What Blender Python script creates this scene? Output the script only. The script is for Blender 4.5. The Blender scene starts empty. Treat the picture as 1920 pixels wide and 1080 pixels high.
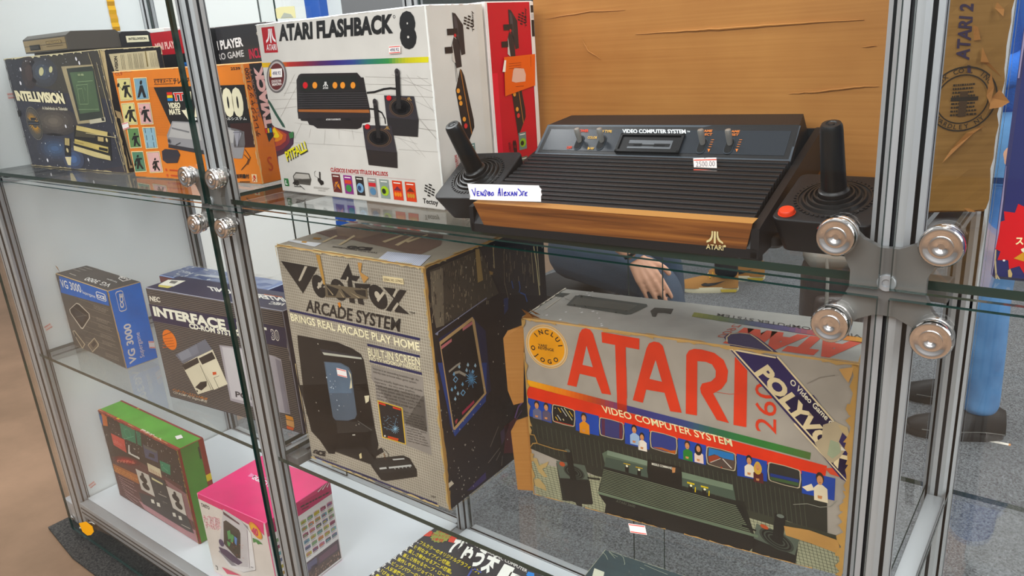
import bpy, bmesh, math, random
from mathutils import Vector, Matrix, Euler
R = random.Random(7)
S = bpy.context.scene
COL = S.collection
# ---------------------------------------------------------------- camera
FPX = 1429.67                                   # focal length in pixels of a 1920 wide frame
CAM_ROT = (1.2545, 0.0678, 0.6465)
ZO = 1.018                                      # height of the upper shelf above the floor
CAM_LOC = Vector((1.1265, -0.658, 0.2144 + ZO))
cd = bpy.data.cameras.new('camera')
cd.sensor_fit = 'HORIZONTAL'; cd.sensor_width = 36.0; cd.lens = FPX / 1920 * 36.0
cd.clip_start = 0.02; cd.clip_end = 100
cam = bpy.data.objects.new('camera', cd); COL.objects.link(cam)
cam.location = CAM_LOC; cam.rotation_euler = CAM_ROT
S.camera = cam
CAM_M = Euler(CAM_ROT, 'XYZ').to_matrix()
def ray(px, py):
    return CAM_M @ Vector(((px - 960) / FPX, -(py - 540) / FPX, -1.0))
# ---------------------------------------------------------------- world + exposure + lamps
S.view_settings.view_transform = 'Standard'; S.view_settings.look = 'None'
S.view_settings.gamma = 1.0; S.view_settings.exposure = 0.0
S.view_settings.use_curve_mapping = False
w = bpy.data.worlds.new('hall'); S.world = w; w.use_nodes = True
nt = w.node_tree; bg = nt.nodes['Background']
tc = nt.nodes.new('ShaderNodeTexCoord'); sx = nt.nodes.new('ShaderNodeSeparateXYZ'); cr = nt.nodes.new('ShaderNodeValToRGB')
mz = nt.nodes.new('ShaderNodeMapRange'); mz.inputs['From Min'].default_value = -1; nt.links.new(tc.outputs['Generated'], sx.inputs[0]); nt.links.new(sx.outputs['Z'], mz.inputs['Value']); nt.links.new(mz.outputs[0], cr.inputs[0])
e = cr.color_ramp.elements
e[0].position = 0.48; e[0].color = (.30, .29, .28, 1)
e[1].position = 0.85; e[1].color = (1.0, 1.0, 1.0, 1)
n_ = e.new(0.52); n_.color = (.40, .40, .41, 1)
n_ = e.new(0.62); n_.color = (.60, .61, .63, 1)
mx_ = nt.nodes.new('ShaderNodeMapRange'); mx_.inputs['From Min'].default_value = -.95; mx_.inputs['From Max'].default_value = .1; mx_.inputs['To Min'].default_value = .38
nt.links.new(sx.outputs['X'], mx_.inputs['Value'])
vm = nt.nodes.new('ShaderNodeVectorMath'); vm.operation = 'SCALE'; nt.links.new(cr.outputs[0], vm.inputs[0]); nt.links.new(mx_.outputs[0], vm.inputs['Scale'])
nt.links.new(vm.outputs[0], bg.inputs[0]); bg.inputs[1].default_value = 1.15
def area(name, loc, rot, sx_, sy_, power, col=(.98, .99, 1)):
    l = bpy.data.lights.new(name, 'AREA'); l.shape = 'RECTANGLE'; l.size = sx_; l.size_y = sy_; l.energy = power; l.color = col
    o = bpy.data.objects.new(name, l); COL.objects.link(o); o.location = loc; o.rotation_euler = rot
    return o
area('hall_or_fill_lamp', (1.2, -2.9, 3.0), (math.radians(48), 0, 0), 3.4, 1.6, 100)
area('hall_or_fill_lamp', (-2.4, -2.2, 3.2), (math.radians(40), math.radians(-25), 0), 2.4, 1.4, 65)
area('hall_or_fill_lamp', (0.6, 2.6, 4.2), (0, 0, 0), 3.0, 1.0, 110)
area('hall_or_fill_lamp', (3.6, -.6, 2.8), (math.radians(20), math.radians(55), 0), 2.2, 1.4, 130)  # added side fill, brightens the end panel and right-hand box sides
area('hall_or_fill_lamp', (-1.7, .25, 3.3), (math.radians(-25), 0, 0), 2.0, .5, 60)  # added fill light to lift the white wall behind the left bay
S.cycles.max_bounces = 10; S.cycles.diffuse_bounces = 4; S.cycles.glossy_bounces = 5
S.cycles.transmission_bounces = 6; S.cycles.transparent_max_bounces = 40
S.cycles.caustics_reflective = False; S.cycles.caustics_refractive = False
# ---------------------------------------------------------------- colour + materials
def hexc(h):
    h = h.lstrip('#')
    if len(h) == 3: h = ''.join(c * 2 for c in h)
    v = [int(h[i:i + 2], 16) / 255 for i in (0, 2, 4)]
    return tuple((c / 12.92 if c <= .04045 else ((c + .055) / 1.055) ** 2.4) for c in v) + (1.0,)
MATS = {}
def newmat(name):
    m = bpy.data.materials.new(name); m.use_nodes = True
    return m, m.node_tree, m.node_tree.nodes['Principled BSDF']
def bump(nt, b, scale, strength, dist=.001, detail=4, stretch=None):
    t = nt.nodes.new('ShaderNodeTexCoord'); n = nt.nodes.new('ShaderNodeTexNoise')
    n.inputs['Scale'].default_value = scale; n.inputs['Detail'].default_value = detail
    if stretch:
        mp = nt.nodes.new('ShaderNodeMapping'); mp.inputs['Scale'].default_value = stretch
        nt.links.new(t.outputs['Object'], mp.inputs[0]); nt.links.new(mp.outputs[0], n.inputs['Vector'])
    else: nt.links.new(t.outputs['Object'], n.inputs['Vector'])
    bp = nt.nodes.new('ShaderNodeBump'); bp.inputs['Strength'].default_value = strength; bp.inputs['Distance'].default_value = dist
    nt.links.new(n.outputs['Fac'], bp.inputs['Height']); nt.links.new(bp.outputs[0], b.inputs['Normal'])
    return n
def plain(name, col, rough=.5, metal=0, spec=.5, bmp=None, coat=0):
    if name in MATS: return MATS[name]
    m, nt, b = newmat(name)
    b.inputs['Base Color'].default_value = hexc(col); b.inputs['Roughness'].default_value = rough
    b.inputs['Metallic'].default_value = metal; b.inputs['Specular IOR Level'].default_value = spec
    b.inputs['Coat Weight'].default_value = coat; b.inputs['Coat Roughness'].default_value = .08
    if bmp: bump(nt, b, *bmp)
    MATS[name] = m; return m
def printed(name, rough, spec=.5, coat=0, mottle=.06, bmp=(60, .12, .0006)):
    """Printed card: the ink colours are the Col attribute, with a slight uneven fade of the ink."""
    m, nt, b = newmat(name)
    a = nt.nodes.new('ShaderNodeAttribute'); a.attribute_name = 'Col'
    n = bump(nt, b, *bmp)
    hv = nt.nodes.new('ShaderNodeHueSaturation'); hv.inputs['Saturation'].default_value = 1.04; mr = nt.nodes.new('ShaderNodeMapRange')
    mr.inputs['From Min'].default_value = .3; mr.inputs['From Max'].default_value = .7
    mr.inputs['To Min'].default_value = 1 - mottle; mr.inputs['To Max'].default_value = 1 + mottle
    n2 = nt.nodes.new('ShaderNodeTexNoise'); n2.inputs['Scale'].default_value = 18; n2.inputs['Detail'].default_value = 6
    t = nt.nodes.new('ShaderNodeTexCoord'); nt.links.new(t.outputs['Object'], n2.inputs['Vector'])
    nt.links.new(n2.outputs['Fac'], mr.inputs['Value']); nt.links.new(mr.outputs[0], hv.inputs['Value'])
    nt.links.new(a.outputs['Color'], hv.inputs['Color']); nt.links.new(hv.outputs[0], b.inputs['Base Color'])
    b.inputs['Roughness'].default_value = rough; b.inputs['Specular IOR Level'].default_value = spec
    b.inputs['Coat Weight'].default_value = coat; b.inputs['Coat Roughness'].default_value = .12
    MATS[name] = m; return m
M_CARD = printed('printed_card', .42, .45)
M_GLOSS = printed('glossy_printed_card', .3, .5, .35)
M_WORN = printed('worn_printed_card', .55, .35, 0, .13, (90, .3, .001))
M_PLAST = printed('coloured_plastic', .38, .5, 0, .03, (420, .16, .0004))
def glass_mat():
    m, nt, b = newmat('clear_glass'); nt.nodes.remove(b)
    out = nt.nodes['Material Output']
    tr = nt.nodes.new('ShaderNodeBsdfTransparent'); tr.inputs[0].default_value = (.985, .993, .990, 1)
    gl = nt.nodes.new('ShaderNodeBsdfGlossy'); gl.inputs['Roughness'].default_value = .0
    fr = nt.nodes.new('ShaderNodeFresnel'); ge = nt.nodes.new('ShaderNodeNewGeometry'); io = nt.nodes.new('ShaderNodeMapRange'); io.inputs['To Min'].default_value = 1.40; io.inputs['To Max'].default_value = 1 / 1.40
    nt.links.new(ge.outputs['Backfacing'], io.inputs['Value']); nt.links.new(io.outputs[0], fr.inputs[0])
    mx = nt.nodes.new('ShaderNodeMixShader')
    nt.links.new(fr.outputs[0], mx.inputs[0]); nt.links.new(tr.outputs[0], mx.inputs[1]); nt.links.new(gl.outputs[0], mx.inputs[2])
    nt.links.new(mx.outputs[0], out.inputs[0]); return m
M_GLASS = glass_mat()
M_GEDGE = plain('green_glass_edge', '#17322c', .12, 0, .6)
M_ALU = plain('brushed_aluminium', '#b4b7b9', .42, .4, .5, (300, .05, .0005, 2, (1, 1, .02)))
M_GROOVE = plain('dark_groove', '#3a3b3d', .5, .6)
M_CHROME = plain('polished_chrome', '#e8e4e0', .1, 1.0)
M_PLATE = plain('satin_steel_plate', '#7f7e7b', .4, .5, .5, (120, .06, .0006))
M_WHITE = plain('white_laminate', '#dfe4e8', .38, 0, .5)
M_PANEL = plain('white_panel', '#eef3f2', .35, 0, .5)
M_BLACKP = plain('black_textured_plastic', '#131417', .46, 0, .38, (900, .25, .0004))
M_BLACKG = plain('black_gloss_plastic', '#0c0c0d', .2, 0, .5)
M_RUBBER = plain('black_rubber', '#101112', .36, 0, .5)
M_RED = plain('orange_red_plastic', '#e8401c', .35, 0, .5)
M_LABEL = printed('paper_label', .6, .3, 0, .02, (200, .05, .0003))
M_TUBE = None
def carton_mat(name, c1, c2, coat=0):
    m, nt, b = newmat(name)
    t = nt.nodes.new('ShaderNodeTexCoord'); mp = nt.nodes.new('ShaderNodeMapping'); mp.inputs['Scale'].default_value = (1.2, 1.2, 75)
    n = nt.nodes.new('ShaderNodeTexNoise'); n.inputs['Scale'].default_value = 3.2; n.inputs['Detail'].default_value = 7
    nt.links.new(t.outputs['Object'], mp.inputs[0]); nt.links.new(mp.outputs[0], n.inputs['Vector'])
    n2 = nt.nodes.new('ShaderNodeTexNoise'); n2.inputs['Scale'].default_value = 9; n2.inputs['Detail'].default_value = 8
    nt.links.new(t.outputs['Object'], n2.inputs['Vector'])
    ad = nt.nodes.new('ShaderNodeMath'); ad.operation = 'ADD'; nt.links.new(n.outputs[0], ad.inputs[0]); nt.links.new(n2.outputs[0], ad.inputs[1])
    r = nt.nodes.new('ShaderNodeValToRGB'); r.color_ramp.elements[0].position = .28; r.color_ramp.elements[1].position = .72
    r.color_ramp.elements[0].color = hexc(c1); r.color_ramp.elements[1].color = hexc(c2)
    hm = nt.nodes.new('ShaderNodeMath'); hm.operation = 'MULTIPLY'; hm.inputs[1].default_value = .5
    nt.links.new(ad.outputs[0], hm.inputs[0]); nt.links.new(hm.outputs[0], r.inputs[0]); nt.links.new(r.outputs[0], b.inputs['Base Color'])
    bp = nt.nodes.new('ShaderNodeBump'); bp.inputs['Strength'].default_value = .16; bp.inputs['Distance'].default_value = .0008
    nt.links.new(ad.outputs[0], bp.inputs['Height']); nt.links.new(bp.outputs[0], b.inputs['Normal'])
    b.inputs['Roughness'].default_value = .6; b.inputs['Specular IOR Level'].default_value = .3; b.inputs['Coat Weight'].default_value = coat
    b.inputs['Coat Roughness'].default_value = .2
    MATS[name] = m; return m
M_CARTON = carton_mat('brown_cardboard', '#a4692c', '#bf8542')
M_CARTON2 = carton_mat('taped_brown_cardboard', '#8f672c', '#b08342', .5)
def floor_mat(name, c1, c2, scale, bs, rough=.9, spots=None):
    m, nt, b = newmat(name)
    t = nt.nodes.new('ShaderNodeTexCoord'); n = nt.nodes.new('ShaderNodeTexNoise')
    n.inputs['Scale'].default_value = scale; n.inputs['Detail'].default_value = 10; n.inputs['Roughness'].default_value = .65
    nt.links.new(t.outputs['Object'], n.inputs['Vector'])
    r = nt.nodes.new('ShaderNodeValToRGB'); r.color_ramp.elements[0].position = .36; r.color_ramp.elements[1].position = .64
    r.color_ramp.elements[0].color = hexc(c1); r.color_ramp.elements[1].color = hexc(c2)
    nt.links.new(n.outputs[0], r.inputs[0])
    last = r.outputs[0]
    if spots:
        v = nt.nodes.new('ShaderNodeTexNoise'); v.inputs['Scale'].default_value = spots[0]; v.inputs['Detail'].default_value = 12; v.inputs['Roughness'].default_value = .7
        nt.links.new(t.outputs['Object'], v.inputs['Vector'])
        rr = nt.nodes.new('ShaderNodeValToRGB'); rr.color_ramp.elements[0].position = spots[2]; rr.color_ramp.elements[1].position = spots[2] + .05
        nt.links.new(v.outputs[0], rr.inputs[0])
        mx = nt.nodes.new('ShaderNodeMix'); mx.data_type = 'RGBA'
        nt.links.new(rr.outputs[0], mx.inputs[0]); nt.links.new(last, mx.inputs[6]); mx.inputs[7].default_value = hexc(spots[1])
        last = mx.outputs[2]
    nt.links.new(last, b.inputs['Base Color']); b.inputs['Roughness'].default_value = rough; b.inputs['Specular IOR Level'].default_value = .3
    bp = nt.nodes.new('ShaderNodeBump'); bp.inputs['Strength'].default_value = bs; bp.inputs['Distance'].default_value = .004
    nt.links.new(n.outputs[0], bp.inputs['Height']); nt.links.new(bp.outputs[0], b.inputs['Normal'])
    MATS[name] = m; return m
M_CARPET = floor_mat('grey_carpet', '#2f3133', '#7d8083', 230, .8)
M_MAT = floor_mat('dark_carpet_edge', '#1b1a19', '#4c4945', 200, 1.0)
M_CONC = floor_mat('brown_concrete', '#6a5440', '#806650', 1.6, .05, .5, (9, '#bba88e', .72))

# ---------------------------------------------------------------- mesh builder
class MB:
    """Collects faces (with a colour and a material slot each) and links them as ONE mesh object."""
    def __init__(s): s.v = []; s.f = []; s.c = []; s.m = []; s.sm = []; s.M = Matrix(); s.mats = []
    def mi(s, mat):
        if mat not in s.mats: s.mats.append(mat)
        return s.mats.index(mat)
    def add(s, vs, fs, col='#ffffff', mat=None, smooth=False):
        b = len(s.v); s.v += [tuple(s.M @ Vector(p)) for p in vs]
        c = hexc(col) if isinstance(col, str) else col
        k = s.mi(mat) if mat else 0
        for f in fs:
            s.f.append(tuple(b + i for i in f)); s.c.append(c); s.m.append(k); s.sm.append(smooth)
    def box(s, lo, hi, col='#ffffff', mat=None, bev=0):
        x0, y0, z0 = lo; x1, y1, z1 = hi
        if bev <= 0:
            s.add([(x0,y0,z0),(x1,y0,z0),(x1,y1,z0),(x0,y1,z0),(x0,y0,z1),(x1,y0,z1),(x1,y1,z1),(x0,y1,z1)],
                  [(0,3,2,1),(4,5,6,7),(0,1,5,4),(1,2,6,5),(2,3,7,6),(3,0,4,7)], col, mat); return
        bm = bmesh.new(); bmesh.ops.create_cube(bm, size=1)
        for v in bm.verts: v.co = Vector(((v.co.x + .5) * (x1 - x0) + x0, (v.co.y + .5) * (y1 - y0) + y0, (v.co.z + .5) * (z1 - z0) + z0))
        bmesh.ops.bevel(bm, geom=bm.edges[:] + bm.verts[:], offset=bev, segments=3, affect='EDGES', profile=.5)
        bm.verts.index_update()
        s.add([v.co[:] for v in bm.verts], [tuple(v.index for v in f.verts) for f in bm.faces], col, mat, True); bm.free()
    def lathe(s, prof, n=28, col='#fff', mat=None, smooth=True, cap0=True, cap1=True, M=None):
        vs = []; fs = []
        for r, z in prof:
            for i in range(n):
                a = 2 * math.pi * i / n; vs.append((r * math.cos(a), r * math.sin(a), z))
        for k in range(len(prof) - 1):
            for i in range(n):
                j = (i + 1) % n; fs.append((k * n + i, k * n + j, (k + 1) * n + j, (k + 1) * n + i))
        if cap0: fs.append(tuple(range(n))[::-1])
        if cap1: fs.append(tuple((len(prof) - 1) * n + i for i in range(n)))
        if M is not None: vs = [tuple(M @ Vector(p)) for p in vs]
        s.add(vs, fs, col, mat, smooth)
    def prism(s, poly, a, b, axis='z', col='#fff', mat=None, smooth=False, capcol=None):
        """extrude a 2-D polygon (CCW) between a and b along an axis: z (x,y), y (x,z), x (y,z)"""
        def P(p, h): return {'z': (p[0], p[1], h), 'y': (p[0], h, p[1]), 'x': (h, p[0], p[1])}[axis]
        n = len(poly); vs = [P(p, a) for p in poly] + [P(p, b) for p in poly]
        fs = [(i, (i + 1) % n, n + (i + 1) % n, n + i) for i in range(n)]
        s.add(vs, fs, col, mat, smooth)
        tri = tess(poly)
        s.add([P(p, a) for p in poly], [t[::-1] for t in tri], capcol or col, mat); s.add([P(p, b) for p in poly], tri, capcol or col, mat)
    def tube(s, pts, r, n=8, col='#fff', mat=None, closed=False):
        pts = [Vector(p) for p in pts]; N = len(pts); vs = []; fs = []
        rr = r if isinstance(r, (list, tuple)) else [r] * N
        up = Vector((.31, .17, .93)); prev = None
        for i, p in enumerate(pts):
            d = (pts[min(i + 1, N - 1)] - pts[max(i - 1, 0)]).normalized()
            a = d.cross(up if prev is None else prev.cross(d)); 
            if a.length < 1e-6: a = d.orthogonal()
            a.normalize(); b2 = d.cross(a).normalized(); prev = b2.cross(d) * -1 if prev is None else a.cross(d) * 1
            prev = a.copy() if False else None
            for k in range(n):
                t = 2 * math.pi * k / n; vs.append(tuple(p + (a * math.cos(t) + b2 * math.sin(t)) * rr[i]))
        for i in range(N - 1):
            for k in range(n):
                l = (k + 1) % n; fs.append((i * n + k, i * n + l, (i + 1) * n + l, (i + 1) * n + k))
        fs.append(tuple(range(n))[::-1]); fs.append(tuple((N - 1) * n + k for k in range(n)))
        s.add(vs, fs, col, mat, True)
    def build(s, name, mat=None, parent=None, loc=None, rot=None, fix=True):
        me = bpy.data.meshes.new(name); me.from_pydata(s.v, [], s.f)
        for m in ([mat] if mat and not s.mats else s.mats or [M_CARD]): me.materials.append(m)
        at = me.color_attributes.new('Col', 'FLOAT_COLOR', 'CORNER'); d = []
        for f, c in zip(s.f, s.c): d += list(c) * len(f)
        at.data.foreach_set('color', d)
        me.polygons.foreach_set('material_index', s.m); me.polygons.foreach_set('use_smooth', s.sm)
        me.update()
        if any(s.sm):
            try: me.set_sharp_from_angle(angle=math.radians(38))
            except Exception: pass
        o = bpy.data.objects.new(name, me); COL.objects.link(o)
        if parent: o.parent = parent
        if loc is not None: o.location = loc
        if rot is not None: o.rotation_euler = rot
        return o
def tess(poly):
    from mathutils.geometry import tessellate_polygon
    t = tessellate_polygon([[Vector((p[0], p[1], 0)) for p in poly]])
    out = []
    for a, b, c in t:
        ar = (poly[b][0] - poly[a][0]) * (poly[c][1] - poly[a][1]) - (poly[b][1] - poly[a][1]) * (poly[c][0] - poly[a][0])
        out.append((a, b, c) if ar > 0 else (a, c, b))
    return out
def tag(o, label=None, cat=None, group=None, kind=None):
    if label: o['label'] = label
    if cat: o['category'] = cat
    if group: o['group'] = group
    if kind: o['kind'] = kind
    return o
def empty(name, loc, rot=(0, 0, 0), label=None, cat=None, group=None):
    o = bpy.data.objects.new(name, None); COL.objects.link(o); o.empty_display_size = .05
    o.location = loc; o.rotation_euler = rot; return tag(o, label, cat, group)
# ---------------------------------------------------------------- lettering
_TX = {}
def glyphs(s, bold=0.0):
    k = (s, bold)
    if k in _TX: return _TX[k]
    c = bpy.data.curves.new('t', 'FONT'); c.body = s; c.resolution_u = 3; c.offset = bold; c.fill_mode = 'FRONT'
    o = bpy.data.objects.new('t', c); m = o.to_mesh()
    v = [(p.co.x, p.co.y) for p in m.vertices]; f = []
    for p in m.polygons:
        f.append(tuple(p.vertices) if p.normal.z > 0 else tuple(p.vertices)[::-1])
    o.to_mesh_clear(); bpy.data.objects.remove(o); bpy.data.curves.remove(c)
    x0 = min(p[0] for p in v); x1 = max(p[0] for p in v)
    _TX[k] = (v, f, x0, x1); return _TX[k]
def ink(c):
    c = hexc(c) if isinstance(c, str) else c
    return tuple(min(.92, 1.14 * max(x, 0) ** 1.13) for x in c[:3]) + (1.0,)
class Face:
    """A printable rectangle of a thing: origin, u and v directions in the thing's local frame.
    Positions are given as photograph pixels (optionally in a zoomed crop: set()) and turned into millimetre positions on the face."""
    def __init__(s, mb, world, o, u, v, w, h, mat=None, step=.0002):
        s.mb = mb; s.o = Vector(o); s.u = Vector(u).normalized(); s.vv = Vector(v).normalized(); s.n = s.u.cross(s.vv)
        s.w = w; s.h = h; s.mat = mat; s.step = step
        s.W = world; s.Wi = world.inverted(); s.ox = 0; s.oy = 0; s.k = 1; s.px = True; s.clip = True
        s.C = s.Wi @ CAM_LOC
    def set(s, ox=0, oy=0, k=1): s.px = True; s.ox = ox; s.oy = oy; s.k = k; return s
    def unit(s): s.px = False; return s
    def P(s, p):
        if s.px:
            d = s.Wi.to_3x3() @ ray(s.ox + p[0] / s.k, s.oy + p[1] / s.k)
            t = (s.o - s.C).dot(s.n) / d.dot(s.n); q = s.C + d * t - s.o
            a, b = q.dot(s.u), q.dot(s.vv)
        else: a, b = p[0] * s.w, p[1] * s.h
        return Vector((a, b))
    def put(s, pts, fs, col, l=1):
        if s.clip: pts = [(min(max(a, .0006), s.w - .0006), min(max(b, .0006), s.h - .0006)) for a, b in pts]
        s.mb.add([s.o + s.u * a + s.vv * b + s.n * (l * s.step) for a, b in pts], fs, ink(col), s.mat)
    def poly(s, pts, col, l=1):
        q = [s.P(p) for p in pts]; s.put(q, tess([(a.x, a.y) for a in q]), col, l)
    def rect(s, a, b, col, l=1):
        a, b = s.P(a), s.P(b); s.rectu(a.x, a.y, b.x, b.y, col, l)
    def rectu(s, x0, y0, x1, y1, col, l=1):
        x0, x1 = min(x0, x1), max(x0, x1); y0, y1 = min(y0, y1), max(y0, y1)
        s.put([(x0, y0), (x1, y0), (x1, y1), (x0, y1)], [(0, 1, 2, 3)], col, l)
    def rrect(s, a, b, rad, col, l=1):
        a, b = s.P(a), s.P(b); x0, x1 = sorted((a.x, b.x)); y0, y1 = sorted((a.y, b.y)); rad = min(rad, (x1 - x0) / 2, (y1 - y0) / 2)
        pts = []
        for cx, cy, a0 in ((x1 - rad, y1 - rad, 0), (x0 + rad, y1 - rad, 90), (x0 + rad, y0 + rad, 180), (x1 - rad, y0 + rad, 270)):
            for i in range(6):
                t = math.radians(a0 + i * 18); pts.append((cx + rad * math.cos(t), cy + rad * math.sin(t)))
        s.put(pts, [tuple(range(len(pts)))], col, l)
    def quadgrid(s, A, B, D, nx, ny): ...
    def grad(s, A, B, T, cols, l=1, n=None):
        """band from A to B (baseline) with height A->T whose ink runs through the colours"""
        A, B, T = s.P(A), s.P(B), s.P(T); n = n or (len(cols) - 1) * 6; cs = [hexc(c) for c in cols]
        for i in range(n):
            f = (i + .5) / n * (len(cs) - 1); k = min(int(f), len(cs) - 2); t = f - k
            c = tuple(cs[k][j] * (1 - t) + cs[k + 1][j] * t for j in range(4))
            p = A.lerp(B, i / n); q = A.lerp(B, (i + 1) / n); h = T - A
            s.put([tuple(p), tuple(q), tuple(q + h), tuple(p + h)], [(0, 1, 2, 3)], c, l)
    def ell(s, c, ex, ey, col, l=1, n=26, ring=None):
        """ellipse from its centre and one point on each half-axis; ring = inner radius share"""
        c, ex, ey = s.P(c), s.P(ex), s.P(ey); ex = ex - c; ey = ey - c
        if abs(ex.x * ey.y - ex.y * ey.x) < 1e-12: return
        if ex.x * ey.y - ex.y * ey.x < 0: ey = -ey
        pt = [c + ex * math.cos(2 * math.pi * i / n) + ey * math.sin(2 * math.pi * i / n) for i in range(n)]
        if ring:
            pi = [c + (p - c) * ring for p in pt]
            s.put([tuple(p) for p in pt + pi], [(i, (i + 1) % n, n + (i + 1) % n, n + i) for i in range(n)], col, l)
        else: s.put([tuple(p) for p in pt], [tuple(range(n))], col, l)
    def circ(s, c, r, col, l=1, n=26, ring=None):
        """circle of radius r metres around a point"""
        c = s.P(c); pt = [c + Vector((r * math.cos(2 * math.pi * i / n), r * math.sin(2 * math.pi * i / n))) for i in range(n)]
        if ring:
            pi = [c + (p - c) * ring for p in pt]
            s.put([tuple(p) for p in pt + pi], [(i, (i + 1) % n, n + (i + 1) % n, n + i) for i in range(n)], col, l)
        else: s.put([tuple(p) for p in pt], [tuple(range(n))], col, l)
    def line(s, pts, wd, col, l=1):
        q = [s.P(p) for p in pts]
        for a, b in zip(q, q[1:]):
            d = (b - a)
            if d.length < 1e-7: continue
            d.normalize(); nn = Vector((-d.y, d.x)) * wd / 2; d = d * wd * .3
            s.put([tuple(a - nn - d), tuple(b - nn + d), tuple(b + nn + d), tuple(a + nn - d)], [(0, 1, 2, 3)], col, l)
    def text(s, t, A, B, T, col, l=2, bold=0.0):
        """lettering whose baseline runs A->B and whose capitals reach from A to T"""
        v, f, x0, x1 = glyphs(t, bold); A, B, T = s.P(A), s.P(B), s.P(T)
        ex = (B - A) / (x1 - x0); ey = (T - A) / .69
        q = [A + ex * (p[0] - x0) + ey * p[1] for p in v]
        if ex.x * ey.y - ex.y * ey.x < 0: f = [tuple(x[::-1]) for x in f]
        s.put([tuple(p) for p in q], f, col, l)
    def arc_text(s, t, c, r, a0, a1, hgt, col, l=3, bold=.01, flip=False):
        """letters set around a circle (degrees), hgt in metres"""
        c = s.P(c); n = len(t)
        for i, ch in enumerate(t):
            if ch == ' ': continue
            a = math.radians(a0 + (a1 - a0) * (i + .5) / n); v, f, x0, x1 = glyphs(ch, bold)
            up = Vector((math.cos(a), math.sin(a))) * (-1 if flip else 1); rt = Vector((up.y, -up.x)); k = hgt / .69; m = (x0 + x1) / 2
            base = c + Vector((math.cos(a), math.sin(a))) * (r + (hgt if flip else 0))
            s.put([tuple(base + rt * (p[0] - m) * k + up * p[1] * k) for p in v], f, col, l)
    def small(s, A, B, T, n, col, l=2, fill=.45, rag=.25):
        """rows of small print too fine to read: n rows between the base line A-B and T, broken into word-long dashes"""
        A, B, T = s.P(A), s.P(B), s.P(T); W = B - A; H = (T - A) / n
        for r in range(n):
            x = 0; end = 1 - R.random() * rag
            while x < end:
                ww = min(.04 + R.random() * .1, end - x)
                a = A + H * r + W * x; b = a + W * ww; h = H * fill
                s.put([tuple(a), tuple(b), tuple(b + h), tuple(a + h)], [(0, 1, 2, 3)], col, l); x += ww + .025
    def wear(s, side, wd, col, l=6, n=40, gap=.35):
        """scuffed bare-card edge along one border of the face: b t l r"""
        L = s.w if side in 'bt' else s.h
        i = 0
        while i < n:
            m = R.randint(2, 7)
            if R.random() > gap:
                top = [(L * (i + j) / n, wd * (.25 + R.random())) for j in range(m + 1)]
                pl = [(top[0][0], 0), (top[-1][0], 0)] + top[::-1]
                f = {'b': lambda p: p, 't': lambda p: (p[0], s.h - p[1]), 'l': lambda p: (p[1], p[0]), 'r': lambda p: (s.w - p[1], p[0])}[side]
                q = [f((min(max(p[0], 0), L), p[1])) for p in pl]
                ar = sum(q[k][0] * q[(k + 1) % len(q)][1] - q[(k + 1) % len(q)][0] * q[k][1] for k in range(len(q)))
                if ar < 0: q = q[::-1]
                s.put(q, tess(q), col, l)
            i += m
    def specks(s, n, col, size=.001, l=2, box=None):
        x0, y0, x1, y1 = box or (0, 0, 1, 1)
        for _ in range(n):
            a = (x0 + R.random() * (x1 - x0)) * s.w; b = (y0 + R.random() * (y1 - y0)) * s.h; r = size * (.4 + R.random())
            s.put([(a - r, b), (a, b - r), (a + r, b), (a, b + r * 1.4)], [(0, 1, 2, 3)], col, l)
def atari(F, A, B, T, col, l=3, word=True):
    """the three-pronged mountain mark above its word; A,B bottom corners, T top-left corner"""
    A, B, T = F.P(A), F.P(B), F.P(T); ex = B - A; ey = T - A
    def q(pts): 
        r = [tuple(A + ex * x + ey * y) for x, y in pts]
        ar = sum(r[k][0] * r[(k + 1) % len(r)][1] - r[(k + 1) % len(r)][0] * r[k][1] for k in range(len(r)))
        F.put(r if ar > 0 else r[::-1], tess(r if ar > 0 else r[::-1]), col, l)
    y0 = .34 if word else 0
    Y = lambda y: y0 + y * (1 - y0)
    q([(.44, Y(0)), (.56, Y(0)), (.56, Y(1)), (.44, Y(1))])
    for sg in (1, -1):
        L = [(.40, 1), (.40, .62), (.34, .38), (.22, .18), (.03, .05), (.03, 0.2)][::1]
        pts = [(.31, 1), (.39, 1), (.39, .55), (.34, .33), (.24, .15), (.02, .0), (.02, .17), (.17, .3), (.27, .5), (.31, .75)]
        q([((x if sg > 0 else 1 - x), Y(y)) for x, y in pts])
    if word:
        v, f, x0, x1 = glyphs('ATARI', .012)
        pts = [tuple(A + ex * ((p[0] - x0) / (x1 - x0)) + ey * (p[1] / .69 * .27)) for p in v]
        F.put(pts, f if ex.x * ey.y - ex.y * ey.x > 0 else [g[::-1] for g in f], col, l)
def sticker(F, A, B, T, parent, name='price_sticker', price=None, stripes='#e0483c', l=10, label='small white price sticker with red rules', txt='#3a3d6a'):
    """a price sticker stuck on a face: a thin mesh of its own"""
    mb = MB(); G = Face(mb, F.W, F.o, F.u, F.vv, F.w, F.h, M_LABEL, F.step); G.px = F.px; G.ox, G.oy, G.k = F.ox, F.oy, F.k; G.clip = False
    a, b, t = G.P(A), G.P(B), G.P(T); ex, ey = b - a, t - a
    def q(x0, y0, x1, y1, c, ll):
        G.put([tuple(a + ex * x + ey * y) for x, y in ((x0, y0), (x1, y0), (x1, y1), (x0, y1))], [(0, 1, 2, 3)], c, ll)
    q(0, 0, 1, 1, '#f2e4e0', l)
    if stripes: q(.03, .84, .97, .93, stripes, l + 1); q(.03, .07, .97, .16, stripes, l + 1)
    if price:
        v, f, x0, x1 = glyphs(price)
        G.put([tuple(a + ex * (.12 + .76 * (p[0] - x0) / (x1 - x0)) + ey * (.28 + .42 * p[1] / .69)) for p in v], f, txt, l + 1)
    o = mb.build(name, parent=parent)
    if label: o['label'] = label
    return o
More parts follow.
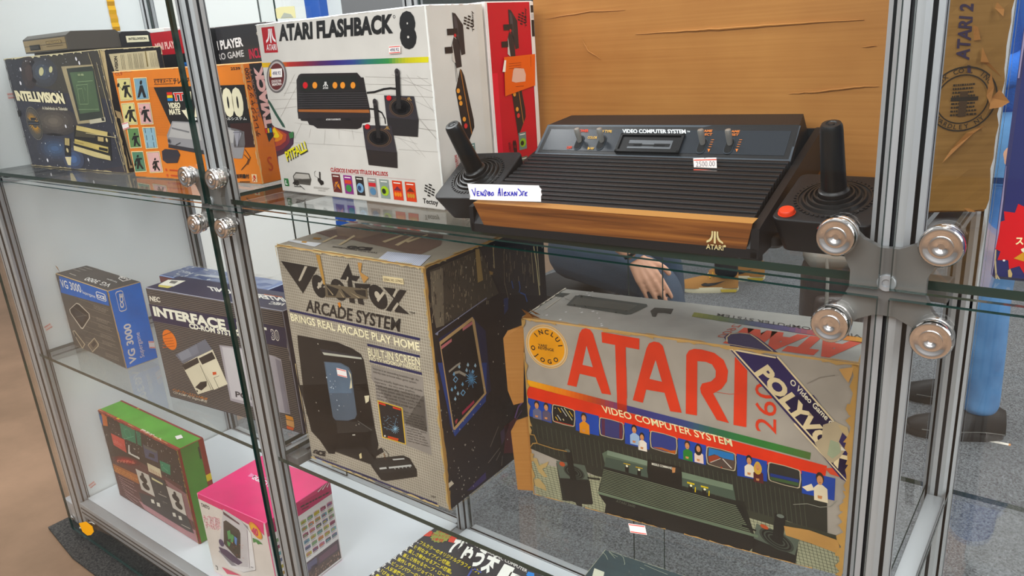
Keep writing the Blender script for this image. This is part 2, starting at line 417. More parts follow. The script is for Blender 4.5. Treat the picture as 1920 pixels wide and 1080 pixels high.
class GameBox:
    """A cardboard box standing at loc: folded card body with worn edges; faces to print on."""
    def __init__(s, name, loc, yaw, w, d, h, cols, edge, label, cat='box', group=None, mat=None, bev=.0014, dent=0, rot=None):
        s.w, s.d, s.h = w, d, h; s.name = name; s.mat = mat or M_CARD
        s.loc = Vector(loc); s.rot = rot or (0, 0, math.radians(yaw))
        s.W = Matrix.Translation(s.loc) @ Euler(s.rot, 'XYZ').to_matrix().to_4x4()
        s.mb = MB(); s.lab = (label, cat, group or {'game_console_box': 'boxed game consoles in the cabinet', 'handheld_game_box': 'slim game boxes behind the front row'}.get(name))
        c = dict(f=cols, r=cols, t=cols, l=cols, k=cols, b=cols) if isinstance(cols, str) else dict(cols)
        base = c.get('f'); 
        for k in 'frtlkb': c.setdefault(k, base)
        e = bev; X, Y, Z = w, d, h
        V = {}
        vs = []
        def vid(p):
            vs.append(p); return len(vs) - 1
        def cor(ix, iy, iz):
            x, y, z = X * ix, Y * iy, Z * iz; sx, sy, sz = (1 if ix == 0 else -1), (1 if iy == 0 else -1), (1 if iz == 0 else -1)
            j = lambda: (R.random() - .5) * dent
            V[(ix, iy, iz, 'x')] = vid((x, y + sy * e + j(), z + sz * e)); V[(ix, iy, iz, 'y')] = vid((x + sx * e + j(), y, z + sz * e)); V[(ix, iy, iz, 'z')] = vid((x + sx * e, y + sy * e, z))
        for ix in (0, 1):
            for iy in (0, 1):
                for iz in (0, 1): cor(ix, iy, iz)
        g = lambda ax, l: [V[(*p, ax)] for p in l]
        F = [(g('y', [(0,0,0),(1,0,0),(1,0,1),(0,0,1)]), c['f']), (g('x', [(1,0,0),(1,1,0),(1,1,1),(1,0,1)]), c['r']),
             (g('z', [(0,0,1),(1,0,1),(1,1,1),(0,1,1)]), c['t']), (g('x', [(0,1,0),(0,0,0),(0,0,1),(0,1,1)]), c['l']),
             (g('y', [(1,1,0),(0,1,0),(0,1,1),(1,1,1)]), c['k']), (g('z', [(0,1,0),(1,1,0),(1,0,0),(0,0,0)]), c['b'])]
        for iz in (0, 1):
            for iy in (0, 1):
                a = [V[(0,iy,iz,'y')], V[(1,iy,iz,'y')], V[(1,iy,iz,'z')], V[(0,iy,iz,'z')]]; F.append((a, edge))
            for ix in (0, 1):
                a = [V[(ix,0,iz,'x')], V[(ix,1,iz,'x')], V[(ix,1,iz,'z')], V[(ix,0,iz,'z')]]; F.append((a, edge))
        for ix in (0, 1):
            for iy in (0, 1):
                F.append(([V[(ix,iy,0,'x')], V[(ix,iy,1,'x')], V[(ix,iy,1,'y')], V[(ix,iy,0,'y')]], edge))
                for iz in (0, 1): F.append(([V[(ix,iy,iz,k)] for k in 'xyz'], edge))
        for f, col in F:
            # orient outward
            p = [Vector(vs[i]) for i in f]; n = (p[1] - p[0]).cross(p[2] - p[0]); ctr = sum(p, Vector()) / len(p) - Vector((X/2, Y/2, Z/2))
            if n.dot(ctr) < 0: f = f[::-1]
            s.mb.add([vs[i] for i in f], [tuple(range(len(f)))], ink(col), s.mat)
        s.kids = []
    def face(s, k, mat=None):
        w, d, h = s.w, s.d, s.h; a = mat or s.mat
        return {'f': lambda: Face(s.mb, s.W, (0,0,0), (1,0,0), (0,0,1), w, h, a), 'r': lambda: Face(s.mb, s.W, (w,0,0), (0,1,0), (0,0,1), d, h, a),
                't': lambda: Face(s.mb, s.W, (0,0,h), (1,0,0), (0,1,0), w, d, a)}[k]()
    def done(s):
        o = s.mb.build(s.name, loc=s.loc, rot=s.rot); tag(o, *s.lab); s.o = o
        return o
# ================================================================ setting
ZU, ZL, ZB = ZO, ZO - .472, ZO - .918
def slab(name, lo, hi, mat, kind='structure'):
    mb = MB(); mb.box(lo, hi, mat=mat); o = mb.build(name); tag(o, kind=kind); return o
slab('floor', (-9, -6, -.05), (9, 10, -.002), M_CONC)
slab('floor_carpet', (-1.2, .55, -.002), (9, 10, .002), M_CARPET)
slab('wall_back', (-3.4, 1.35, -.002), (-1.23, 1.41, 2.6), M_PANEL)
# carpet offcut under the cabinet
mb = MB()
mb.prism([(-1.105, -.03), (-.9, -.055), (2.1, -.06), (2.1, .56), (-1.10, .60)], .0005, .007, col='#555', mat=M_MAT)
tag(mb.build('carpet_strip'), 'dark grey carpet offcut lying under the front of the glass display cabinet', 'carpet')
# things behind the back glass, upper left
mb = MB(); mb.box((-1.21, 1.22, 0), (-1.13, 1.26, 2.2), col='#1f57b0', mat=M_PLAST, bev=.004)
tag(mb.build('banner_stand'), 'narrow blue upright banner beside the end of the white partition wall', 'banner')
TVX = -1.62
mb = MB(); mb.box((-1.62, 2.2, 1.0), (-.72, 2.26, 1.62), mat=M_BLACKG, bev=.01)
tv = mb.build('television'); tag(tv, 'dark switched-off flat screen behind the white game box', 'television')
mb = MB(); mb.box((-1.60, 2.194, 1.02), (-.74, 2.2005, 1.6), mat=plain('dark_screen', '#3d423f', .08, 0, .6)); mb.build('screen', parent=tv)
mb = MB(); mb.box((-1.23, 2.23, .02), (-1.11, 2.25, 1.02), mat=M_BLACKP); mb.box((-1.40, 2.08, 0), (-.95, 2.36, .025), mat=M_BLACKP, bev=.006); mb.build('stand', parent=tv)
# ================================================================ display cabinet
CAB = empty('display_cabinet', (0, 0, 0), label='glass and aluminium display cabinet full of boxed retro games, with cross-shaped glass clamps', cat='display cabinet')
def post_profile(r=.0215):
    pts = []; mats = []
    for k in range(8):
        a0 = math.radians(22.5 + 45 * k - 45); a1 = math.radians(22.5 + 45 * k)
        p0 = Vector((math.cos(a0), math.sin(a0))) * r; p1 = Vector((math.cos(a1), math.sin(a1))) * r
        d = (p1 - p0); n = Vector((d.y, -d.x)).normalized()
        a = p0 + d * .36; b = p0 + d * .64
        pts += [p0, a, a - n * .005, b - n * .005, b]
        mats += [0, 1, 1, 1, 0]
    return pts, mats
PP, PM = post_profile()
def post(name, x, y, z0, z1, parent=CAB):
    mb = MB(); n = len(PP)
    for k in range(n):
        p, q = PP[k], PP[(k + 1) % n]
        mb.add([(x + p.x, y + p.y, z0), (x + q.x, y + q.y, z0), (x + q.x, y + q.y, z1), (x + p.x, y + p.y, z1)], [(0, 1, 2, 3)], '#fff', M_GROOVE if PM[k] else M_ALU)
    o = [(x + p.x, y + p.y) for p in PP]
    t = tess(o)
    mb.add([(a, b, z1) for a, b in o], t, '#fff', M_GROOVE); mb.add([(a, b, z0) for a, b in o], [q[::-1] for q in t], '#fff', M_GROOVE)
    return mb.build(name, parent=parent)
YF, YBK = .034, .515
for x in (-1, 0, 1, 2):
    post('post', x, YF, .03, 2.02); post('post', x, YBK, .03, 2.02)
    for y in (YF, YBK):
        mb = MB(); mb.lathe([(.017, .007), (.021, .009), (.021, .016), (.013, .018), (.006, .02), (.006, .04)], 22, mat=M_CHROME, M=Matrix.Translation((x, y, 0)))
        mb.build('levelling_foot', parent=CAB)
# corner bracket beside the left front post
mb = MB(); mb.box((-1.075, .018, .02), (-1.022, .050, .085), mat=M_ALU, bev=.003)
br = mb.build('corner_bracket', parent=CAB)
mb = MB(); mb.lathe([(.008, 0), (.011, .001), (.011, .006), (.008, .0075)], 18, mat=M_CHROME, M=Matrix.Translation((-1.045, .017, .03)) @ Matrix.Rotation(math.radians(90), 4, 'X')); mb.build('bolt', parent=br)
def rail(name, lo, hi, axis, mat=M_ALU):
    """hollow-looking rail with two grooves along its visible side"""
    mb = MB(); mb.box(lo, hi, mat=mat, bev=.0015)
    x0, y0, z0 = lo; x1, y1, z1 = hi
    if axis == 'x':
        for f in (.3, .62):
            z = z0 + (z1 - z0) * f; mb.box((x0 + .002, y0 - .0008, z), (x1 - .002, y0 + .001, z + .004), mat=M_GROOVE)
    else:
        for xs in (x0 - .0008, x1 - .0008):
            z = z0 + (z1 - z0) * .45; mb.box((xs, y0 + .002, z), (xs + .0016, y1 - .002, z + .0045), mat=M_GROOVE)
    return mb.build(name, parent=CAB)
for k in range(3):
    a, b = -1 + k + .022, k - .022
    rail('base_rail', (a, .022, ZB - .042), (b, .046, ZB), 'x'); rail('base_rail', (a, .503, ZB - .042), (b, .527, ZB), 'x')
for x in (-1, 0, 1, 2):
    for z in (ZB - .002, ZL - .010, ZU - .010):
        rail('shelf_rail', (x - .012, .056, z - .026), (x + .012, .493, z), 'y')
    if x in (0, 1):
        for z in (ZL - .008, ZU - .008):
            for s in (-1, 1):
                mb = MB(); mb.box((x + s * .028 - .012, .052, z - .02), (x + s * .028 + .012, .085, z - .004), mat=M_PLATE, bev=.002); mb.build('shelf_bracket', parent=CAB)
for k in range(3):
    a, b = -1 + k, k
    mb = MB(); mb.box((a + .014, .047, ZB - .016), (b - .014, .502, ZB - .001), mat=M_WHITE)
    if k < 2: mb.build('base_board', parent=CAB)
    for z in (ZL - .001, ZU - .001):
        mb = MB(); y0 = .028
        x0, x1, y1 = a + .016, b - .016, .508
        mb.add([(x0,y0,z-.008),(x1,y0,z-.008),(x1,y1,z-.008),(x0,y1,z-.008),(x0,y0,z),(x1,y0,z),(x1,y1,z),(x0,y1,z)], [(0,3,2,1),(4,5,6,7)], '#fff', M_GLASS)
        mb.add([(x0,y0,z-.008),(x1,y0,z-.008),(x1,y1,z-.008),(x0,y1,z-.008),(x0,y0,z),(x1,y0,z),(x1,y1,z),(x0,y1,z)], [(0,1,5,4),(1,2,6,5),(2,3,7,6),(3,0,4,7)], '#fff', M_GEDGE)
        mb.build('glass_shelf', parent=CAB)
def pane(name, x0, x1, y, z0, z1, t=.006):
    mb = MB(); a, b = y - t / 2, y + t / 2
    vs = [(x0,a,z0),(x1,a,z0),(x1,b,z0),(x0,b,z0),(x0,a,z1),(x1,a,z1),(x1,b,z1),(x0,b,z1)]
    mb.add(vs, [(0,1,5,4),(2,3,7,6)], '#fff', M_GLASS); mb.add(vs, [(0,3,2,1),(4,5,6,7),(1,2,6,5),(3,0,4,7)], '#fff', M_GEDGE)
    return mb.build(name, parent=CAB)
for k in range(3):
    a, b = -1 + k + .004, k - .005
    if k == 0: a = -1.012
    pane('front_glass_door', a, b, 0, .022, ZU - .012); pane('front_glass_door', a, b, 0, ZU - .004, 2.0)
for k, m1, m2 in ((0, -.51, -.43), (1, .468, .544), (2, 1.47, 1.54)):
    a, b = -1 + k + .024, k - .024
    for z0, z1 in ((ZB, ZU - .012), (ZU - .004, 2.0)):
        pane('back_glass_door', a, m2, YBK - .007, z0, z1, .005); pane('back_glass_door', m1, b, YBK + .007, z0, z1, .005)
# white end panel on the left
mb = MB(); mb.box((-1.008, .056, ZB - .04), (-.992, .494, 2.0), mat=M_PANEL)
ep = mb.build('end_panel', parent=CAB)
for (y, z, r) in ((.06, .602, .3), (.0615, .128, .3), (.117, 1.183, 0)):
    mb = MB(); mb.M = Matrix.Translation((-.9915, y + .008, z)) @ Matrix.Rotation(r, 4, 'X')
    mb.add([(0, -.009, -.007), (0, .009, -.007), (0, .009, .007), (0, -.009, .007)], [(0, 1, 2, 3)], '#f0dcd6', M_LABEL)
    for zz in (-.0055, .003): mb.add([(.0003, -.008, zz), (.0003, .008, zz), (.0003, .008, zz + .002), (.0003, -.008, zz + .002)], [(0, 1, 2, 3)], '#e58f86', M_LABEL)
    mb.build('price_sticker', parent=ep)
# cross-shaped clamps
def spider(x):
    z = ZU
    mb = MB()
    # plate outline: four arms, symmetric
    import math as m
    pts = []
    for q in range(4):
        a = m.radians(45 + 90 * q)
        d = Vector((m.cos(a), m.sin(a))); n = Vector((-d.y, d.x))
        L = .0552; hw = .0105; root = .0165
        c = d * L
        pts.append(d * .026 - n * root * .95); pts.append(d * .040 - n * hw)
        for t in range(-80, 81, 20):
            r = m.radians(t); pts.append(c + d * (hw * m.cos(r)) + n * (hw * m.sin(r)))
        pts.append(d * .040 + n * hw); pts.append(d * .026 + n * root * .95)
    mb.prism([(p.x + x, p.y + z) for p in pts][::-1], .006, .013, axis='y', mat=M_PLATE)
    mb.box((x - .012, .0125, z - .018), (x + .012, .018, z + .018), mat=M_PLATE)
    sp = mb.build('spider_clamp', parent=CAB)
    RY = Matrix.Rotation(math.radians(90), 4, 'X')
    for dx in (-.039, .039):
        for dz in (-.039, .039):
            mb = MB(); T = Matrix.Translation((x + dx, .006, z + dz)) @ RY
            mb.lathe([(.0150, 0), (.0150, .0035), (.0135, .004), (.0135, .0088), (.0158, .0092), (.0165, .0105), (.0165, .0155), (.0150, .0178), (.0135, .018), (.0118, .0176), (.0096, .0168), (.0088, .0168), (.0086, .0178), (.0052, .0182), (.0045, .0178), (.0028, .0172), (.0026, .0150)], 36, mat=M_CHROME, M=T)
            mb.build('clamp_disc', parent=sp)
    mb = MB(); mb.lathe([(.0075, 0), (.0075, .0022), (.0068, .003), (.0035, .003), (.003, .0012)], 22, mat=M_ALU, M=Matrix.Translation((x, .0062, z)) @ RY)
    mb.build('bolt', parent=sp)
spider(0); spider(1)
# yellow tape stuck on the bottom of the left glass door
def on_glass(px, py):
    d = ray(px, py); q = CAM_LOC + d * ((-.0034 - CAM_LOC.y) / d.y); return (q.x, q.z)
mb = MB(); mb.prism([on_glass(*q) for q in ((148, 981), (161, 978), (173, 987), (176, 997), (171, 1003), (164, 1004), (155, 997))][::-1], -.0038, -.0032, axis='y', col='#f2a81c', mat=M_LABEL)
tag(mb.build('tape_piece'), 'torn yellow tape stuck low on the front glass door near the left corner post', 'tape')
# yellow strip on the end panel, sticky note on the back glass
mb = MB(); zz = [1.322 + i * .0105 for i in range(16)]
for i in range(15):
    xa, xb = (-.9912 + .0022 * (i % 2), -.9912 + .0022 * ((i + 1) % 2))
    mb.add([(xa, .405, zz[i]), (xb, .405, zz[i + 1]), (xb, .425, zz[i + 1]), (xa, .425, zz[i])], [(3, 2, 1, 0)], '#eab21d' if i % 3 else '#d39a12', M_LABEL)
tag(mb.build('paper_strip'), 'yellow crinkled paper strip hanging on the white end panel at the upper left', 'paper strip')
mb = MB(); mb.prism([(-.42, 1.312), (-.352, 1.309), (-.352, 1.334), (-.40, 1.336), (-.42, 1.3335)], .5015, .5025, axis='y', col='#efe6ae', mat=M_LABEL)
mb.prism([(-.405, 1.312), (-.36, 1.311), (-.366, 1.318), (-.39, 1.323)], .5008, .5014, axis='y', col='#b9bcae', mat=M_LABEL)
tag(mb.build('sticky_note'), 'pale yellow sticky note on the back glass above the white game box', 'note')
# ================================================================ upper shelf, right bay: two boxes of a retro console
PR = {'cls': 'CLÁSSICOS E NOVOS TÍTULOS INCLUSOS'}
def little_stick(F, A, k, col='#2b2729'):
    """printed joystick: A = left corner of the top face; k = list of pixel corners"""
    pass
def cover(F, a, b, cols, l=3, kind=0):
    """tiny printed game cover: plain shapes in its colours"""
    A, B = F.P(a), F.P(b); x0, x1 = sorted((A.x, B.x)); y0, y1 = sorted((A.y, B.y)); w, h = x1 - x0, y1 - y0
    F.rectu(x0, y0, x1, y1, cols[0], l)
    px = F.px; F.px = False
    U = lambda x, y: ((x0 + w * x) / F.w, (y0 + h * y) / F.h)
    F.rectu(x0 + w * .15, y0 + h * .86, x1 - w * .15, y0 + h * .91, '#f2e8e0', l + 1)
    if kind == 0:
        F.poly([U(.1, .1), U(.5, .35), U(.9, .15), U(.7, .6), U(.3, .55)], cols[1], l + 1); F.line([U(.15, .2), U(.85, .62)], w * .06, cols[2], l + 2); F.line([U(.2, .6), U(.75, .1)], w * .05, cols[2], l + 2)
    elif kind == 1:
        F.ell(U(.5, .4), U(.92, .4), U(.5, .66), cols[1], l + 1); F.ell(U(.4, .38), U(.62, .38), U(.4, .52), cols[2], l + 2)
    elif kind == 2:
        F.rectu(x0 + w * .1, y0 + h * .55, x1 - w * .1, y0 + h * .75, cols[1], l + 1); F.ell(U(.5, .3), U(.85, .3), U(.5, .5), cols[2], l + 1)
    else:
        for i in range(3): F.ell(U(.25 + .25 * i, .3), U(.37 + .25 * i, .3), U(.25 + .25 * i, .42), cols[1], l + 1)
        F.poly([U(.1, .5), U(.9, .5), U(.5, .72)], cols[2], l + 1)
    F.px = px
def tectoy_mark(F, c, r, col, l=2):
    """round checker mark: slanted dashes in a diamond"""
    c = F.P(c)
    for i in range(-2, 3):
        for j in range(3):
            x = c.x + (j - 1) * r * .62 + i * r * .12; y = c.y + i * r * .36 - (j - 1) * r * .2
            if abs(i) == 2 and j != 1: continue
            F.put([(x - r * .26, y - r * .03), (x + r * .26, y - r * .15), (x + r * .26, y + r * .07), (x - r * .26, y + r * .19)], [(0, 1, 2, 3)], col, l)
FBX, FBY, FBYAW, FBW, FBD, FBH = .053, .105, -3.0, .381, .106, .262
g = GameBox('game_console_box', (FBX, FBY, ZU), FBYAW, FBW, FBD, FBH, dict(f='#d0ccc6', r='#d0cec8', t='#d0ccc6'), '#efece6',
            'white game console box with a rainbow stripe and a black console on its front', 'box', mat=M_GLOSS)
F = g.face('f').set(470, 0, 4)
# logo, title
F.poly([(80, 207), (176, 198), (206, 393), (106, 397)], '#b3202e', 1)
atari(F, (122, 378), (196, 374), (108, 218), '#f4eeee', 2)
F.text('ATARI FLASHBACK', (214, 302), (1070, 240), (208, 192), '#141414', 2, .05)
F.text('8', (1126, 345), (1250, 338), (1108, 114), '#1a1a1b', 2, .075)
F.ell((1077, 125), (1086, 124), (1076, 113), '#333', 2, 14, .7)
# rainbow stripe
F.grad((82, 506), (1334, 468), (80, 472), ['#e0bf1d', '#d99a2a', '#b4352e', '#8d2d3c', '#55265c', '#3e2f7e', '#394a8c', '#2f7a6a', '#3d8f4c', '#c9c02c', '#d8cf35'], 1)
# round badge
F.ell((196, 573), (272, 570), (196, 446), '#6f6a6a', 2); F.ell((196, 573), (262, 570), (196, 460), '#b9b2b0', 3); F.ell((196, 575), (254, 572), (196, 474), '#6b2a2c', 4)
F.text('JOGOS NA', (160, 620), (236, 612), (158, 602), '#f0e2de', 5, .03); F.text('MEMÓRIA', (166, 644), (238, 636), (164, 626), '#f0e2de', 5, .03)
F.text('1', (148, 572), (164, 570), (146, 520), '#e8c43c', 5, .04)
# perspective floor grid behind the console
for a, b in (((250, 700), (345, 690)), ((290, 620), (1350, 640)), ((860, 575), (1330, 590)), ((150, 748), (345, 742)), ((170, 820), (345, 800)), ((880, 700), (1380, 730)), ((1240, 760), (1390, 830)), ((1260, 960), (1395, 985)), ((900, 880), (1410, 900)), ((1170, 560), (1380, 850)), ((1060, 560), (1395, 690)), ((1250, 570), (1380, 640)), ((1260, 880), (1395, 1045)), ((330, 560), (250, 720)), ((345, 650), (225, 880)), ((1000, 1000), (1250, 1080))):
    F.line([a, b], .0005, '#a8a29c', 1)
F.set(470, 150, 4)
for a, b in (((330, 320), (860, 400)), ((330, 470), (860, 500)), ((1110, 520), (1405, 540)), ((1260, 360), (1390, 378)), ((450, 365), (440, 430)), ((560, 370), (552, 480)), ((660, 370), (665, 440)), ((760, 372), (775, 450)), ((1110, 430), (1270, 560)), ((1190, 430), (1310, 580)), ((1260, 290), (1400, 445)), ((380, 330), (330, 440))):
    F.line([a, b], .0005, '#b0aaa4', 1)
F.set(470, 0, 4)
# printed console
F.poly([(345, 600), (362, 562), (380, 552), (800, 545), (830, 580), (848, 580), (868, 690), (890, 790), (900, 870), (895, 915), (838, 925), (830, 955), (800, 968), (500, 962), (470, 940), (440, 935), (428, 908), (380, 905), (352, 840)], '#272022', 2)
F.poly([(370, 572), (795, 562), (825, 670), (376, 682)], '#1b211e', 3)
F.poly([(360, 690), (865, 685), (885, 800), (358, 812)], '#1a1718', 3)
for i in range(7):
    y = 702 + i * 17; F.line([(362, y), (868 + i * 3, y - 6)], .0014, '#3e393c', 4)
F.poly([(360, 820), (890, 822), (895, 846), (362, 838)], '#a5683a', 4)
F.poly([(355, 842), (896, 848), (900, 880), (360, 890)], '#2e2529', 3)
for x, c in ((414, '#cf3038'), (486, '#e39a47'), (637, '#e39a47'), (695, '#e39a47'), (772, '#e39a47')):
    F.ell((x, 640), (x + 21, 640), (x, 668), '#5a3a22', 4); F.ell((x - 1, 639), (x + 17, 639), (x - 1, 663), c, 5)
atari(F, (545, 668), (584, 666), (545, 614), '#e8e6e2', 4)
F.text('ATARI FLASHBACK', (568, 902), (680, 900), (568, 890), '#e6e2de', 4, .02)
F.rect((498, 888), (532, 905), '#141112', 4); F.rect((715, 888), (750, 905), '#141112', 4)
# printed cables + joysticks
F.line([(875, 696), (930, 690), (1000, 668), (1050, 662), (1092, 666)], .0028, '#1d1a1b', 2)
F.line([(890, 815), (940, 820), (985, 845), (1008, 890), (1012, 925)], .0024, '#1d1a1b', 2)
def pstick(top, front, ring, ringx, ringy, btn, base, tip, wd):
    F.poly(front, '#2b2729', 4); F.poly(top, '#39343a', 5)
    F.ell(ring, ringx, ringy, '#7a5a40', 6, 30); c = ring
    sx = lambda k: (c[0] + (ringx[0] - c[0]) * k, c[1] + (ringx[1] - c[1]) * k); sy = lambda k: (c[0] + (ringy[0] - c[0]) * k, c[1] + (ringy[1] - c[1]) * k)
    F.ell(ring, sx(.96), sy(.96), '#2c272b', 7, 30); F.ell(ring, sx(.86), sy(.86), '#8f7050', 8, 36, .97)
    for k, cc in ((.8, '#141114'), (.66, '#3d383e'), (.6, '#171416'), (.46, '#3d383e'), (.4, '#121012')): F.ell(ring, sx(k), sy(k), cc, 8, 26)
    F.line([base, tip], wd, '#232021', 9); F.circ(tip, wd * .55, '#3c3739', 10, 16); F.circ(tip, wd * .2, '#171516', 11, 10)
    F.ell(btn, (btn[0] + 21, btn[1]), (btn[0], btn[1] - 21), '#7d1d22', 8); F.ell((btn[0] - 1, btn[1] - 2), (btn[0] + 17, btn[1] - 2), (btn[0] - 1, btn[1] - 20), '#cf353c', 9)
pstick([(1004, 715), (1228, 722), (1262, 900), (1022, 880)], [(1022, 880), (1262, 895), (1256, 1026), (1040, 1012)], (1133, 805), (1225, 806), (1136, 878), (1044, 735), (1118, 800), (1106, 540), .0088)
F.set(470, 150, 4)
pstick([(843, 338), (1060, 342), (1100, 545), (868, 520)], [(868, 516), (1100, 540), (1104, 660), (888, 636)], (968, 432), (1062, 436), (972, 502), (882, 350), (966, 420), (940, 165), .0088)
atari(F, (1008, 370), (1050, 372), (1010, 346), '#b9945c', 7, False)
F.set(470, 0, 4); atari(F, (1168, 752), (1214, 754), (1170, 728), '#b9945c', 7, False)
F.set(470, 150, 4)
# rainbow arc at the lower left with a vine (the figure is left out)
F.poly([(118, 140), (150, 165), (205, 260), (250, 330), (262, 360), (240, 350), (185, 262), (130, 165)], '#31584a', 2)
for i, c in enumerate(('#4c2c44', '#7a3040', '#b5543a', '#d98a2e', '#e3c52c')):
    r0 = 1 - i * .17
    F.poly([(160, 330 + i * 14), (180, 352)] + [(325 - i * 26, 395 + i * 6), (322 - i * 28, 480 - i * 12), (270 - i * 22, 545 - i * 28), (200 - i * 6, 575 - i * 38), (190, 560 - i * 40)], c, 2 + i)
F.poly([(290, 400), (325, 385), (327, 430), (300, 440)], '#3f7d4c', 7)
F.poly([(192, 540), (205, 575), (210, 660), (192, 620)], '#463056', 2)
F.text('PITFALL!', (282, 612), (432, 530), (262, 548), '#3a3a22', 4, .05); F.text('PITFALL!', (278, 606), (428, 524), (258, 542), '#e6dc2e', 5, .03)
# bottom row
F.rrect((250, 736), (292, 797), .0008, '#2d7a45', 2); F.text('L', (264, 782), (280, 783), (262, 752), '#eef2ea', 3, .03)
F.poly([(318, 720), (340, 690), (440, 700), (456, 745), (448, 790), (330, 775)], '#57544f', 2); F.poly([(326, 722), (342, 700), (436, 708), (446, 740), (330, 745)], '#b7b2ab', 3)
for i in range(4): F.line([(330, 735 + i * 7), (444, 752 + i * 6)], .0006, '#4a4743', 4)
F.text('40', (318, 785), (362, 790), (320, 752), '#1f1f1f', 5, .05); F.line([(330, 798), (385, 800)], .0012, '#2a2a2a', 3); F.line([(360, 780), (405, 820)], .0012, '#2a2a2a', 3)
F.poly([(505, 730), (548, 760), (550, 780), (530, 790), (505, 755)], '#1d1c1c', 3); F.line([(522, 742), (520, 692)], .003, '#1d1c1c', 4); F.line([(505, 732), (482, 720), (480, 690), (490, 682)], .0006, '#2b2b2b', 3)
F.small((474, 812), (592, 824), (476, 795), 2, '#9a958e', 2, .5, .1); F.text('COM FIO', (508, 832), (562, 838), (508, 822), '#8e8983', 2)
F.text(PR['cls'], (602, 686), (1030, 720), (600, 658), '#b2252f', 2, .025); F.line([(604, 694), (1238, 750)], .0005, '#c9a4a4', 2)
CV = [('#6b2a2a', '#d0892e', '#4a2f60', 0), ('#8d2f86', '#c8503c', '#3e8a4a', 2), ('#2a2426', '#7fa6c4', '#2c4a74', 1), ('#9d9794', '#c93a44', '#5d87a6', 2), ('#8f9a94', '#a7c43a', '#1c2a1c', 1), ('#d5482c', '#e88f3a', '#74304a', 3), ('#d34a2a', '#c79040', '#7a2e24', 3)]
for (xa, ya, xb, yb), c in zip(((606, 702, 688, 846), (694, 712, 776, 858), (784, 722, 862, 868), (874, 732, 958, 880), (964, 742, 1050, 892), (1060, 752, 1150, 905), (1156, 762, 1248, 916)), CV):
    A = F.P((xa, ya)); 
    cover(F, (xa, ya), (xb, yb), c[:3], 2, c[3])
tectoy_mark(F, (1343, 828), .0105, '#161616', 2)
F.text('Tectoy', (1294, 922), (1408, 938), (1292, 886), '#161616', 2, .02)
F.wear('t', .0016, '#f6f3ee', 5); F.wear('b', .0014, '#8b857c', 5, 40, .5); F.wear('r', .0014, '#f4f1ec', 5, 30, .6)
# right side
def fbside(F, base, ink, red, k=1):
    F.text(PR['cls'], (246, 832), (200, 270), (218, 832), red, 2, .025) if k else None
F = g.face('r').set(790, 0, 8)
DK = '#2f2d31'
def side_art(F, A, ink, red):
    """printed tipped-up console and joysticks, titles and four covers; A maps unit (u,v) of the side to its own position"""
    P = lambda *p: [A(*q) for q in p]
    F.unit()
    F.poly(P((.47, .86), (.47, .96), (.53, .955), (.66, .90), (.66, .76), (.58, .755), (.56, .80)), DK, 2); F.poly(P((.49, .87), (.49, .945), (.53, .94), (.56, .90), (.55, .83)), '#4a484d', 3)
    F.poly(P((.34, .855), (.54, .855), (.54, .885), (.34, .885)), '#242326', 4)
    F.poly(P((.40, .80), (.46, .845), (.56, .82), (.57, .70), (.46, .695)), DK, 2)
    F.poly(P((.27, .77), (.42, .77), (.42, .80), (.27, .80)), '#242326', 4); F.poly(P((.39, .735), (.42, .82), (.45, .72)), '#c9c4bc', 4)
    F.circ(A(.485, .852), .0022, '#c43a42', 5, 12)
    F.line(P((.44, .72), (.44, .63)), .0006, '#3b3a3d', 2); F.line(P((.46, .70), (.47, .64)), .0006, '#3b3a3d', 2)
    F.poly(P((.41, .59), (.53, .69), (.56, .685), (.60, .655), (.72, .43), (.72, .39), (.53, .295), (.51, .30)), '#2b2829', 2)
    F.line(P((.535, .685), (.655, .36)), .0014, '#b07a44', 3)
    for u, v in ((.455, .585), (.475, .55), (.485, .522), (.525, .44)): F.circ(A(u, v), .0032, '#e0a050', 4, 14)
    F.circ(A(.545, .405), .0034, '#cf4a4a', 4, 14)
    F.text(PR['cls'], A(.37, -.11), A(.32, .27), A(.325, -.11), red, 2, .02); F.line(P((.385, 0.0), (.345, .26)), .0006, red, 2)
    F.text('ATARI FLASHBACK', A(.47, -.12), A(.43, .19), A(.40, -.12), ink, 2, .015)
    F.text('8', A(.465, .20), A(.455, .275), A(.385, .205), ink, 2, .05)
    tectoy_mark(F, A(.775, .91), .010, ink, 2)
    F.text('Tectoy', A(.875, .865), A(.88, .965), A(.835, .865), ink, 2, .02)
    for i, c in enumerate(CV[4:1:-1] + CV[:1]):
        v = .215 - i * .135; cover(F, A(.52, v), A(.70, v + .095), ('#66786a', c[1], c[2]) if i else ('#6f8a86', '#8fb63a', '#1c241c'), 3, c[3])
    F.line(P((.75, .16), (.75, -.1)), .0008, ink, 2)
side_art(F, lambda u, v: (u * .92 + .01, v), '#1a1a1c', '#b2252f')
F.rectu(.092, 0, .1055, .261, '#cfccc4', 1)
F.wear('t', .001, '#8c5a4e', 5, 30, .3); F.wear('l', .0014, '#f4f1ec', 5)
o = g.done()
F = g.face('f').set(470, 0, 4)
sticker(F, (1046, 404), (1132, 398), (1044, 346), o, price='498.92', label='small white price sticker under the large black digit')
sticker(F, (166, 582), (246, 576), (164, 518), o, price='498.92', stripes=None, label='small white price sticker on the round badge', l=12)
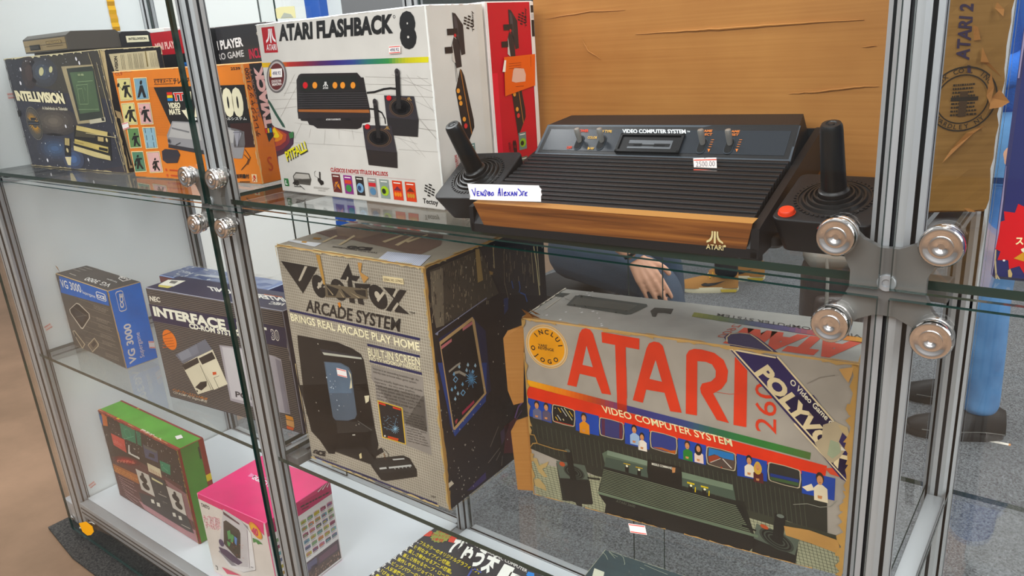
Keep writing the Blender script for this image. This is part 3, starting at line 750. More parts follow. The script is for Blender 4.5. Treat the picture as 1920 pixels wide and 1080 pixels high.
# red box behind
y2 = .1115
loc = Matrix.Translation((FBX, FBY, ZU)) @ Matrix.Rotation(math.radians(FBYAW), 4, 'Z') @ Vector((0, y2, 0))
g = GameBox('game_console_box', loc, FBYAW, FBW, .1045, FBH + .002, dict(f='#e3dfda', r='#c32a3a', t='#d8d2cc'), '#e9dcd8', 'red-sided game console box directly behind the white one, with an orange sticker', 'box', mat=M_GLOSS)
F = g.face('r')
side_art(F, lambda u, v: (u * .93 + .02, v), '#3a1420', '#4a1626')
F.rectu(.0955, 0, .104, .263, '#dedad4', 3); F.rectu(.0975, .215, .1035, .238, '#191919', 4); F.rectu(.0975, .248, .1035, .258, '#191919', 4); F.rectu(.0978, .2395, .1032, .2465, '#b8b8b6', 4)
F.rectu(.0006, 0, .004, .263, '#e6e2de', 3); F.rectu(.004, 0, .016, .17, '#d83a4c', 1)
o = g.done()
mb = MB(); G = Face(mb, F.W, F.o, F.u, F.vv, F.w, F.h, M_LABEL); G.clip = False; G.set(790, 0, 4)
G.poly([(612, 430), (846, 405), (846, 640), (622, 722)], '#df6a1c', 10)
G.poly([(600, 540), (614, 452), (628, 452), (622, 540)], '#f1e3d6', 11)
G.poly([(680, 530), (690, 510), (760, 515), (775, 560), (772, 610), (700, 620), (670, 610)], '#dcb6a2', 11)
for k in range(3): G.line([(648, 480 + k * 18), (740, 470 + k * 17)], .0005, '#8c3f14', 11)
G.line([(700, 650), (760, 645)], .0006, '#8c3f14', 11); G.line([(812, 420), (812, 500)], .0006, '#8c3f14', 11)
tag(mb.build('orange_sticker', parent=o), 'orange sticker with a torn pale patch')
# ================================================================ upper shelf, left bay
INK = '#16161a'
# dark blue space-scene box
g = GameBox('game_console_box', (-.943, .112, ZU), 1.1, .449, .131, .250, dict(f='#383945', r='#15151a', t='#8c8474', l='#1a1b24'), '#b9aa84',
            'dark blue starry game console box with a worn cream edge, below the brown plastic module', 'box', mat=M_WORN, dent=.001)
F = g.face('f').set(0, 80, 6)
F.poly([(40, 165), (1100, 90), (1180, 300), (1250, 640), (700, 560), (110, 420)], '#45423c', 1)
F.poly([(60, 190), (300, 190), (330, 560), (130, 600)], '#30323c', 1.5)
def blob(c, rx, ry, cols, l):
    for i, cc in enumerate(cols):
        k = 1 - i / len(cols); F.ell(c, (c[0] + rx * k, c[1] + ry * .25 * k), (c[0] + rx * .1 * k, c[1] - ry * k), cc, l + i * .15, 22)
blob((480, 330), 170, 170, ['#44454a', '#484b52', '#4d5560', '#56626f'], 2)
blob((330, 340), 90, 180, ['#3d3434', '#4a3c3a'], 2)
blob((600, 880), 280, 170, ['#464140', '#504a47', '#5b544e', '#675f57', '#736a60'], 2)
F.set(0, 200, 6)
blob((620, 470), 260, 170, ['#3c3d47', '#3e414f', '#41495b', '#455268', '#4a5d78', '#51698a'], 2)
blob((830, 590), 120, 120, ['#454c62', '#4a5c7c', '#536f9a'], 2.6)
F.poly([(735, 565), (805, 565), (800, 660), (768, 655)], '#d9cda6', 3.4)
F.specks(120, '#d8dbe6', .0007, 3.6); F.specks(26, '#eef0f6', .0015, 3.6)
F.set(0, 80, 6)
for c, rx, ry in (((468, 325), 26, 48), ((575, 302), 20, 36)): F.ell(c, (c[0] + rx, c[1] + 6), (c[0] + 5, c[1] - ry), '#c8c49a', 4, 12)
for c in ((235, 300), (235, 455), (860, 182), (896, 228)): F.ell(c, (c[0] + 10, c[1] + 4), (c[0] - 4, c[1] - 22), '#e8e6ee', 4, 10)
# printed television
F.poly([(692, 268), (1050, 244), (1190, 885), (880, 915)], '#a89c7e', 4); F.poly([(752, 290), (1052, 262), (1172, 846), (900, 880)], '#39403a', 5)
F.poly([(790, 335), (1050, 318), (1130, 770), (905, 800)], '#566a50', 6); F.poly([(1012, 868), (1190, 838), (1196, 888), (1020, 915)], '#c3bda8', 6); F.rect((1146, 845), (1184, 880), '#2c2b28', 7)
for a in (((880, 440), (1050, 428)), ((868, 478), (990, 468)), ((868, 478), (905, 692)), ((990, 468), (1000, 690)), ((905, 692), (1000, 690)), ((885, 520), (930, 515)), ((885, 520), (900, 660)), ((930, 515), (960, 655)), ((890, 752), (1118, 748)), ((950, 490), (970, 535))):
    F.line(a, .0009, '#8fa47f', 7)
F.text('03 00', (885, 372), (950, 370), (880, 350), '#a9b48c', 7, .03)
# lettering
F.text('INTELLIVISION', (200, 640), (742, 676), (170, 540), '#0e0f14', 5, .06); F.text('INTELLIVISION', (196, 642), (738, 680), (166, 545), '#ece2be', 6, .06)
F.text('A Inteligência na Televisão', (482, 750), (766, 762), (480, 718), '#d8d2bc', 6, .02)
# round mark
F.circ((390, 908), .0385, '#77736a', 4, 32); F.circ((390, 908), .0365, '#33312f', 5, 32); F.circ((390, 908), .0345, '#5a5650', 6, 32)
c = (388, 905)
for i in range(26):
    t = 2 * math.pi * i / 26; ex, ey = (78, 30), (-34, -128)
    d = lambda r, tt: (c[0] + ex[0] * r * math.cos(tt) + ey[0] * r * math.sin(tt), c[1] + ex[1] * r * math.cos(tt) + ey[1] * r * math.sin(tt))
    if abs(math.sin(t)) > .3: F.poly([d(.42, t - .11), d(.42, t + .11), d(1.0, t)], '#dba63a', 7)
F.poly([(318, 880), (448, 888), (452, 925), (325, 925)], '#24262c', 8); F.poly([(350, 840), (410, 845), (415, 870), (352, 868)], '#23262e', 8); F.line([(330, 905), (445, 908)], .0012, '#6d7280', 9)
# printed console
F.set(0, 200, 6)
F.poly([(840, 215), (1240, 300), (1262, 610), (1130, 590), (835, 470)], '#1b1a1a', 4)
F.poly([(865, 210), (1215, 285), (1212, 335), (862, 262)], '#cdbb80', 5); F.poly([(862, 268), (1100, 318), (1096, 352), (850, 335)], '#4f4a3a', 5)
F.poly([(845, 362), (1222, 455), (1222, 518), (842, 412)], '#c8b573', 5); F.poly([(1120, 452), (1218, 474), (1216, 505), (1118, 482)], '#1c1a18', 6); F.poly([(848, 385), (950, 408), (945, 425), (846, 402)], '#ad9a5e', 6)
F.poly([(832, 436), (1244, 555), (1252, 606), (1080, 568), (838, 490)], '#d2c391', 5)
F.poly([(1075, 325), (1235, 360), (1235, 408), (1080, 382)], '#1f1d1b', 6); F.poly([(1106, 335), (1172, 345), (1172, 394), (1108, 384)], '#b6a374', 7); F.circ((1208, 374), .0045, '#cdbb86', 7, 16); F.circ((1208, 374), .003, '#ded0a2', 8, 14)
F.poly([(722, 348), (800, 360), (804, 560), (735, 552)], '#211f22', 4); F.poly([(732, 352), (785, 358), (786, 438), (735, 430)], '#bfae7c', 5)
for i in range(3): F.line([(734 + 17 * i, 355), (737 + 17 * i, 432)], .0006, '#77684a', 6)
F.circ((764, 490), .0052, '#c9b98a', 5, 16); F.circ((764, 490), .0034, '#ddd0a6', 6, 16)
for c in ((540, 602), (1000, 596), (745, 220)): F.ell(c, (c[0] + 9, c[1] + 4), (c[0] - 4, c[1] - 20), '#e8e6ee', 5, 10)
F.wear('t', .0045, '#cfc7a6', 9, 50, .1); F.wear('r', .0035, '#c4b288', 9, 40, .15); F.wear('b', .003, '#bcae88', 9, 44, .4); F.wear('l', .004, '#0c0d12', 9, 22, .3)
F.unit(); 
for a in (((.70, .33), (.98, .30)), ((.965, .34), (.99, .02)), ((.955, .9), (.975, .42)), ((.9, .98), (.915, .86))): F.line(a, .0014, '#c9bb92', 10)
F.poly([(0.002, .52), (.03, .54), (.035, .49), (.004, .46)], '#0d0e13', 10)
F = g.face('r').set(0, 80, 6)
F.poly([(1140, 90), (1175, 95), (1260, 640), (1215, 660)], '#cbbd96', 3)
F.rectu(.010, .008, .121, .243, '#0f1013', 2); F.poly([(1222, 128), (1755, 85), (1800, 300), (1290, 330)], '#cfc7a6', 3); F.rectu(.032, .02, .112, .2, '#cfc7a6', 2.6)
F.poly([(1626, 98), (1640, 96), (1668, 270), (1652, 272)], '#8d7f52', 4)
F.text('VISION', (1328, 300), (1312, 152), (1296, 302), INK, 4, .04); F.text('INTELLI', (1338, 460), (1329, 305), (1306, 462), INK, 4, .04)
for x0 in (1355, 1435, 1500, 1560, 1680, 1730):
    for j in range(3): F.line([(x0 + j * 16, 135 - (x0 - 1355) * .08), (x0 + 22 + j * 16, 300 - (x0 - 1355) * .08)], .0007, '#5d5642', 4)
F.wear('t', .003, '#d5cbaa', 9, 30, .1); F.wear('r', .003, '#cfc4a0', 9, 30, .2); F.wear('l', .003, '#c8b98e', 9, 30, .3)
F.unit(); F.poly([(.02, .52), (.10, .5), (.14, .3), (.10, .04), (.05, .04), (.06, .35)], '#c2b48c', 8); F.poly([(.035, .46), (.07, .45), (.10, .06), (.07, .06)], '#1b1a16', 9)
g.done()
# brown plastic module lying on that box
t = empty('voice_module', (-.868, .132, ZU + .250), (0, 0, math.radians(2)), 'brown plastic game console module with a tan front plate, lying on the starry blue box', 'game module')
BR = plain('brown_plastic', '#4b4740', .45, 0, .4, (500, .2, .0004)); TAN = plain('tan_plate', '#a08b62', .4, .3)
mb = MB(); mb.box((.012, .012, 0), (.19, .10, .006), mat=BR, bev=.001)
mb.prism([(0, .006), (.118, .006), (.122, .012), (.122, .034), (.110, .044), (.012, .044), (0, .036)], 0, .202, axis='x', mat=BR)
mb.build('housing', parent=t)
mb = MB(); mb.box((.004, -.0012, .009), (.196, .0008, .033), mat=TAN); mb.box((.004, -.0016, .0205), (.196, -.0008, .0213), mat=BR)
mb.box((.030, -.002, .012), (.078, -.0008, .023), mat=M_BLACKG); mb.box((.034, -.0024, .0145), (.074, -.0018, .0205), mat=plain('dark_switch', '#2c2a26'))
F = Face(mb, Matrix(), (.004, -.0012, .009), (1, 0, 0), (0, 0, 1), .192, .024, M_CARD); F.unit()
F.rrect((.55, .5), (.92, .8), .001, '#6f5d3c', 2); F.text('INTELLIVOICE', (.57, .55), (.90, .55), (.57, .74), '#c8b383', 3); F.small((.55, .3), (.94, .3), (.55, .42), 1, '#6f5d3c', 3, .6, .05); F.line([(.43, .1), (.43, .9)], .0006, '#6f5d3c', 3)
mb.build('front_plate', parent=t)
mb = MB(); mb.box((.045, .030, -.0), (.18, .04, .003), mat=BR)
mb.build('foot', parent=t)
t = empty('game_cartridge', (-.790, .252, ZU + .252), (0, 0, math.radians(2)), 'black game cartridge with a cream label, plugged into the side of the brown module', 'game cartridge')
mb = MB(); mb.prism([(0, 0), (.078, 0), (.078, .030), (.066, .037), (.006, .037), (0, .032)], 0, .122, axis='x', mat=M_BLACKP); mb.build('housing', parent=t)
mb = MB(); F = Face(mb, Matrix(), (.122, .010, .008), (0, 1, 0), (0, 0, 1), .060, .022, M_LABEL); F.unit(); F.rectu(0, 0, .06, .022, '#17171a', 1); F.rectu(.003, .005, .057, .019, '#e9e3c6', 2); F.text('SPACE SPARTANS'[:0] or 'INTELLIVISION', (.14, .45), (.86, .45), (.14, .68), '#22221e', 3, .03)
mb.build('cartridge_label', parent=t)
# orange box
g = GameBox('game_console_box', (-.425, .102, ZU), 4.6, .386, .046, .206, dict(f='#e08a40', r='#d87a2a', t='#d9a066'), '#e0b070',
            'orange game console box with yellow, blue, pink and green sport pictograms', 'box', mat=M_CARD)
F = g.face('f').set(210, 100, 6)
for i in range(44):
    y = 380 + i * 12.5; F.line([(270 + i * 2.6, y), (640, y + 8)], .0005, '#b96a22', 1)
F.poly([(470, 382), (1490, 352), (1610, 1055), (1100, 1075), (660, 800)], '#17171a', 2)
F.poly([(1330, 790), (1590, 780), (1612, 1055), (1380, 1060)], '#40201e', 3)
F.text('ビデオメート', (480, 336), (672, 328), (474, 300), INK, 2, .02); F.line([(472, 292), (682, 284)], .0009, INK, 2); F.line([(478, 350), (686, 342)], .0009, INK, 2)
F.text('テレビジャック', (692, 342), (1010, 326), (686, 290), INK, 2, .03); F.text('2539', (1338, 188), (1444, 184), (1334, 158), INK, 2, .02); F.text('CC9', (40, 250), (118, 246), (34, 216), '#b5502c', 2)
for i, c in enumerate(('#d8433a', '#f0c62e', '#2a86c8')): F.poly([(618 + i * 4, 438 + i * 34), (678 + i * 4, 436 + i * 34), (684 + i * 4, 466 + i * 34), (622 + i * 4, 468 + i * 34)], c, 4)
F.poly([(690, 440), (850, 434), (852, 460), (790, 462), (803, 534), (768, 536), (758, 466), (732, 468), (748, 536), (716, 538), (704, 466), (694, 466)], '#f2efe8', 4); F.poly([(696, 446), (846, 440), (848, 455), (786, 457), (796, 530), (774, 532), (764, 460), (728, 462), (741, 530), (720, 532), (709, 461), (699, 461)], '#d8433a', 5)
F.text('VIDEO', (642, 616), (776, 612), (634, 560), '#ece4c8', 4, .05); F.text('MATE', (652, 688), (776, 682), (644, 632), '#ece4c8', 4, .05)
F.poly([(785, 640), (835, 635), (850, 430), (892, 428), (910, 752), (870, 755)], '#ece4c8', 4)
F.text('ACK', (930, 690), (1280, 680), (900, 430), '#ece4c8', 4, .07); F.text('1500', (1100, 690), (1498, 686), (1060, 424), '#ece4c8', 4, .07)
F.poly([(940, 620), (962, 550), (985, 620)], '#e0c34a', 5); F.poly([(922, 418), (936, 372), (950, 418)], '#c9443c', 4)
F.text('●ジョイコントロールシステム', (930, 752), (1520, 748), (926, 726), '#f0eee6', 4, .01)
F.set(210, 190, 6)
F.poly([(680, 222), (1050, 240), (1400, 310), (1490, 340), (1500, 480), (1470, 640), (1430, 645), (1050, 600), (640, 500), (620, 380)], '#9a989a', 3)
F.poly([(690, 235), (1040, 255), (1380, 330), (1370, 470), (1000, 440), (640, 400)], '#b7b4b2', 4); F.poly([(640, 480), (1090, 560), (1090, 605), (640, 520)], '#3d3a3f', 5)
F.poly([(565, 560), (600, 535), (740, 545), (770, 600), (740, 690), (620, 695), (575, 660)], '#39353f', 5); F.poly([(1060, 620), (1200, 600), (1220, 700), (1180, 780), (1090, 750)], '#332f3c', 5)
F.line([(680, 300), (870, 345)], .003, '#7c7a7c', 5); F.rect((1008, 310), (1040, 342), '#1d1c1e', 6); F.rect((998, 360), (1030, 392), '#1d1c1e', 6); F.line([(725, 490), (775, 465)], .0014, '#3a383c', 6); F.circ((650, 445), .005, '#6c6a70', 6, 14); F.circ((650, 445), .0026, '#2d2b30', 7, 12)
F.poly([(1375, 335), (1430, 330), (1462, 360), (1410, 520)], '#a3a1a8', 5); F.line([(1370, 350), (1440, 345), (1425, 500)], .001, '#6b6974', 6)
F.line([(1490, 600), (1540, 650), (1520, 700), (1460, 770)], .0014, '#231f22', 5); F.line([(1500, 540), (1560, 630), (1530, 710)], .0014, '#231f22', 5)
for i in range(2):
    F.circ((612 + i * 12, 770 + i * 62), .0028, '#cf5a3a', 3, 12); F.small((650 + i * 14, 782 + i * 60), (770 + i * 10, 790 + i * 62), (648 + i * 14, 760 + i * 60), 1, '#cf5a3a', 3, .8, .05)
F.text('説明書付', (1400, 862), (1548, 862), (1396, 826), INK, 3, .03); F.small((1440, 912), (1560, 912), (1440, 890), 1, '#5a3a1c', 3, .6, .05)
F.poly([(1572, 818), (1630, 820), (1640, 910), (1580, 908)], '#f0cfa6', 3); F.circ((1605, 848), .003, '#c8402e', 4, 12); F.line([(1585, 860), (1622, 900)], .0014, '#c8402e', 4); F.line([(1622, 862), (1588, 902)], .0014, '#c8402e', 4)
F.set(210, 100, 6)
def man(c, k, tilt, flip, bat, l=5):
    """pictogram player: head, body, arms and legs in black"""
    x, y = c; f = -1 if flip else 1; Q = lambda pts: [(x + (px_ * f + tilt * py_) * k, y + py_ * k) for px_, py_ in pts]
    hc = Q([(0, -62)])[0]; F.ell(hc, (hc[0] + 13 * k, hc[1]), (hc[0] + 2, hc[1] - 18 * k), '#121214', l, 14)
    F.poly(Q([(-22, -38), (50, -42), (52, -20), (24, -18), (26, 30), (62, 95), (38, 100), (8, 48), (-4, 98), (-28, 96), (-16, 30), (-14, -4), (-34, 24), (-46, 12)]), '#121214', l)
    if bat: b = Q([bat])[0]; F.ell(b, (b[0] + 14 * k, b[1]), (b[0] + 3, b[1] - 24 * k), '#121214', l, 14); F.line([b, Q([(-38, 10)])[0]], .0012, '#121214', l)
cells = [((60, 282), (238, 524), '#d8cf92'), ((246, 276), (414, 520), '#84a9bb'), ((106, 562), (284, 796), '#d8cf92'), ((290, 560), (464, 796), '#dbb0ae'), ((160, 842), (336, 1056), '#6a8f5c'), ((344, 836), (514, 1058), '#98b9c6')]
def cell(P4, col):
    cx = sum(p[0] for p in P4) / 4; cy = sum(p[1] for p in P4) / 4
    F.poly(P4, '#e9dcae', 3); F.poly([(cx + (p[0] - cx) * .9, cy + (p[1] - cy) * .92) for p in P4], '#3a3428', 3.5); F.poly([(cx + (p[0] - cx) * .87, cy + (p[1] - cy) * .9) for p in P4], col, 4)
cell([(58, 284), (204, 276), (245, 525), (100, 538)], '#d8cf92'); man((158, 398), 1.0, .12, False, (-78, -40))
cell([(242, 276), (392, 268), (426, 518), (276, 530)], '#84a9bb'); F.ell((330, 328), (344, 328), (332, 302), '#121214', 5, 14); F.poly([(318, 360), (348, 358), (392, 496), (362, 500), (340, 430), (312, 498), (292, 500)], '#121214', 5)
cell([(104, 562), (252, 552), (294, 800), (144, 808)], '#d8cf92'); man((212, 672), 1.0, .1, False, (-50, 40))
cell([(288, 558), (432, 552), (472, 798), (328, 804)], '#dbb0ae'); man((376, 672), 1.0, .12, False, None); F.ell((325, 642), (340, 644), (322, 616), '#a05050', 5, 18, .8)
cell([(170, 838), (300, 832), (340, 1060), (208, 1070)], '#6a8f5c'); man((265, 960), .85, .1, False, None)
cell([(340, 832), (486, 826), (522, 1068), (384, 1076)], '#98b9c6')
for x, y in ((378, 870), (446, 866), (394, 950), (462, 950), (406, 1032), (476, 1030)): F.line([(x - 4, y - 28), (x + 4, y + 24)], .0014, '#16222c', 5)
F.set(210, 190, 6)
cell([(218, 562), (352, 558), (394, 790), (262, 798)], '#5f8c70'); man((300, 672), .9, .1, False, (-40, 42))
cell([(386, 566), (536, 560), (580, 798), (430, 806)], '#e0b6b2'); man((494, 700), .8, .1, False, (-30, 50))
F.wear('t', .0022, '#e6c493', 8, 40, .3); F.wear('r', .0026, '#cdb48c', 8, 44, .35); F.wear('b', .0012, '#e2b67c', 8, 40, .5)
F.set(210, 100, 6)
F = g.face('r'); F.unit()
F.poly([(.30, .99), (.98, .99), (.98, .40), (.62, .34), (.30, .80)], '#17171a', 2); F.text('ALL COLOR TV', (.42, .55), (.36, .96), (.30, .55), '#8f6a5c', 3, .02)
F.text('TVJACK', (.90, .46), (.84, .97), (.56, .46), '#e0b4b0', 3, .07); F.text('テレビジャック1500', (.26, .40), (.22, .96), (.10, .40), '#43240e', 3, .02)
for i, c in enumerate(('#d8433a', '#f0c62e', '#2a86c8')): F.rectu(.024 + i * .005, .086, .028 + i * .005, .094, c, 4)
F.text('S', (.40, .1), (.62, .1), (.40, .22), '#c25434', 3)
F.wear('l', .002, '#dcbd8f', 6, 30, .3)
o = g.done(); F = g.face('f').set(210, 190, 6)
sticker(F, (136, 322), (206, 300), (118, 250), o, label='small white price sticker on the left edge of the orange box')
# mini player boxes behind
for nm, loc, yaw, wdh, cols, lab in (('w', (-.755, .330, ZU), 2, (.140, .10, .292), dict(f='#e6e6e2', t='#e8e8e4', r='#d9d9d6'), 'white slim game box standing behind the starry blue box, black lettering on top'),
                                     ('r', (-.600, .29, ZU), 3, (.165, .09, .281), dict(f='#131316', t='#a32630', r='#121214'), 'black slim game box with a red top band, behind the orange box'),
                                     ('b', (-.412, .332, ZU), 3, (.168, .09, .280), dict(f='#2a2a2e', t='#3a3a3e', r='#1c1c20'), 'all-black slim game box with pink and orange print, left of the white game box')):
    g = GameBox('handheld_game_box', loc, yaw, *wdh, cols, '#d9cfc4' if nm == 'w' else '#44302e', lab, 'box', mat=M_GLOSS)
    F = g.face('f'); F.unit()
    if nm == 'w':
        F.text('MINI PLAYER', (.30, .905), (1.30, .91), (.30, .955), '#1b1b1d', 2, .03); F.rectu(.02, .19, .12, .235, '#3c5c9a', 2)
    if nm == 'r':
        F.rectu(0, .232, .165, .281, '#b12632', 1); F.text('MINI PLAYER', (.07, .865), (.62, .875), (.07, .915), '#eebcb4', 2, .04)
        F.rrect((.62, .66), (.95, .76), .003, '#3a78b8', 2); F.rrect((.64, .675), (.93, .745), .002, '#285a98', 3); F.small((.67, .69), (.9, .69), (.67, .735), 2, '#a9c8e6', 4, .5, .1)
        F.poly([(.22, .45), (.30, .74), (.38, .60), (.36, .3)], '#2d5a80', 2); F.poly([(.32, .4), (.40, .62), (.44, .4)], '#8a6a34', 2); F.line([(.52, .8), (.54, .2)], .003, '#341414', 2)
    if nm == 'b':
        F.text('MINI PLAYER', (-.25, .83), (.52, .85), (-.25, .89), '#e4e2e0', 2, .04); F.text('RETRO GAME', (-.25, .755), (.50, .775), (-.25, .80), '#c4c2c0', 2, .02); F.text('INCLUDES 20 GAMES', (.60, .755), (1.5, .78), (.60, .82), '#b8324e', 2, .03)
        F.rectu(0, .166, .168, .170, '#402030', 2); F.rectu(.10, 0, .168, .165, '#231a2e', 1); F.rectu(.112, .128, .132, .155, '#e08c1e', 3); F.rectu(.138, .128, .158, .155, '#e08c1e', 3); F.rectu(.116, .1, .158, .128, '#b0401e', 3); F.rectu(.158, .1, .168, .155, '#2e7a3c', 3)
        F.circ((.83, .925), .004, '#cfc9b8', 3, 12); F.circ((.83, .925), .0022, '#2a2a2e', 4, 10)
    g.done()
# ================================================================ middle shelf, left bay
g = GameBox('game_console_box', (-.955, .104, ZL), -2.4, .302, .078, .197, dict(f='#57534e', r='#0c7fd8', t='#4c4b4a', l='#44423e'), '#b99f78',
            'grey and blue game console box on the middle glass shelf at the left end', 'box', mat=M_WORN)
F = g.face('f').set(100, 480, 4.909); WH = '#e2e0da'
F.poly([(52, 182), (490, 320), (518, 460), (72, 336)], '#1a68b4', 2)
F.text('VG 3000', (78, 284), (264, 338), (60, 212), WH, 3, .01); F.text('Supergame', (272, 342), (392, 388), (262, 312), WH, 3)
F.poly([(392, 334), (402, 324), (470, 348), (482, 362), (492, 410), (484, 420), (414, 398), (402, 385)], WH, 3); F.poly([(398, 338), (406, 331), (466, 353), (476, 364), (485, 406), (480, 413), (418, 393), (408, 383)], '#1a68b4', 4)
F.text('CCE', (408, 378), (482, 402), (402, 350), WH, 5, .05)
F.poly([(150, 490), (215, 430), (240, 438), (335, 530), (340, 570), (275, 672), (258, 668), (155, 520)], '#c9c0b0', 3); F.poly([(156, 492), (215, 438), (238, 446), (328, 532), (332, 568), (272, 660), (260, 656), (162, 520)], '#1f2022', 4)
F.poly([(200, 500), (300, 540), (280, 620), (215, 560)], '#2d3338', 5); F.line([(190, 470), (320, 560)], .0006, '#8c877c', 6); F.line([(215, 560), (320, 540)], .0006, '#8c877c', 6)
F.poly([(178, 688), (198, 684), (296, 812), (275, 850), (264, 846), (186, 712)], '#b9ac94', 3); F.poly([(184, 694), (196, 692), (288, 812), (273, 840), (268, 838), (192, 712)], '#5f564c', 4); F.poly([(190, 700), (205, 712), (220, 748), (205, 742)], '#26262a', 5)
F.poly([(318, 818), (380, 750), (420, 808), (418, 830), (364, 886)], '#b9ac94', 3); F.poly([(325, 820), (380, 760), (412, 808), (410, 828), (362, 876)], '#6a5f52', 4); F.poly([(350, 812), (380, 778), (402, 806), (372, 842)], '#2b2a2c', 5)
F.line([(240, 720), (290, 745), (310, 715), (340, 690), (375, 690)], .0008, '#3b3734', 4)
for y0 in (388, 452, 520, 572, 640, 690, 752, 800):
    F.line([(200 + (y0 - 388) * .25, y0 - 8), (515 + (y0 - 388) * .22, y0 + 100)], .0004, '#a89e8c', 3)
for y0 in (440, 552, 610, 700, 765, 880): F.small((375 + (y0 - 440) * .25, y0 + 40), (520 + (y0 - 440) * .25, y0 + 95), (370 + (y0 - 440) * .25, y0), 3, '#9b9284', 3, .3, .4)
F.wear('l', .002, '#a58458', 6, 30, .5); F.wear('r', .0016, '#8d8474', 6); F.wear('b', .0014, '#8a7c66', 6)
F = g.face('t').set(100, 480, 4.909)
F.text('VG 3000', (545, 262), (318, 196), (505, 288), WH, 2, .01); F.text('Supergame', (592, 240), (498, 208), (580, 250), WH, 2); F.poly([(612, 192), (690, 192), (718, 218), (640, 236), (596, 208)], WH, 2); F.poly([(618, 197), (688, 197), (706, 217), (642, 230), (606, 208)], '#4c4b4a', 3); F.text('CCE', (690, 222), (622, 204), (676, 202), WH, 4, .05)
F.line([(150, 160), (208, 182)], .002, '#c9c4b8', 2); F.small((420, 120), (330, 92), (200, 150), 4, '#8d8a84', 2, .3)
F = g.face('r').set(100, 480, 4.909)
F.rrect((566, 330), (680, 498), .006, WH, 2); F.rrect((572, 338), (674, 490), .005, '#0c7fd8', 3); F.text('CCE', (648, 478), (636, 345), (618, 480), WH, 4, .06)
F.text('VG 3000', (766, 978), (706, 616), (706, 996), WH, 2, .03); F.text('Supergame', (838, 928), (790, 700), (800, 940), WH, 2, .0)
F.wear('l', .0018, '#b69a6e', 6, 30, .4); F.wear('t', .0012, '#b69a6e', 6, 30, .4)
o = g.done(); sticker(F, (882, 848), (935, 848), (870, 782), o, label='small white price sticker on the blue side')
mb = MB(); mb.add([(.002, .01, .197), (.018, .006, .198), (.012, .004, .213), (-.012, .008, .215), (-.016, .014, .207)], [(0, 1, 2, 3, 4)], '#8d6a40', M_CARTON); tag(mb.build('torn_flap', parent=o), 'torn brown cardboard flap')
# dark blue striped box
g = GameBox('game_console_box', (-.406, .062, ZL), 6.0, .404, .082, .25, dict(f='#2a2a33', r='#181b3a', t='#1c2146', l='#171930'), '#8b8a94',
            'navy pin-striped game accessory box with white lettering and an orange oval, behind the middle post', 'box', mat=M_CARD)
F = g.face('f')
for i in range(62): F.rectu(.003, .004 + i * .00397, .401, .0056 + i * .00397, '#77716a', 1)
F.set(270, 500, 6)
F.text('NEC', (70, 380), (188, 400), (62, 328), '#e9e2d2', 3, .035)
F.poly([(40, 415), (1610, 690), (1640, 920), (1100, 800), (95, 610)], '#20244a', 2)
F.text('INTERFACE UNIT', (118, 545), (1400, 800), (96, 448), '#efe8d6', 3, .05); F.text('CD-ROM SYSTEM', (515, 688), (1090, 798), (506, 635), '#efe8d6', 3, .045); F.text('30', (1440, 815), (1532, 830), (1424, 705), '#d9d4cc', 4, .05); F.text('30', (1444, 810), (1528, 824), (1430, 712), '#20244a', 5, .0)
F.circ((290, 822), .0225, '#df7a22', 3); F.line([(200, 782), (315, 735)], .0012, '#3a2a1a', 4)
for k in range(4): F.line([(215, 812 + k * 32), (325 + k * 8, 800 + k * 30)], .0018, '#b95d18', 4)
F.set(270, 650, 6)
F.poly([(355, 92), (690, -85), (770, 30), (600, 110), (440, 190)], '#70747f', 3); F.poly([(380, 78), (500, 20), (545, 105), (430, 160)], '#8a8e98', 4); F.poly([(505, 20), (595, -25), (625, 70), (545, 110)], '#7c808b', 4)
F.poly([(430, 205), (600, 110), (780, 480), (610, 535)], '#d6ceb6', 4); F.poly([(430, 205), (605, 118), (625, 178), (465, 262)], '#222428', 5); F.poly([(580, 455), (640, 395), (710, 385), (710, 440), (650, 492)], '#1d1f22', 5); F.circ((603, 498), .0026, '#2a2420', 5, 12)
F.poly([(595, 115), (775, 30), (945, 420), (790, 485)], '#ddd5bd', 4); F.poly([(620, 130), (770, 55), (808, 132), (660, 200)], '#222428', 5); F.poly([(775, 285), (815, 280), (820, 310), (780, 318)], '#d2603c', 5); F.line([(790, 348), (848, 470)], .0012, '#2a2a2a', 5); F.line([(790, 348), (850, 325)], .0008, '#7a7466', 5); F.line([(635, 205), (760, 480)], .0012, '#3c3830', 5)
F.poly([(850, -20), (1160, 20), (1480, 110), (1545, 140), (1650, 760), (1280, 690), (975, 605)], '#a8a3a8', 3); F.poly([(880, 0), (1180, 40), (1260, 640), (990, 580)], '#c6c2c4', 4); F.poly([(1480, 130), (1540, 160), (1640, 745), (1590, 740)], '#8b8790', 5)
F.text('PC Engine', (1035, 560), (1510, 660), (1030, 500), '#32343e', 5, .03)
F.text('インターフェースユニットIFU-30', (318, 492), (706, 600), (330, 470), '#d98a3a', 3, .01); F.text('CD-ROM² PC Engine専用', (330, 520), (706, 628), (336, 500), '#cfc8ba', 3, .01)
F.poly([(1592, 765), (1675, 790), (1690, 835), (1605, 812)], '#e0961e', 4); F.poly([(1600, 818), (1690, 840), (1695, 910), (1610, 880)], '#d9a468', 4); F.poly([(1606, 886), (1692, 912), (1680, 940), (1612, 920)], '#d9601c', 4)
F.wear('t', .0012, '#8d8c98', 6, 40, .6); F.wear('r', .0016, '#b9b4ae', 6, 36, .6); F.wear('b', .001, '#8d8c98', 6, 40, .7)
F = g.face('t').set(270, 500, 6)
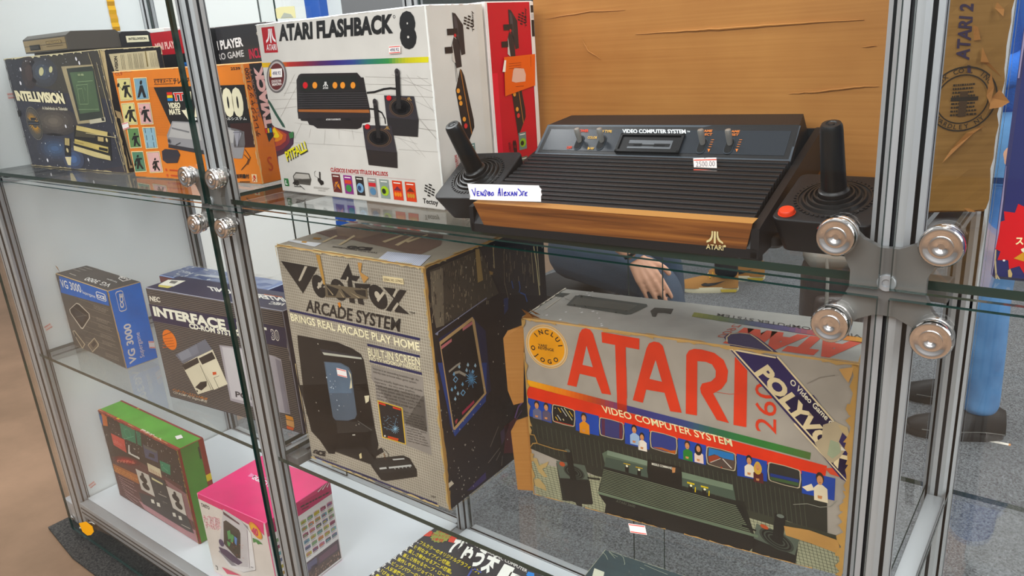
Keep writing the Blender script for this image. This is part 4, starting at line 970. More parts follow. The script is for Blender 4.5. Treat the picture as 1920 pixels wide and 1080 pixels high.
F.poly([(215, 140), (470, 160), (330, 225), (165, 205)], '#e2ded0', 2); F.poly([(165, 208), (325, 225), (270, 245), (160, 228)], '#cdbf6a', 3); F.poly([(310, 160), (385, 168), (345, 195), (280, 185)], '#6d6c66', 3)
F.text('INTERFACE UNIT', (1610, 400), (740, 268), (1560, 350), '#e2dfd8', 2, .04); F.text('NEC', (1560, 440), (1400, 420), (1590, 415), '#e2dfd8', 2, .04); F.small((1560, 352), (1350, 318), (1550, 335), 1, '#b05a2c', 2, .7, .05)
g.done()
# plastic-wrapped blue box behind
t = GameBox('game_console_box', (-.548, .166, ZL), 4, .345, .080, .228, dict(f='#2b4a86', r='#22407a', t='#49689e', l='#35528a'), '#8fa2c2', 'blue game box wrapped in crinkled clear plastic, behind the navy pin-striped box', 'box', mat=M_GLOSS)
F = t.face('t').set(270, 500, 6); F.text('NEC', (560, 72), (420, 40), (520, 88), '#d9e0ea', 2, .03); F.poly([(560, 82), (860, 105), (900, 140), (700, 115)], '#d3d9e2', 2); F.specks(24, '#dfe6f0', .004, 3, (0, 0, .6, 1))
t.face('l'[:0] or 'f').rectu(.0006, .19, .07, .226, '#6b4444', 2)
to = t.done()
mb = MB(); RW = random.Random(3)
def wrapm():
    m, nt, b = newmat('clear_plastic_wrap'); nt.nodes.remove(b); out = nt.nodes['Material Output']
    tr = nt.nodes.new('ShaderNodeBsdfTransparent'); gl = nt.nodes.new('ShaderNodeBsdfGlossy'); gl.inputs['Roughness'].default_value = .12
    mx = nt.nodes.new('ShaderNodeMixShader'); mx.inputs[0].default_value = .2
    nt.links.new(tr.outputs[0], mx.inputs[1]); nt.links.new(gl.outputs[0], mx.inputs[2]); nt.links.new(mx.outputs[0], out.inputs[0]); return m
M_WRAP = wrapm()
nx, ny = 14, 6; vs = []
for j in range(ny + 1):
    for i in range(nx + 1): vs.append((-.002 + .349 * i / nx, -.002 + .084 * j / ny, .230 + RW.random() * .006))
mb.add(vs, [(j * (nx + 1) + i, j * (nx + 1) + i + 1, (j + 1) * (nx + 1) + i + 1, (j + 1) * (nx + 1) + i) for j in range(ny) for i in range(nx)], '#fff', M_WRAP, False)
tag(mb.build('plastic_wrap', parent=to), 'clear crinkled plastic wrap')
# ================================================================ bottom, left bay
g = GameBox('game_console_box', (-.915, .104, ZB), -.4, .404, .066, .265, dict(f='#2c2424', r='#4c8a3c', t='#5ea046', l='#3a2020'), '#8c4038',
            'green-sided game console box with a black printed front and red edges, bottom left', 'box', mat=M_WORN)
F = g.face('f').set(180, 740, 3.725)
F.poly([(110, 430), (310, 470), (600, 640), (720, 1040), (160, 690)], '#5a3636', 1); F.poly([(300, 740), (700, 950), (715, 1040), (340, 800)], '#a87c80', 1.6); F.poly([(480, 590), (640, 700), (700, 900), (600, 830)], '#8a6466', 1.5)
for i, cc in enumerate(('#5c2024', '#7c2428', '#a03034')): F.ell((215, 462), (310 - i * 26, 480 - i * 5), (212, 432 + i * 9), cc, 2 + i)
F.text('TV GAME'[:0] or 'ビデオゲーム', (150, 470), (272, 480), (150, 455), '#d98a76', 5, .03)
F.poly([(118, 480), (290, 560), (305, 625), (135, 540)], '#a5683c', 3); F.small((130, 530), (300, 612), (122, 492), 3, '#c98a50', 4, .55)
for k in range(9): F.small((160 + k * 6, 570 + k * 16), (285 - (k % 3) * 14 + k * 4, 630 + k * 18), (159 + k * 6, 560 + k * 16), 1, '#a58888', 4, .45, .2)
F.poly([(165, 195), (272, 245), (282, 342), (185, 300)], '#1f7a5c', 3); F.ell((222, 268), (246, 282), (218, 236), '#2c8e6c', 4, 18, .8); F.line([(200, 310), (265, 290)], .0008, '#7ab89a', 4)
F.poly([(278, 250), (312, 266), (320, 360), (292, 346)], '#1f7058', 3); F.poly([(105, 268), (200, 315), (215, 405), (125, 350)], '#c0544c', 3); F.small((120, 330), (205, 370), (118, 310), 2, '#d98078', 4, .4)
F.poly([(228, 350), (236, 352), (238, 400), (250, 400), (262, 372), (276, 378), (280, 420), (306, 440), (306, 452), (228, 410)], '#c9c6bc', 4); F.poly([(238, 362), (262, 372), (278, 385), (290, 430), (245, 408)], '#28242a', 5)
F.poly([(328, 345), (430, 395), (436, 475), (346, 438)], '#4a4f66', 3); F.poly([(375, 405), (408, 418), (412, 445), (368, 430)], '#23222a', 4); F.poly([(335, 350), (425, 392), (428, 410), (340, 372)], '#5c5c58', 4)
F.poly([(358, 475), (450, 520), (462, 580), (370, 535)], '#c9bda0', 3)
for k in range(7): F.line([(380 + k * 11, 515 + k * 6), (381 + k * 11, 535 + k * 6)], .0016, '#8a3a2c', 4)
F.poly([(445, 458), (520, 490), (522, 562), (458, 530)], '#1f7a5c', 3); F.line([(470, 505), (505, 535)], .0008, '#7ab89a', 4)
F.poly([(300, 680), (410, 715), (505, 735), (640, 850), (688, 970), (640, 950), (330, 760)], '#2c3236', 4)
F.poly([(278, 515), (370, 560), (415, 712), (320, 660)], '#c2bbb0', 5); F.poly([(370, 545), (480, 600), (535, 790), (415, 715)], '#30363a', 5); F.poly([(492, 635), (600, 690), (635, 845), (540, 790)], '#c2bbb0', 5)
for c in ((335, 590), (352, 640), (560, 720), (582, 775)): F.ell(c, (c[0] + 26, c[1] + 14), (c[0] - 6, c[1] - 24), '#1f2022', 6, 18); F.ell((c[0] - 6, c[1] - 28), (c[0] + 4, c[1] - 24), (c[0] - 9, c[1] - 46), '#1f2022', 6, 10)
F.poly([(390, 575), (468, 618), (470, 630), (394, 590)], '#cfc79a', 6)
for x, y in ((400, 742), (440, 765), (550, 835), (592, 858)): F.poly([(x - 14, y - 14), (x + 6, y - 10), (x + 14, y + 18), (x - 8, y + 12)], '#d3cdbf', 6)
F.line([(440, 690), (495, 715)], .0018, '#b9b4a8', 6); F.circ((455, 678), .0018, '#b9b4a8', 6, 10); F.line([(470, 745), (500, 758)], .0008, '#9a958a', 6); F.line([(600, 905), (660, 935)], .0016, '#c9c4b4', 6)
F.poly([(20, 130), (45, 150), (50, 215), (28, 190)], '#3a6a96', 3); F.poly([(38, 130), (75, 150), (84, 220), (52, 215)], '#c2703a', 3)
F.specks(70, '#cfc9c0', .0012, 3, (0.02, .72, .98, .97)); F.specks(40, '#b9b4ac', .001, 3, (.7, .3, .98, .8))
F.wear('t', .004, '#a8443c', 7, 50, .05); F.wear('r', .005, '#a4883f', 7, 50, .1); F.wear('r', .0022, '#7e3428', 8, 50, .1); F.wear('l', .002, '#5a2f28', 7)
F = g.face('t'); F.rectu(0, 0, .404, .006, '#a8443c', 2); F.rectu(0, .060, .404, .066, '#8c3440', 2); F.rectu(.10, .0, .112, .006, '#d2b13c', 3); F.rectu(.09, .061, .10, .066, '#c9a852', 3); F.unit(); F.text('電子ゲーム', (.55, .02), (.80, .02), (.55, .11), '#e8d8cc', 3, .04)
F.wear('b', .003, '#c69a62', 4, 50, .4)
F = g.face('r'); F.rectu(.0, 0, .005, .264, '#8c3428', 2); F.rectu(.052, 0, .0655, .264, '#8e3a34', 2); F.rectu(.052, .15, .0655, .168, '#d9c02c', 3); F.rectu(.0475, .215, .051, .248, '#2c2c2a', 3)
o = g.done(); F = g.face('t').set(180, 740, 3.725)
sticker(F, (566, 318), (610, 306), (552, 296), o, stripes=None, label='small blank white sticker on the green top')
# pink box
g = GameBox('game_console_box', (-.386, .062, ZB), 3.1, .237, .182, .212, dict(f='#ddd4cb', r='#e2ddda', t='#ea2a7e', l='#d9d0c8'), '#e2558e',
            'bright pink-topped miniature arcade box standing on the white base behind the middle post', 'box', mat=M_GLOSS)
F = g.face('f').set(360, 840, 4.5)
F.poly([(45, 370), (600, 615), (610, 738), (575, 700), (330, 560), (52, 425)], '#e02a78', 2)
F.text('TAITO', (80, 490), (150, 520), (76, 462), '#3a3638', 2, .03)
for a, b, t_, s_ in (((100, 618), (238, 648), (96, 575), 'テーブルに置ける'), ((118, 668), (250, 695), (112, 628), 'ゲームセンター')): F.text(s_, a, b, t_, '#d22c5e', 2, .07); F.text(s_, a, b, t_, '#f0dcdc', 3, .02)
F.poly([(262, 512), (470, 660), (540, 1030), (440, 1050), (330, 1000), (225, 870), (275, 830)], '#8d8a90', 3); F.poly([(265, 515), (405, 600), (470, 680), (490, 1030), (430, 1040), (228, 850)], '#cbc6c6', 4); F.poly([(262, 530), (400, 632), (405, 648), (270, 560)], '#5c3a48', 5)
F.poly([(268, 618), (290, 608), (400, 690), (412, 720), (412, 932), (380, 925), (272, 805)], '#35332f', 5); F.poly([(285, 650), (392, 720), (396, 900), (290, 800)], '#1f2622', 6)
for p in (((300, 700), (325, 690), (335, 760), (310, 770)), ((335, 720), (360, 740), (350, 800), (330, 790)), ((300, 780), (330, 800), (320, 830), (305, 815))): F.poly(p, '#4e9a5c', 7)
F.poly([(360, 740), (385, 760), (380, 820), (365, 800)], '#5a8ac0', 7); F.specks(10, '#d06a50', .0012, 8, (.42, .35, .6, .6))
F.poly([(228, 830), (300, 860), (430, 965), (395, 985), (345, 960), (250, 880)], '#4a3a5c', 6); F.ell((252, 798), (274, 808), (248, 768), '#443862', 6); F.poly([(232, 870), (340, 990), (440, 1000), (520, 1005), (520, 1030), (440, 1045), (320, 1000)], '#e0dcda', 6)
F.poly([(470, 680), (500, 720), (540, 1025), (525, 1030), (480, 1030)], '#e8e4e2', 5); F.line([(470, 690), (490, 1010)], .001, '#6b4a6c', 7); F.line([(500, 1000), (522, 1004)], .001, '#2c2a2c', 8)
F.ell((540, 695), (592, 730), (520, 630), '#e0962c', 6); F.ell((540, 695), (580, 722), (524, 645), '#e9b23c', 7); F.text('40', (510, 715), (566, 742), (505, 662), '#d02c6a', 8, .06); F.poly([(515, 755), (560, 775), (598, 810), (570, 808), (560, 812), (545, 790), (520, 795)], '#3f8a46', 6)
F.poly([(255, 1002), (420, 1075), (300, 1060)], '#d22a5c', 6); F.poly([(198, 988), (215, 996), (222, 1030), (206, 1022)], '#3a3836', 3); F.poly([(202, 996), (212, 1000), (218, 1024), (208, 1018)], '#ddd4cb', 4)
F = g.face('t').set(360, 840, 4.5)
F.poly([(470, 240), (500, 212), (540, 240), (520, 250)], '#ef8ab4', 2); F.text('EGRETII MINI', (505, 258), (760, 385), (530, 230), '#f3e4ea', 2, .04); F.small((600, 250), (700, 292), (606, 240), 1, '#efa0c0', 2, .5, .05)
F = g.face('r').set(360, 840, 4.5)
F.rectu(0, .178, .182, .2115, '#c2386e', 1); F.poly([(605, 625), (720, 545), (720, 600), (650, 660), (620, 735)], '#e02a78', 2)
F.poly([(905, 410), (1050, 330), (1090, 325), (1050, 385), (910, 465)], '#d95080', 2)
for k in range(3): F.line([(1062 + k * 38, 368 - k * 20), (1110 + k * 26, 300 - k * 16)], .003, '#efe6e6', 4)
F.small((915, 505), (1165, 375), (915, 488), 1, '#3a3638', 3, .8, .02); F.small((925, 525), (985, 495), (925, 510), 1, '#3a3638', 3, .7)
CC = ['#7a9a72', '#b46a8a', '#6a8a7c', '#a8843c', '#5c6a8c', '#8a3a5c', '#9ab06a', '#c07a4c', '#3f4a5c', '#b8a83c', '#6aa0a8']
for i in range(9):
    for j in range(6):
        if i == 8 and j > 5: continue
        x = .008 + i * .0192; y = .153 - j * .0165; c_ = CC[(i * 7 + j * 5) % len(CC)]
        F.rectu(x, y, x + .0155, y + .0085, c_, 2); F.rectu(x + .002, y + .002, x + .011, y + .0055, CC[(i * 3 + j * 4 + 2) % len(CC)], 3)
        F.rectu(x, y - .003, x + .013, y - .0018, '#77727a', 2); F.rectu(x + .001, y + .0092, x + .01, y + .0102, '#c05a8c', 2)
F.rectu(.004, .03, .178, .058, '#4a3a4a', 2); F.rectu(.004, .006, .178, .030, '#544440', 2); F.rectu(.06, .036, .11, .054, '#5a5a78', 3); F.rectu(.116, .034, .172, .05, '#6a4a5c', 3); F.specks(40, '#9a7a6c', .002, 3, (.3, .04, .95, .13)); F.poly([(1005, 1000), (1060, 960), (1062, 990), (1010, 1060)], '#3a2a34', 3)
g.done()
# ================================================================ middle shelf, right bay: the vector console box
g = GameBox('game_console_box', (.078, .057, ZL), 1.4, .325, .300, .394, dict(f='#968d7f', r='#201e24', t='#8f887c', l='#968d7f', k='#968d7f'), '#b08c56',
            'large silver-grey gridded arcade console box with a black starfield side, right of the middle post', 'box', mat=M_WORN, bev=.002, dent=.0012)
F = g.face('f')
nx, nz = 66, 80
for i in range(nx): F.rectu(.003 + i * .00485, .004, .0030 + i * .00485 + .0009, .390, '#bdb5a5', 1)
for i in range(nz): F.rectu(.003, .004 + i * .00485, .322, .0049 + i * .00485, '#bdb5a5', 1)
F.set(510, 410, 6); BK = '#232222'
F.poly([(102, 474), (515, 548), (352, 840)], BK, 3); F.poly([(372, 530), (402, 536), (330, 690), (312, 705), (302, 690)], '#b5ab9a', 4)
def vring(c, ex, ey, l=3): F.ell(c, ex, ey, BK, l, 30)
vring((532, 760), (612, 790), (515, 632)); F.line([(522, 775), (575, 705)], .0042, '#b5ab9a', 5); F.ell((540, 745), (560, 752), (536, 715), '#b5ab9a', 4, 16); F.poly([(575, 770), (622, 780), (612, 735)], '#968d7f', 4)
vring((752, 800), (840, 830), (735, 680)); F.ell((770, 790), (800, 800), (765, 740), '#8d8474', 4, 16)
F.poly([(862, 498), (905, 635), (990, 648), (950, 705), (900, 690), (938, 955), (876, 940), (850, 690), (770, 680)], BK, 3); F.line([(858, 660), (850, 690)], .003, '#b5ab9a', 5)
F.poly([(930, 725), (1110, 735), (1105, 770), (1060, 790), (1000, 775), (1040, 972), (975, 955)], BK, 3)
vring((1195, 880), (1300, 918), (1175, 745)); F.ell((1190, 860), (1222, 870), (1182, 815), '#b5ab9a', 4, 16); F.line([(1196, 918), (1262, 830)], .0045, '#b5ab9a', 5)
F.poly([(1250, 768), (1390, 785), (1400, 850), (1440, 795), (1518, 808), (1420, 960), (1550, 1075), (1390, 1050), (1370, 1000), (1340, 1045), (1282, 1030), (1370, 900)], BK, 3); F.line([(1375, 870), (1410, 800)], .004, '#b5ab9a', 5); F.line([(1375, 1018), (1420, 955)], .004, '#b5ab9a', 5)
F.text('TM', (1556, 1075), (1608, 1080), (1556, 1045), BK, 3)
F.poly([(600, 730), (1075, 790), (1080, 900), (610, 880)], '#6a5f4e', 6); 
for p in (((620, 740), (760, 790), (720, 870), (640, 860)), ((780, 780), (900, 880), (840, 885)), ((930, 800), (1060, 800), (1065, 880), (960, 840))): F.poly(p, '#2d2a27', 7)
for p in (((610, 745), (700, 850), (690, 858)), ((760, 800), (820, 880), (810, 884)), ((880, 820), (1000, 885), (985, 890))): F.poly(p, '#a8977a', 8)
F.poly([(500, 400), (545, 405), (590, 640), (605, 740), (585, 735), (560, 640)], '#b08a4e', 7); F.poly([(970, 490), (1020, 495), (1005, 600), (1095, 660), (1040, 725), (985, 590)], '#b98f58', 7); F.poly([(745, 945), (775, 935), (782, 985), (765, 1000)], '#c2803a', 7)
F.poly([(1250, 638), (1482, 672), (1490, 740), (1255, 702)], '#d6c6a0', 6); F.text('SERIAL NO. 3379423', (1268, 692), (1476, 718), (1266, 664), '#6a5a44', 7)
F.set(520, 560, 6); BL = '#1f2554'; CR = '#ebe1bf'
F.text('ARCADE SYSTEM', (325, 135), (1380, 368), (326, 8), BK, 3, .025)
F.line([(146, 130), (1600, 455)], .0042, BL, 3)
F.text('BRINGS REAL ARCADE PLAY HOME', (162, 244), (1608, 588), (147, 163), CR, 4, .022)
F.line([(1020, 518), (1600, 648)], .0042, BL, 3)
F.text('BUILT-IN SCREEN', (1032, 640), (1612, 754), (1018, 552), CR, 4, .012); F.text('NO TV HOOKUP NEEDED', (1042, 690), (1618, 808), (1034, 648), CR, 4, .012)
F.line([(1046, 700), (1622, 842)], .0042, BL, 3)
F.poly([(1058, 745), (1640, 880), (1650, 1075), (1690, 1500), (1430, 1400), (1060, 900)], '#8f8880', 2)
# paragraph
for r, t_ in enumerate(('Vectrex is an astounding breakthrough. An', 'entirely new in-home video game system.', '', 'Vectrex actually duplicates the real arcade', 'experience - the very same graphics,', 'sounds and game play - because it is the', 'only home system with its own built-in real', 'arcade display, real arcade sounds, and', 'real arcade controls. Choose from a wide', 'variety of challenging arcade game', 'cartridges.')):
    if t_:
        wd = len(t_) * 12.6; x, y = 1076 + r * 5.5, 792 + r * 37.5
        F.text(t_, (x, y), (x + wd, y + wd * .262), (x - 4, y - 24), '#2e2a28', 3)
F.set(540, 720, 6)
F.poly([(980, 0), (1540, 140), (1620, 800), (1330, 690), (1000, 200)], '#8f8880', 2)
for r, t_ in enumerate(('Built right into the', 'Vectrex system is', 'Mine Storm: a fast,', 'fantastic new space', 'game. It takes you to', 'the farthest ends of', 'intergalactic space.', 'which have been', 'seeded with deadly', 'mines from an alien', 'vessel. Now you must', 'destroy them anywhere')):
    wd = len(t_) * 11.6; x, y = 1308 + r * 4, 318 + r * 29.5; F.text(t_, (x, y), (x + wd, y + wd * .27), (x - 3, y - 20), '#2e2a28', 3)
F.poly([(1008, 180), (1290, 265), (1332, 682), (1062, 600)], '#d2b04a', 3); F.poly([(1020, 194), (1278, 272), (1320, 668), (1072, 590)], '#17171c', 4)
F.line([(1030, 212), (1098, 232)], .0032, '#c2402c', 5); F.line([(1190, 262), (1268, 284)], .0032, '#c2402c', 5); F.poly([(1130, 580), (1250, 612), (1240, 640), (1125, 602)], '#c2502c', 5)
for k in range(12):
    t_ = k * .524; F.line([(1212, 500), (1212 + 42 * math.cos(t_), 508 + 46 * math.sin(t_))], .0006, '#9ac0d4', 5)
for k in range(22): F.line([(1070 + R.random() * 190, 340 + R.random() * 180), (1075 + R.random() * 190, 345 + R.random() * 180)] if k < 4 else [(1070 + (k * 37) % 180, 330 + (k * 61) % 190), (1082 + (k * 37) % 180, 336 + (k * 61) % 190)], .0008, '#6f8ca0', 5)
F.poly([(1085, 575), (1100, 570), (1108, 585), (1092, 592)], '#d9d4c4', 6)
# printed console
F.set(520, 560, 6)
F.poly([(228, 408), (680, 490), (850, 560), (945, 625), (975, 690), (1040, 1080), (1100, 1450), (1140, 1640), (1100, 1870), (1060, 1865), (600, 1700), (660, 1720), (630, 1745), (580, 1740), (420, 1500), (330, 1290), (240, 560)], '#191919', 3)
F.set(540, 720, 6)
F.poly([(100, 0), (900, 0), (975, 545), (935, 555), (945, 745), (915, 755), (880, 715), (540, 740), (530, 785), (500, 780), (265, 530), (230, 380)], '#1b1b1a', 3)
F.poly([(560, 545), (970, 520), (800, 420), (545, 420)], '#252524', 4); F.line([(790, 412), (945, 515)], .0014, '#5c5c5a', 5); F.line([(565, 545), (910, 530)], .0008, '#3c3c3a', 5); F.poly([(728, 565), (760, 563), (762, 575), (730, 577)], '#c9c4b8', 5)
F.set(520, 560, 6)
F.poly([(480, 560), (955, 655), (965, 685), (520, 620)], '#33333a', 4); F.poly([(510, 600), (950, 660), (955, 680), (530, 630)], '#b3b2a4', 5)
F.poly([(530, 705), (720, 720), (810, 770), (840, 830), (870, 1080), (900, 1300), (880, 1345), (800, 1370), (660, 1365), (630, 1330), (575, 1000)], '#525f6c', 5)
F.poly([(545, 715), (710, 728), (795, 775), (820, 840), (845, 1060), (590, 1060)], '#5d6f80', 6)
F.poly([(805, 800), (835, 850), (850, 1000), (820, 1010), (835, 900)], '#cfc6aa', 7); F.specks(14, '#c6cfd6', .0012, 7, (.22, .3, .35, .45)); F.specks(14, '#b9b4a8', .001, 7, (.1, .2, .5, .7))
F.set(540, 720, 6)
F.poly([(865, 130), (920, 125), (915, 190), (880, 215)], '#cfc6aa', 6)
# printed controller
F.line([(790, 730), (880, 790), (960, 800), (1060, 740)], .008, '#191919', 4); F.line([(1075, 725), (1130, 780), (1140, 840)], .0012, '#191919', 4)
F.poly([(930, 840), (1300, 800), (1370, 830), (1450, 960), (1455, 1040), (1100, 1090), (1050, 1075), (940, 920)], '#1d1d1c', 4); F.poly([(1000, 830), (1300, 805), (1440, 960), (1060, 1000), (950, 900)], '#272726', 5)
F.line([(1040, 948), (1110, 940)], .003, '#b9b9b4', 6); F.line([(1145, 938), (1390, 912)], .003, '#b9b9b4', 6)
for k in range(5): F.line([(1200 + k * 42, 935 - k * 5), (1212 + k * 42, 952 - k * 5)], .0016, '#b9b9b4', 6)
F.poly([(1180, 840), (1310, 830), (1320, 842), (1190, 855)], '#b9b9b4', 6); F.line([(1085, 780), (1102, 845)], .002, '#8a6a4c', 6); F.circ((1100, 832), .003, '#3c2c24', 7, 12)
F.poly([(805, 790), (830, 770), (838, 830), (815, 838)], '#cdbf96', 6)
F.text('GCE', (285, 785), (425, 808), (288, 738), BK, 4, .08); F.small((290, 806), (560, 882), (290, 796), 1, '#4a443c', 3, .6, .02)
F.line([(310, 820), (1000, 1075)], .0032, BL, 4); F.set(680, 780, 6); F.line([(0, 660), (838, 985)], .0032, BL, 4); F.small((770, 905), (826, 920), (772, 885), 2, '#3a342e', 4, .5, .1)
F.wear('t', .003, '#c9b78e', 8, 40, .25); F.wear('r', .0042, '#b59a68', 8, 50, .2); F.wear('b', .004, '#c2ad80', 8, 44, .25); F.wear('l', .002, '#c9b78e', 8, 30, .5)
F = g.face('t').set(510, 410, 6)
F.poly([(430, 150), (900, 90), (1930, 190), (1900, 300), (1640, 420), (1300, 330), (900, 240), (700, 230)], '#6a564c', 2); F.poly([(640, 80), (1000, 60), (1250, 160), (1000, 230), (740, 190)], '#7a6656', 3)
for p in (((560, 265), (720, 190), (740, 200), (590, 270)), ((740, 300), (920, 190), (940, 200), (780, 300)), ((1240, 260), (1500, 170), (1520, 180), (1270, 275)), ((1380, 300), (1600, 190), (1620, 200), (1420, 310)), ((1500, 260), (1750, 180), (1760, 190), (1530, 275))): F.poly(p, '#b3a284', 4)
F.poly([(130, 230), (560, 280), (480, 320), (150, 250)], '#c2c2c4', 3); F.poly([(340, 258), (400, 262), (380, 278), (330, 272)], '#b98a3c', 4); F.poly([(470, 215), (560, 222), (530, 240), (460, 232)], '#9c7432', 4)
F.text('GCE', (830, 335), (1110, 362), (860, 308), BK, 4, .07); F.text('ENTERTAINING NEW IDEAS', (680, 325), (1180, 398), (690, 312), BK, 4, .02)
F.poly([(1300, 375), (1790, 420), (1650, 545), (1120, 490)], '#c9ccd6', 4)
for k in range(22): F.line([(1310 + k * 22, 378 + k * 2), (1140 + k * 24, 490 + k * 2.4)], .0007, '#8a90ac', 5)
F.wear('b', .004, '#cdbb90', 6, 40, .2); F.wear('r', .005, '#a58a58', 6, 40, .3)
F = g.face('r').set(780, 420, 4)
F.poly([(100, 350), (480, 190), (620, 520), (200, 760), (130, 640)], '#4b463e', 1); F.poly([(105, 360), (200, 330), (210, 760), (150, 780), (115, 600)], '#7d7566', 2); F.poly([(480, 180), (900, 150), (930, 540), (640, 520)], '#2f2d30', 1.5)
RR = random.Random(11)
for k in range(190):
    x = 105 + RR.random() ** 1.3 * 480; y0 = 350 - (x - 105) * .42; y = y0 + RR.random() ** 1.2 * 420
    F.line([(x, y), (x + RR.random() * 8 - 4, y + 8 + RR.random() * 34)], .0006 + RR.random() * .0009, RR.choice(['#8f8672', '#a59a82', '#6b6355', '#1f1e1f']), 3)
for k in range(40):
    x = 640 + RR.random() * 280; y = 170 + RR.random() * 260; F.line([(x, y), (x + RR.random() * 8 - 2, y + 20 + RR.random() * 60)], .0005 + RR.random() * .0006, RR.choice(['#7d7562', '#544f48', '#9a9078']), 3)
F.line([(880, 170), (900, 300), (925, 530)], .003, '#bfb48e', 4); F.line([(905, 160), (925, 460)], .0016, '#d2c9a6', 4); F.line([(862, 200), (880, 440)], .0016, '#a59a7a', 4); F.line([(575, 175), (585, 330)], .0018, '#b9ad86', 4); F.line([(655, 200), (660, 430), (690, 560)], .0008, '#8a8068', 4)
F.poly([(440, 190), (470, 185), (500, 420), (460, 440)], '#a08a5c', 5); F.poly([(545, 350), (575, 360), (570, 382), (550, 380)], '#9a7f4e', 5)
for a in (((770, 430), (778, 480), (770, 510)), ((780, 515), (815, 530), (830, 580)), ((715, 430), (725, 480))): F.line(a, .0024, '#3a5f9a', 4)
F.poly([(655, 560), (690, 550), (688, 640), (660, 680)], '#2a3c6a', 3)
F.line([(145, 822), (525, 555)], .0016, '#8f93a8', 4); F.poly([(138, 825), (165, 812), (160, 835)], '#9a9eb4', 4)
F.poly([(168, 860), (430, 690), (440, 720), (520, 800), (560, 1250), (290, 1600), (250, 1500)], '#1f2b52', 2); F.set(780, 680, 4); F.poly([(160, 0), (530, 0), (522, 290), (290, 552), (270, 500)], '#2a4a8a', 2.5)
F.set(780, 420, 4)
F.poly([(172, 884), (420, 695), (436, 720), (525, 1270), (290, 1545), (275, 1540)], '#c2a478', 4); F.poly([(182, 905), (415, 725), (508, 1268), (282, 1525)], '#15161c', 5)
F.poly([(185, 915), (262, 858), (264, 880), (186, 940)], '#c27a7e', 6); F.poly([(345, 778), (418, 728), (418, 752), (346, 802)], '#c27a7e', 6)
F.set(780, 680, 4); c = (410, 120)
for k in range(16):
    t_ = k * .3927 + .1; r_ = 62 if k % 2 else 42; F.line([c, (c[0] + r_ * .72 * math.cos(t_), c[1] + r_ * 1.1 * math.sin(t_))], .0013, '#6aa4cc', 6)
for x, y in ((280, 85), (345, 160), (290, 185), (265, 200), (310, 230), (290, 270), (385, 15), (320, 28), (440, 20), (420, 65), (375, 55)): F.poly([(x - 10, y + 4), (x, y - 18), (x + 9, y + 2), (x + 2, y + 16)], '#7fb0d0' if (x + y) % 2 else '#a8c6d6', 6)
for c in ((292, 125), (348, 225)): F.poly([(c[0] - 20, c[1] + 4), (c[0], c[1] - 26), (c[0] + 20, c[1] - 4), (c[0], c[1] + 26)], '#7fb0d0', 6); F.poly([(c[0] - 12, c[1] + 3), (c[0], c[1] - 16), (c[0] + 12, c[1] - 3), (c[0], c[1] + 16)], '#15161c', 7)
F.line([(245, 65), (300, 20), (325, 5)], .0034, '#a8a294', 6); F.line([(288, 75), (320, 68), (365, 92)], .004, '#a8a294', 6); F.poly([(340, 370), (430, 280), (434, 300), (342, 392)], '#a83c58', 6); F.line([(292, 440), (304, 425), (296, 452)], .003, '#b8545c', 6)
F.poly([(660, 480), (740, 415), (800, 430), (800, 670), (655, 680), (665, 580)], '#5e2a36', 3); F.poly([(630, 520), (700, 450), (670, 560), (640, 620)], '#4a3a58', 3); F.line([(740, 410), (765, 330), (800, 290)], .004, '#8a6aa0', 4); F.line([(750, 420), (790, 360)], .002, '#6a4a7c', 4)
for a in (((555, 630), (615, 480)), ((540, 750), (625, 640)), ((600, 730), (630, 670)), ((640, 770), (645, 700))): F.line(a, .0018, '#6c6862', 4)
F.poly([(380, 960), (520, 820), (525, 870), (430, 950)], '#3a3260', 3)
F.specks(60, '#9a968c', .0012, 5, (0, .02, .25, .45)); F.specks(30, '#c9c4b4', .001, 5)
F.poly([(235, 905), (262, 885), (280, 905), (235, 945)], '#cfc4b0', 7)
F.wear('l', .0026, '#b08a50', 8, 44, .2); F.wear('b', .002, '#9a8a64', 8, 40, .3); F.wear('t', .003, '#a8986e', 8, 40, .3)
o = g.done(); F = g.face('f').set(520, 560, 6)
sticker(F, (690, 858), (800, 886), (676, 772), o, label='white price sticker with red rules on the printed screen', l=12)
# ================================================================ middle shelf, right bay: silver console box
g = GameBox('game_console_box', (.486, .170, ZL), 6.9, .454, .142, .298, dict(f='#a59c90', r='#8a8378', t='#a9a8a2', l='#80643e'), '#bf9a62',
            'battered silver game console box with huge red lettering and purple diagonal band', 'box', mat=M_WORN, bev=.002, dent=.0015)
F = g.face('f').set(940, 530, 5.047); RD = '#d44e3a'; GY = '#a8a198'; K5 = 5.047
# round sticker print
F.circ((430, 605), .0345, '#d3b183', 2, 34); F.circ((430, 605), .0325, '#a8834f', 2.4, 34); F.circ((430, 605), .0318, '#d6b88c', 2.6, 34); F.circ((430, 605), .0290, '#e29c12', 3, 34)
F.arc_text('INCLUI', (430, 605), .0198, 148, 0, .0068, '#2a211c', 4, .03); F.arc_text('OJOGO', (430, 605), .0198, 178, 322, .0066, '#2a211c', 4, .03, flip=True)
F.text("YARS'", (350, 598), (438, 612), (347, 574), '#4a3418', 4, .02); F.text('REVENGE', (352, 625), (500, 650), (350, 600), '#4a3418', 4, .02)
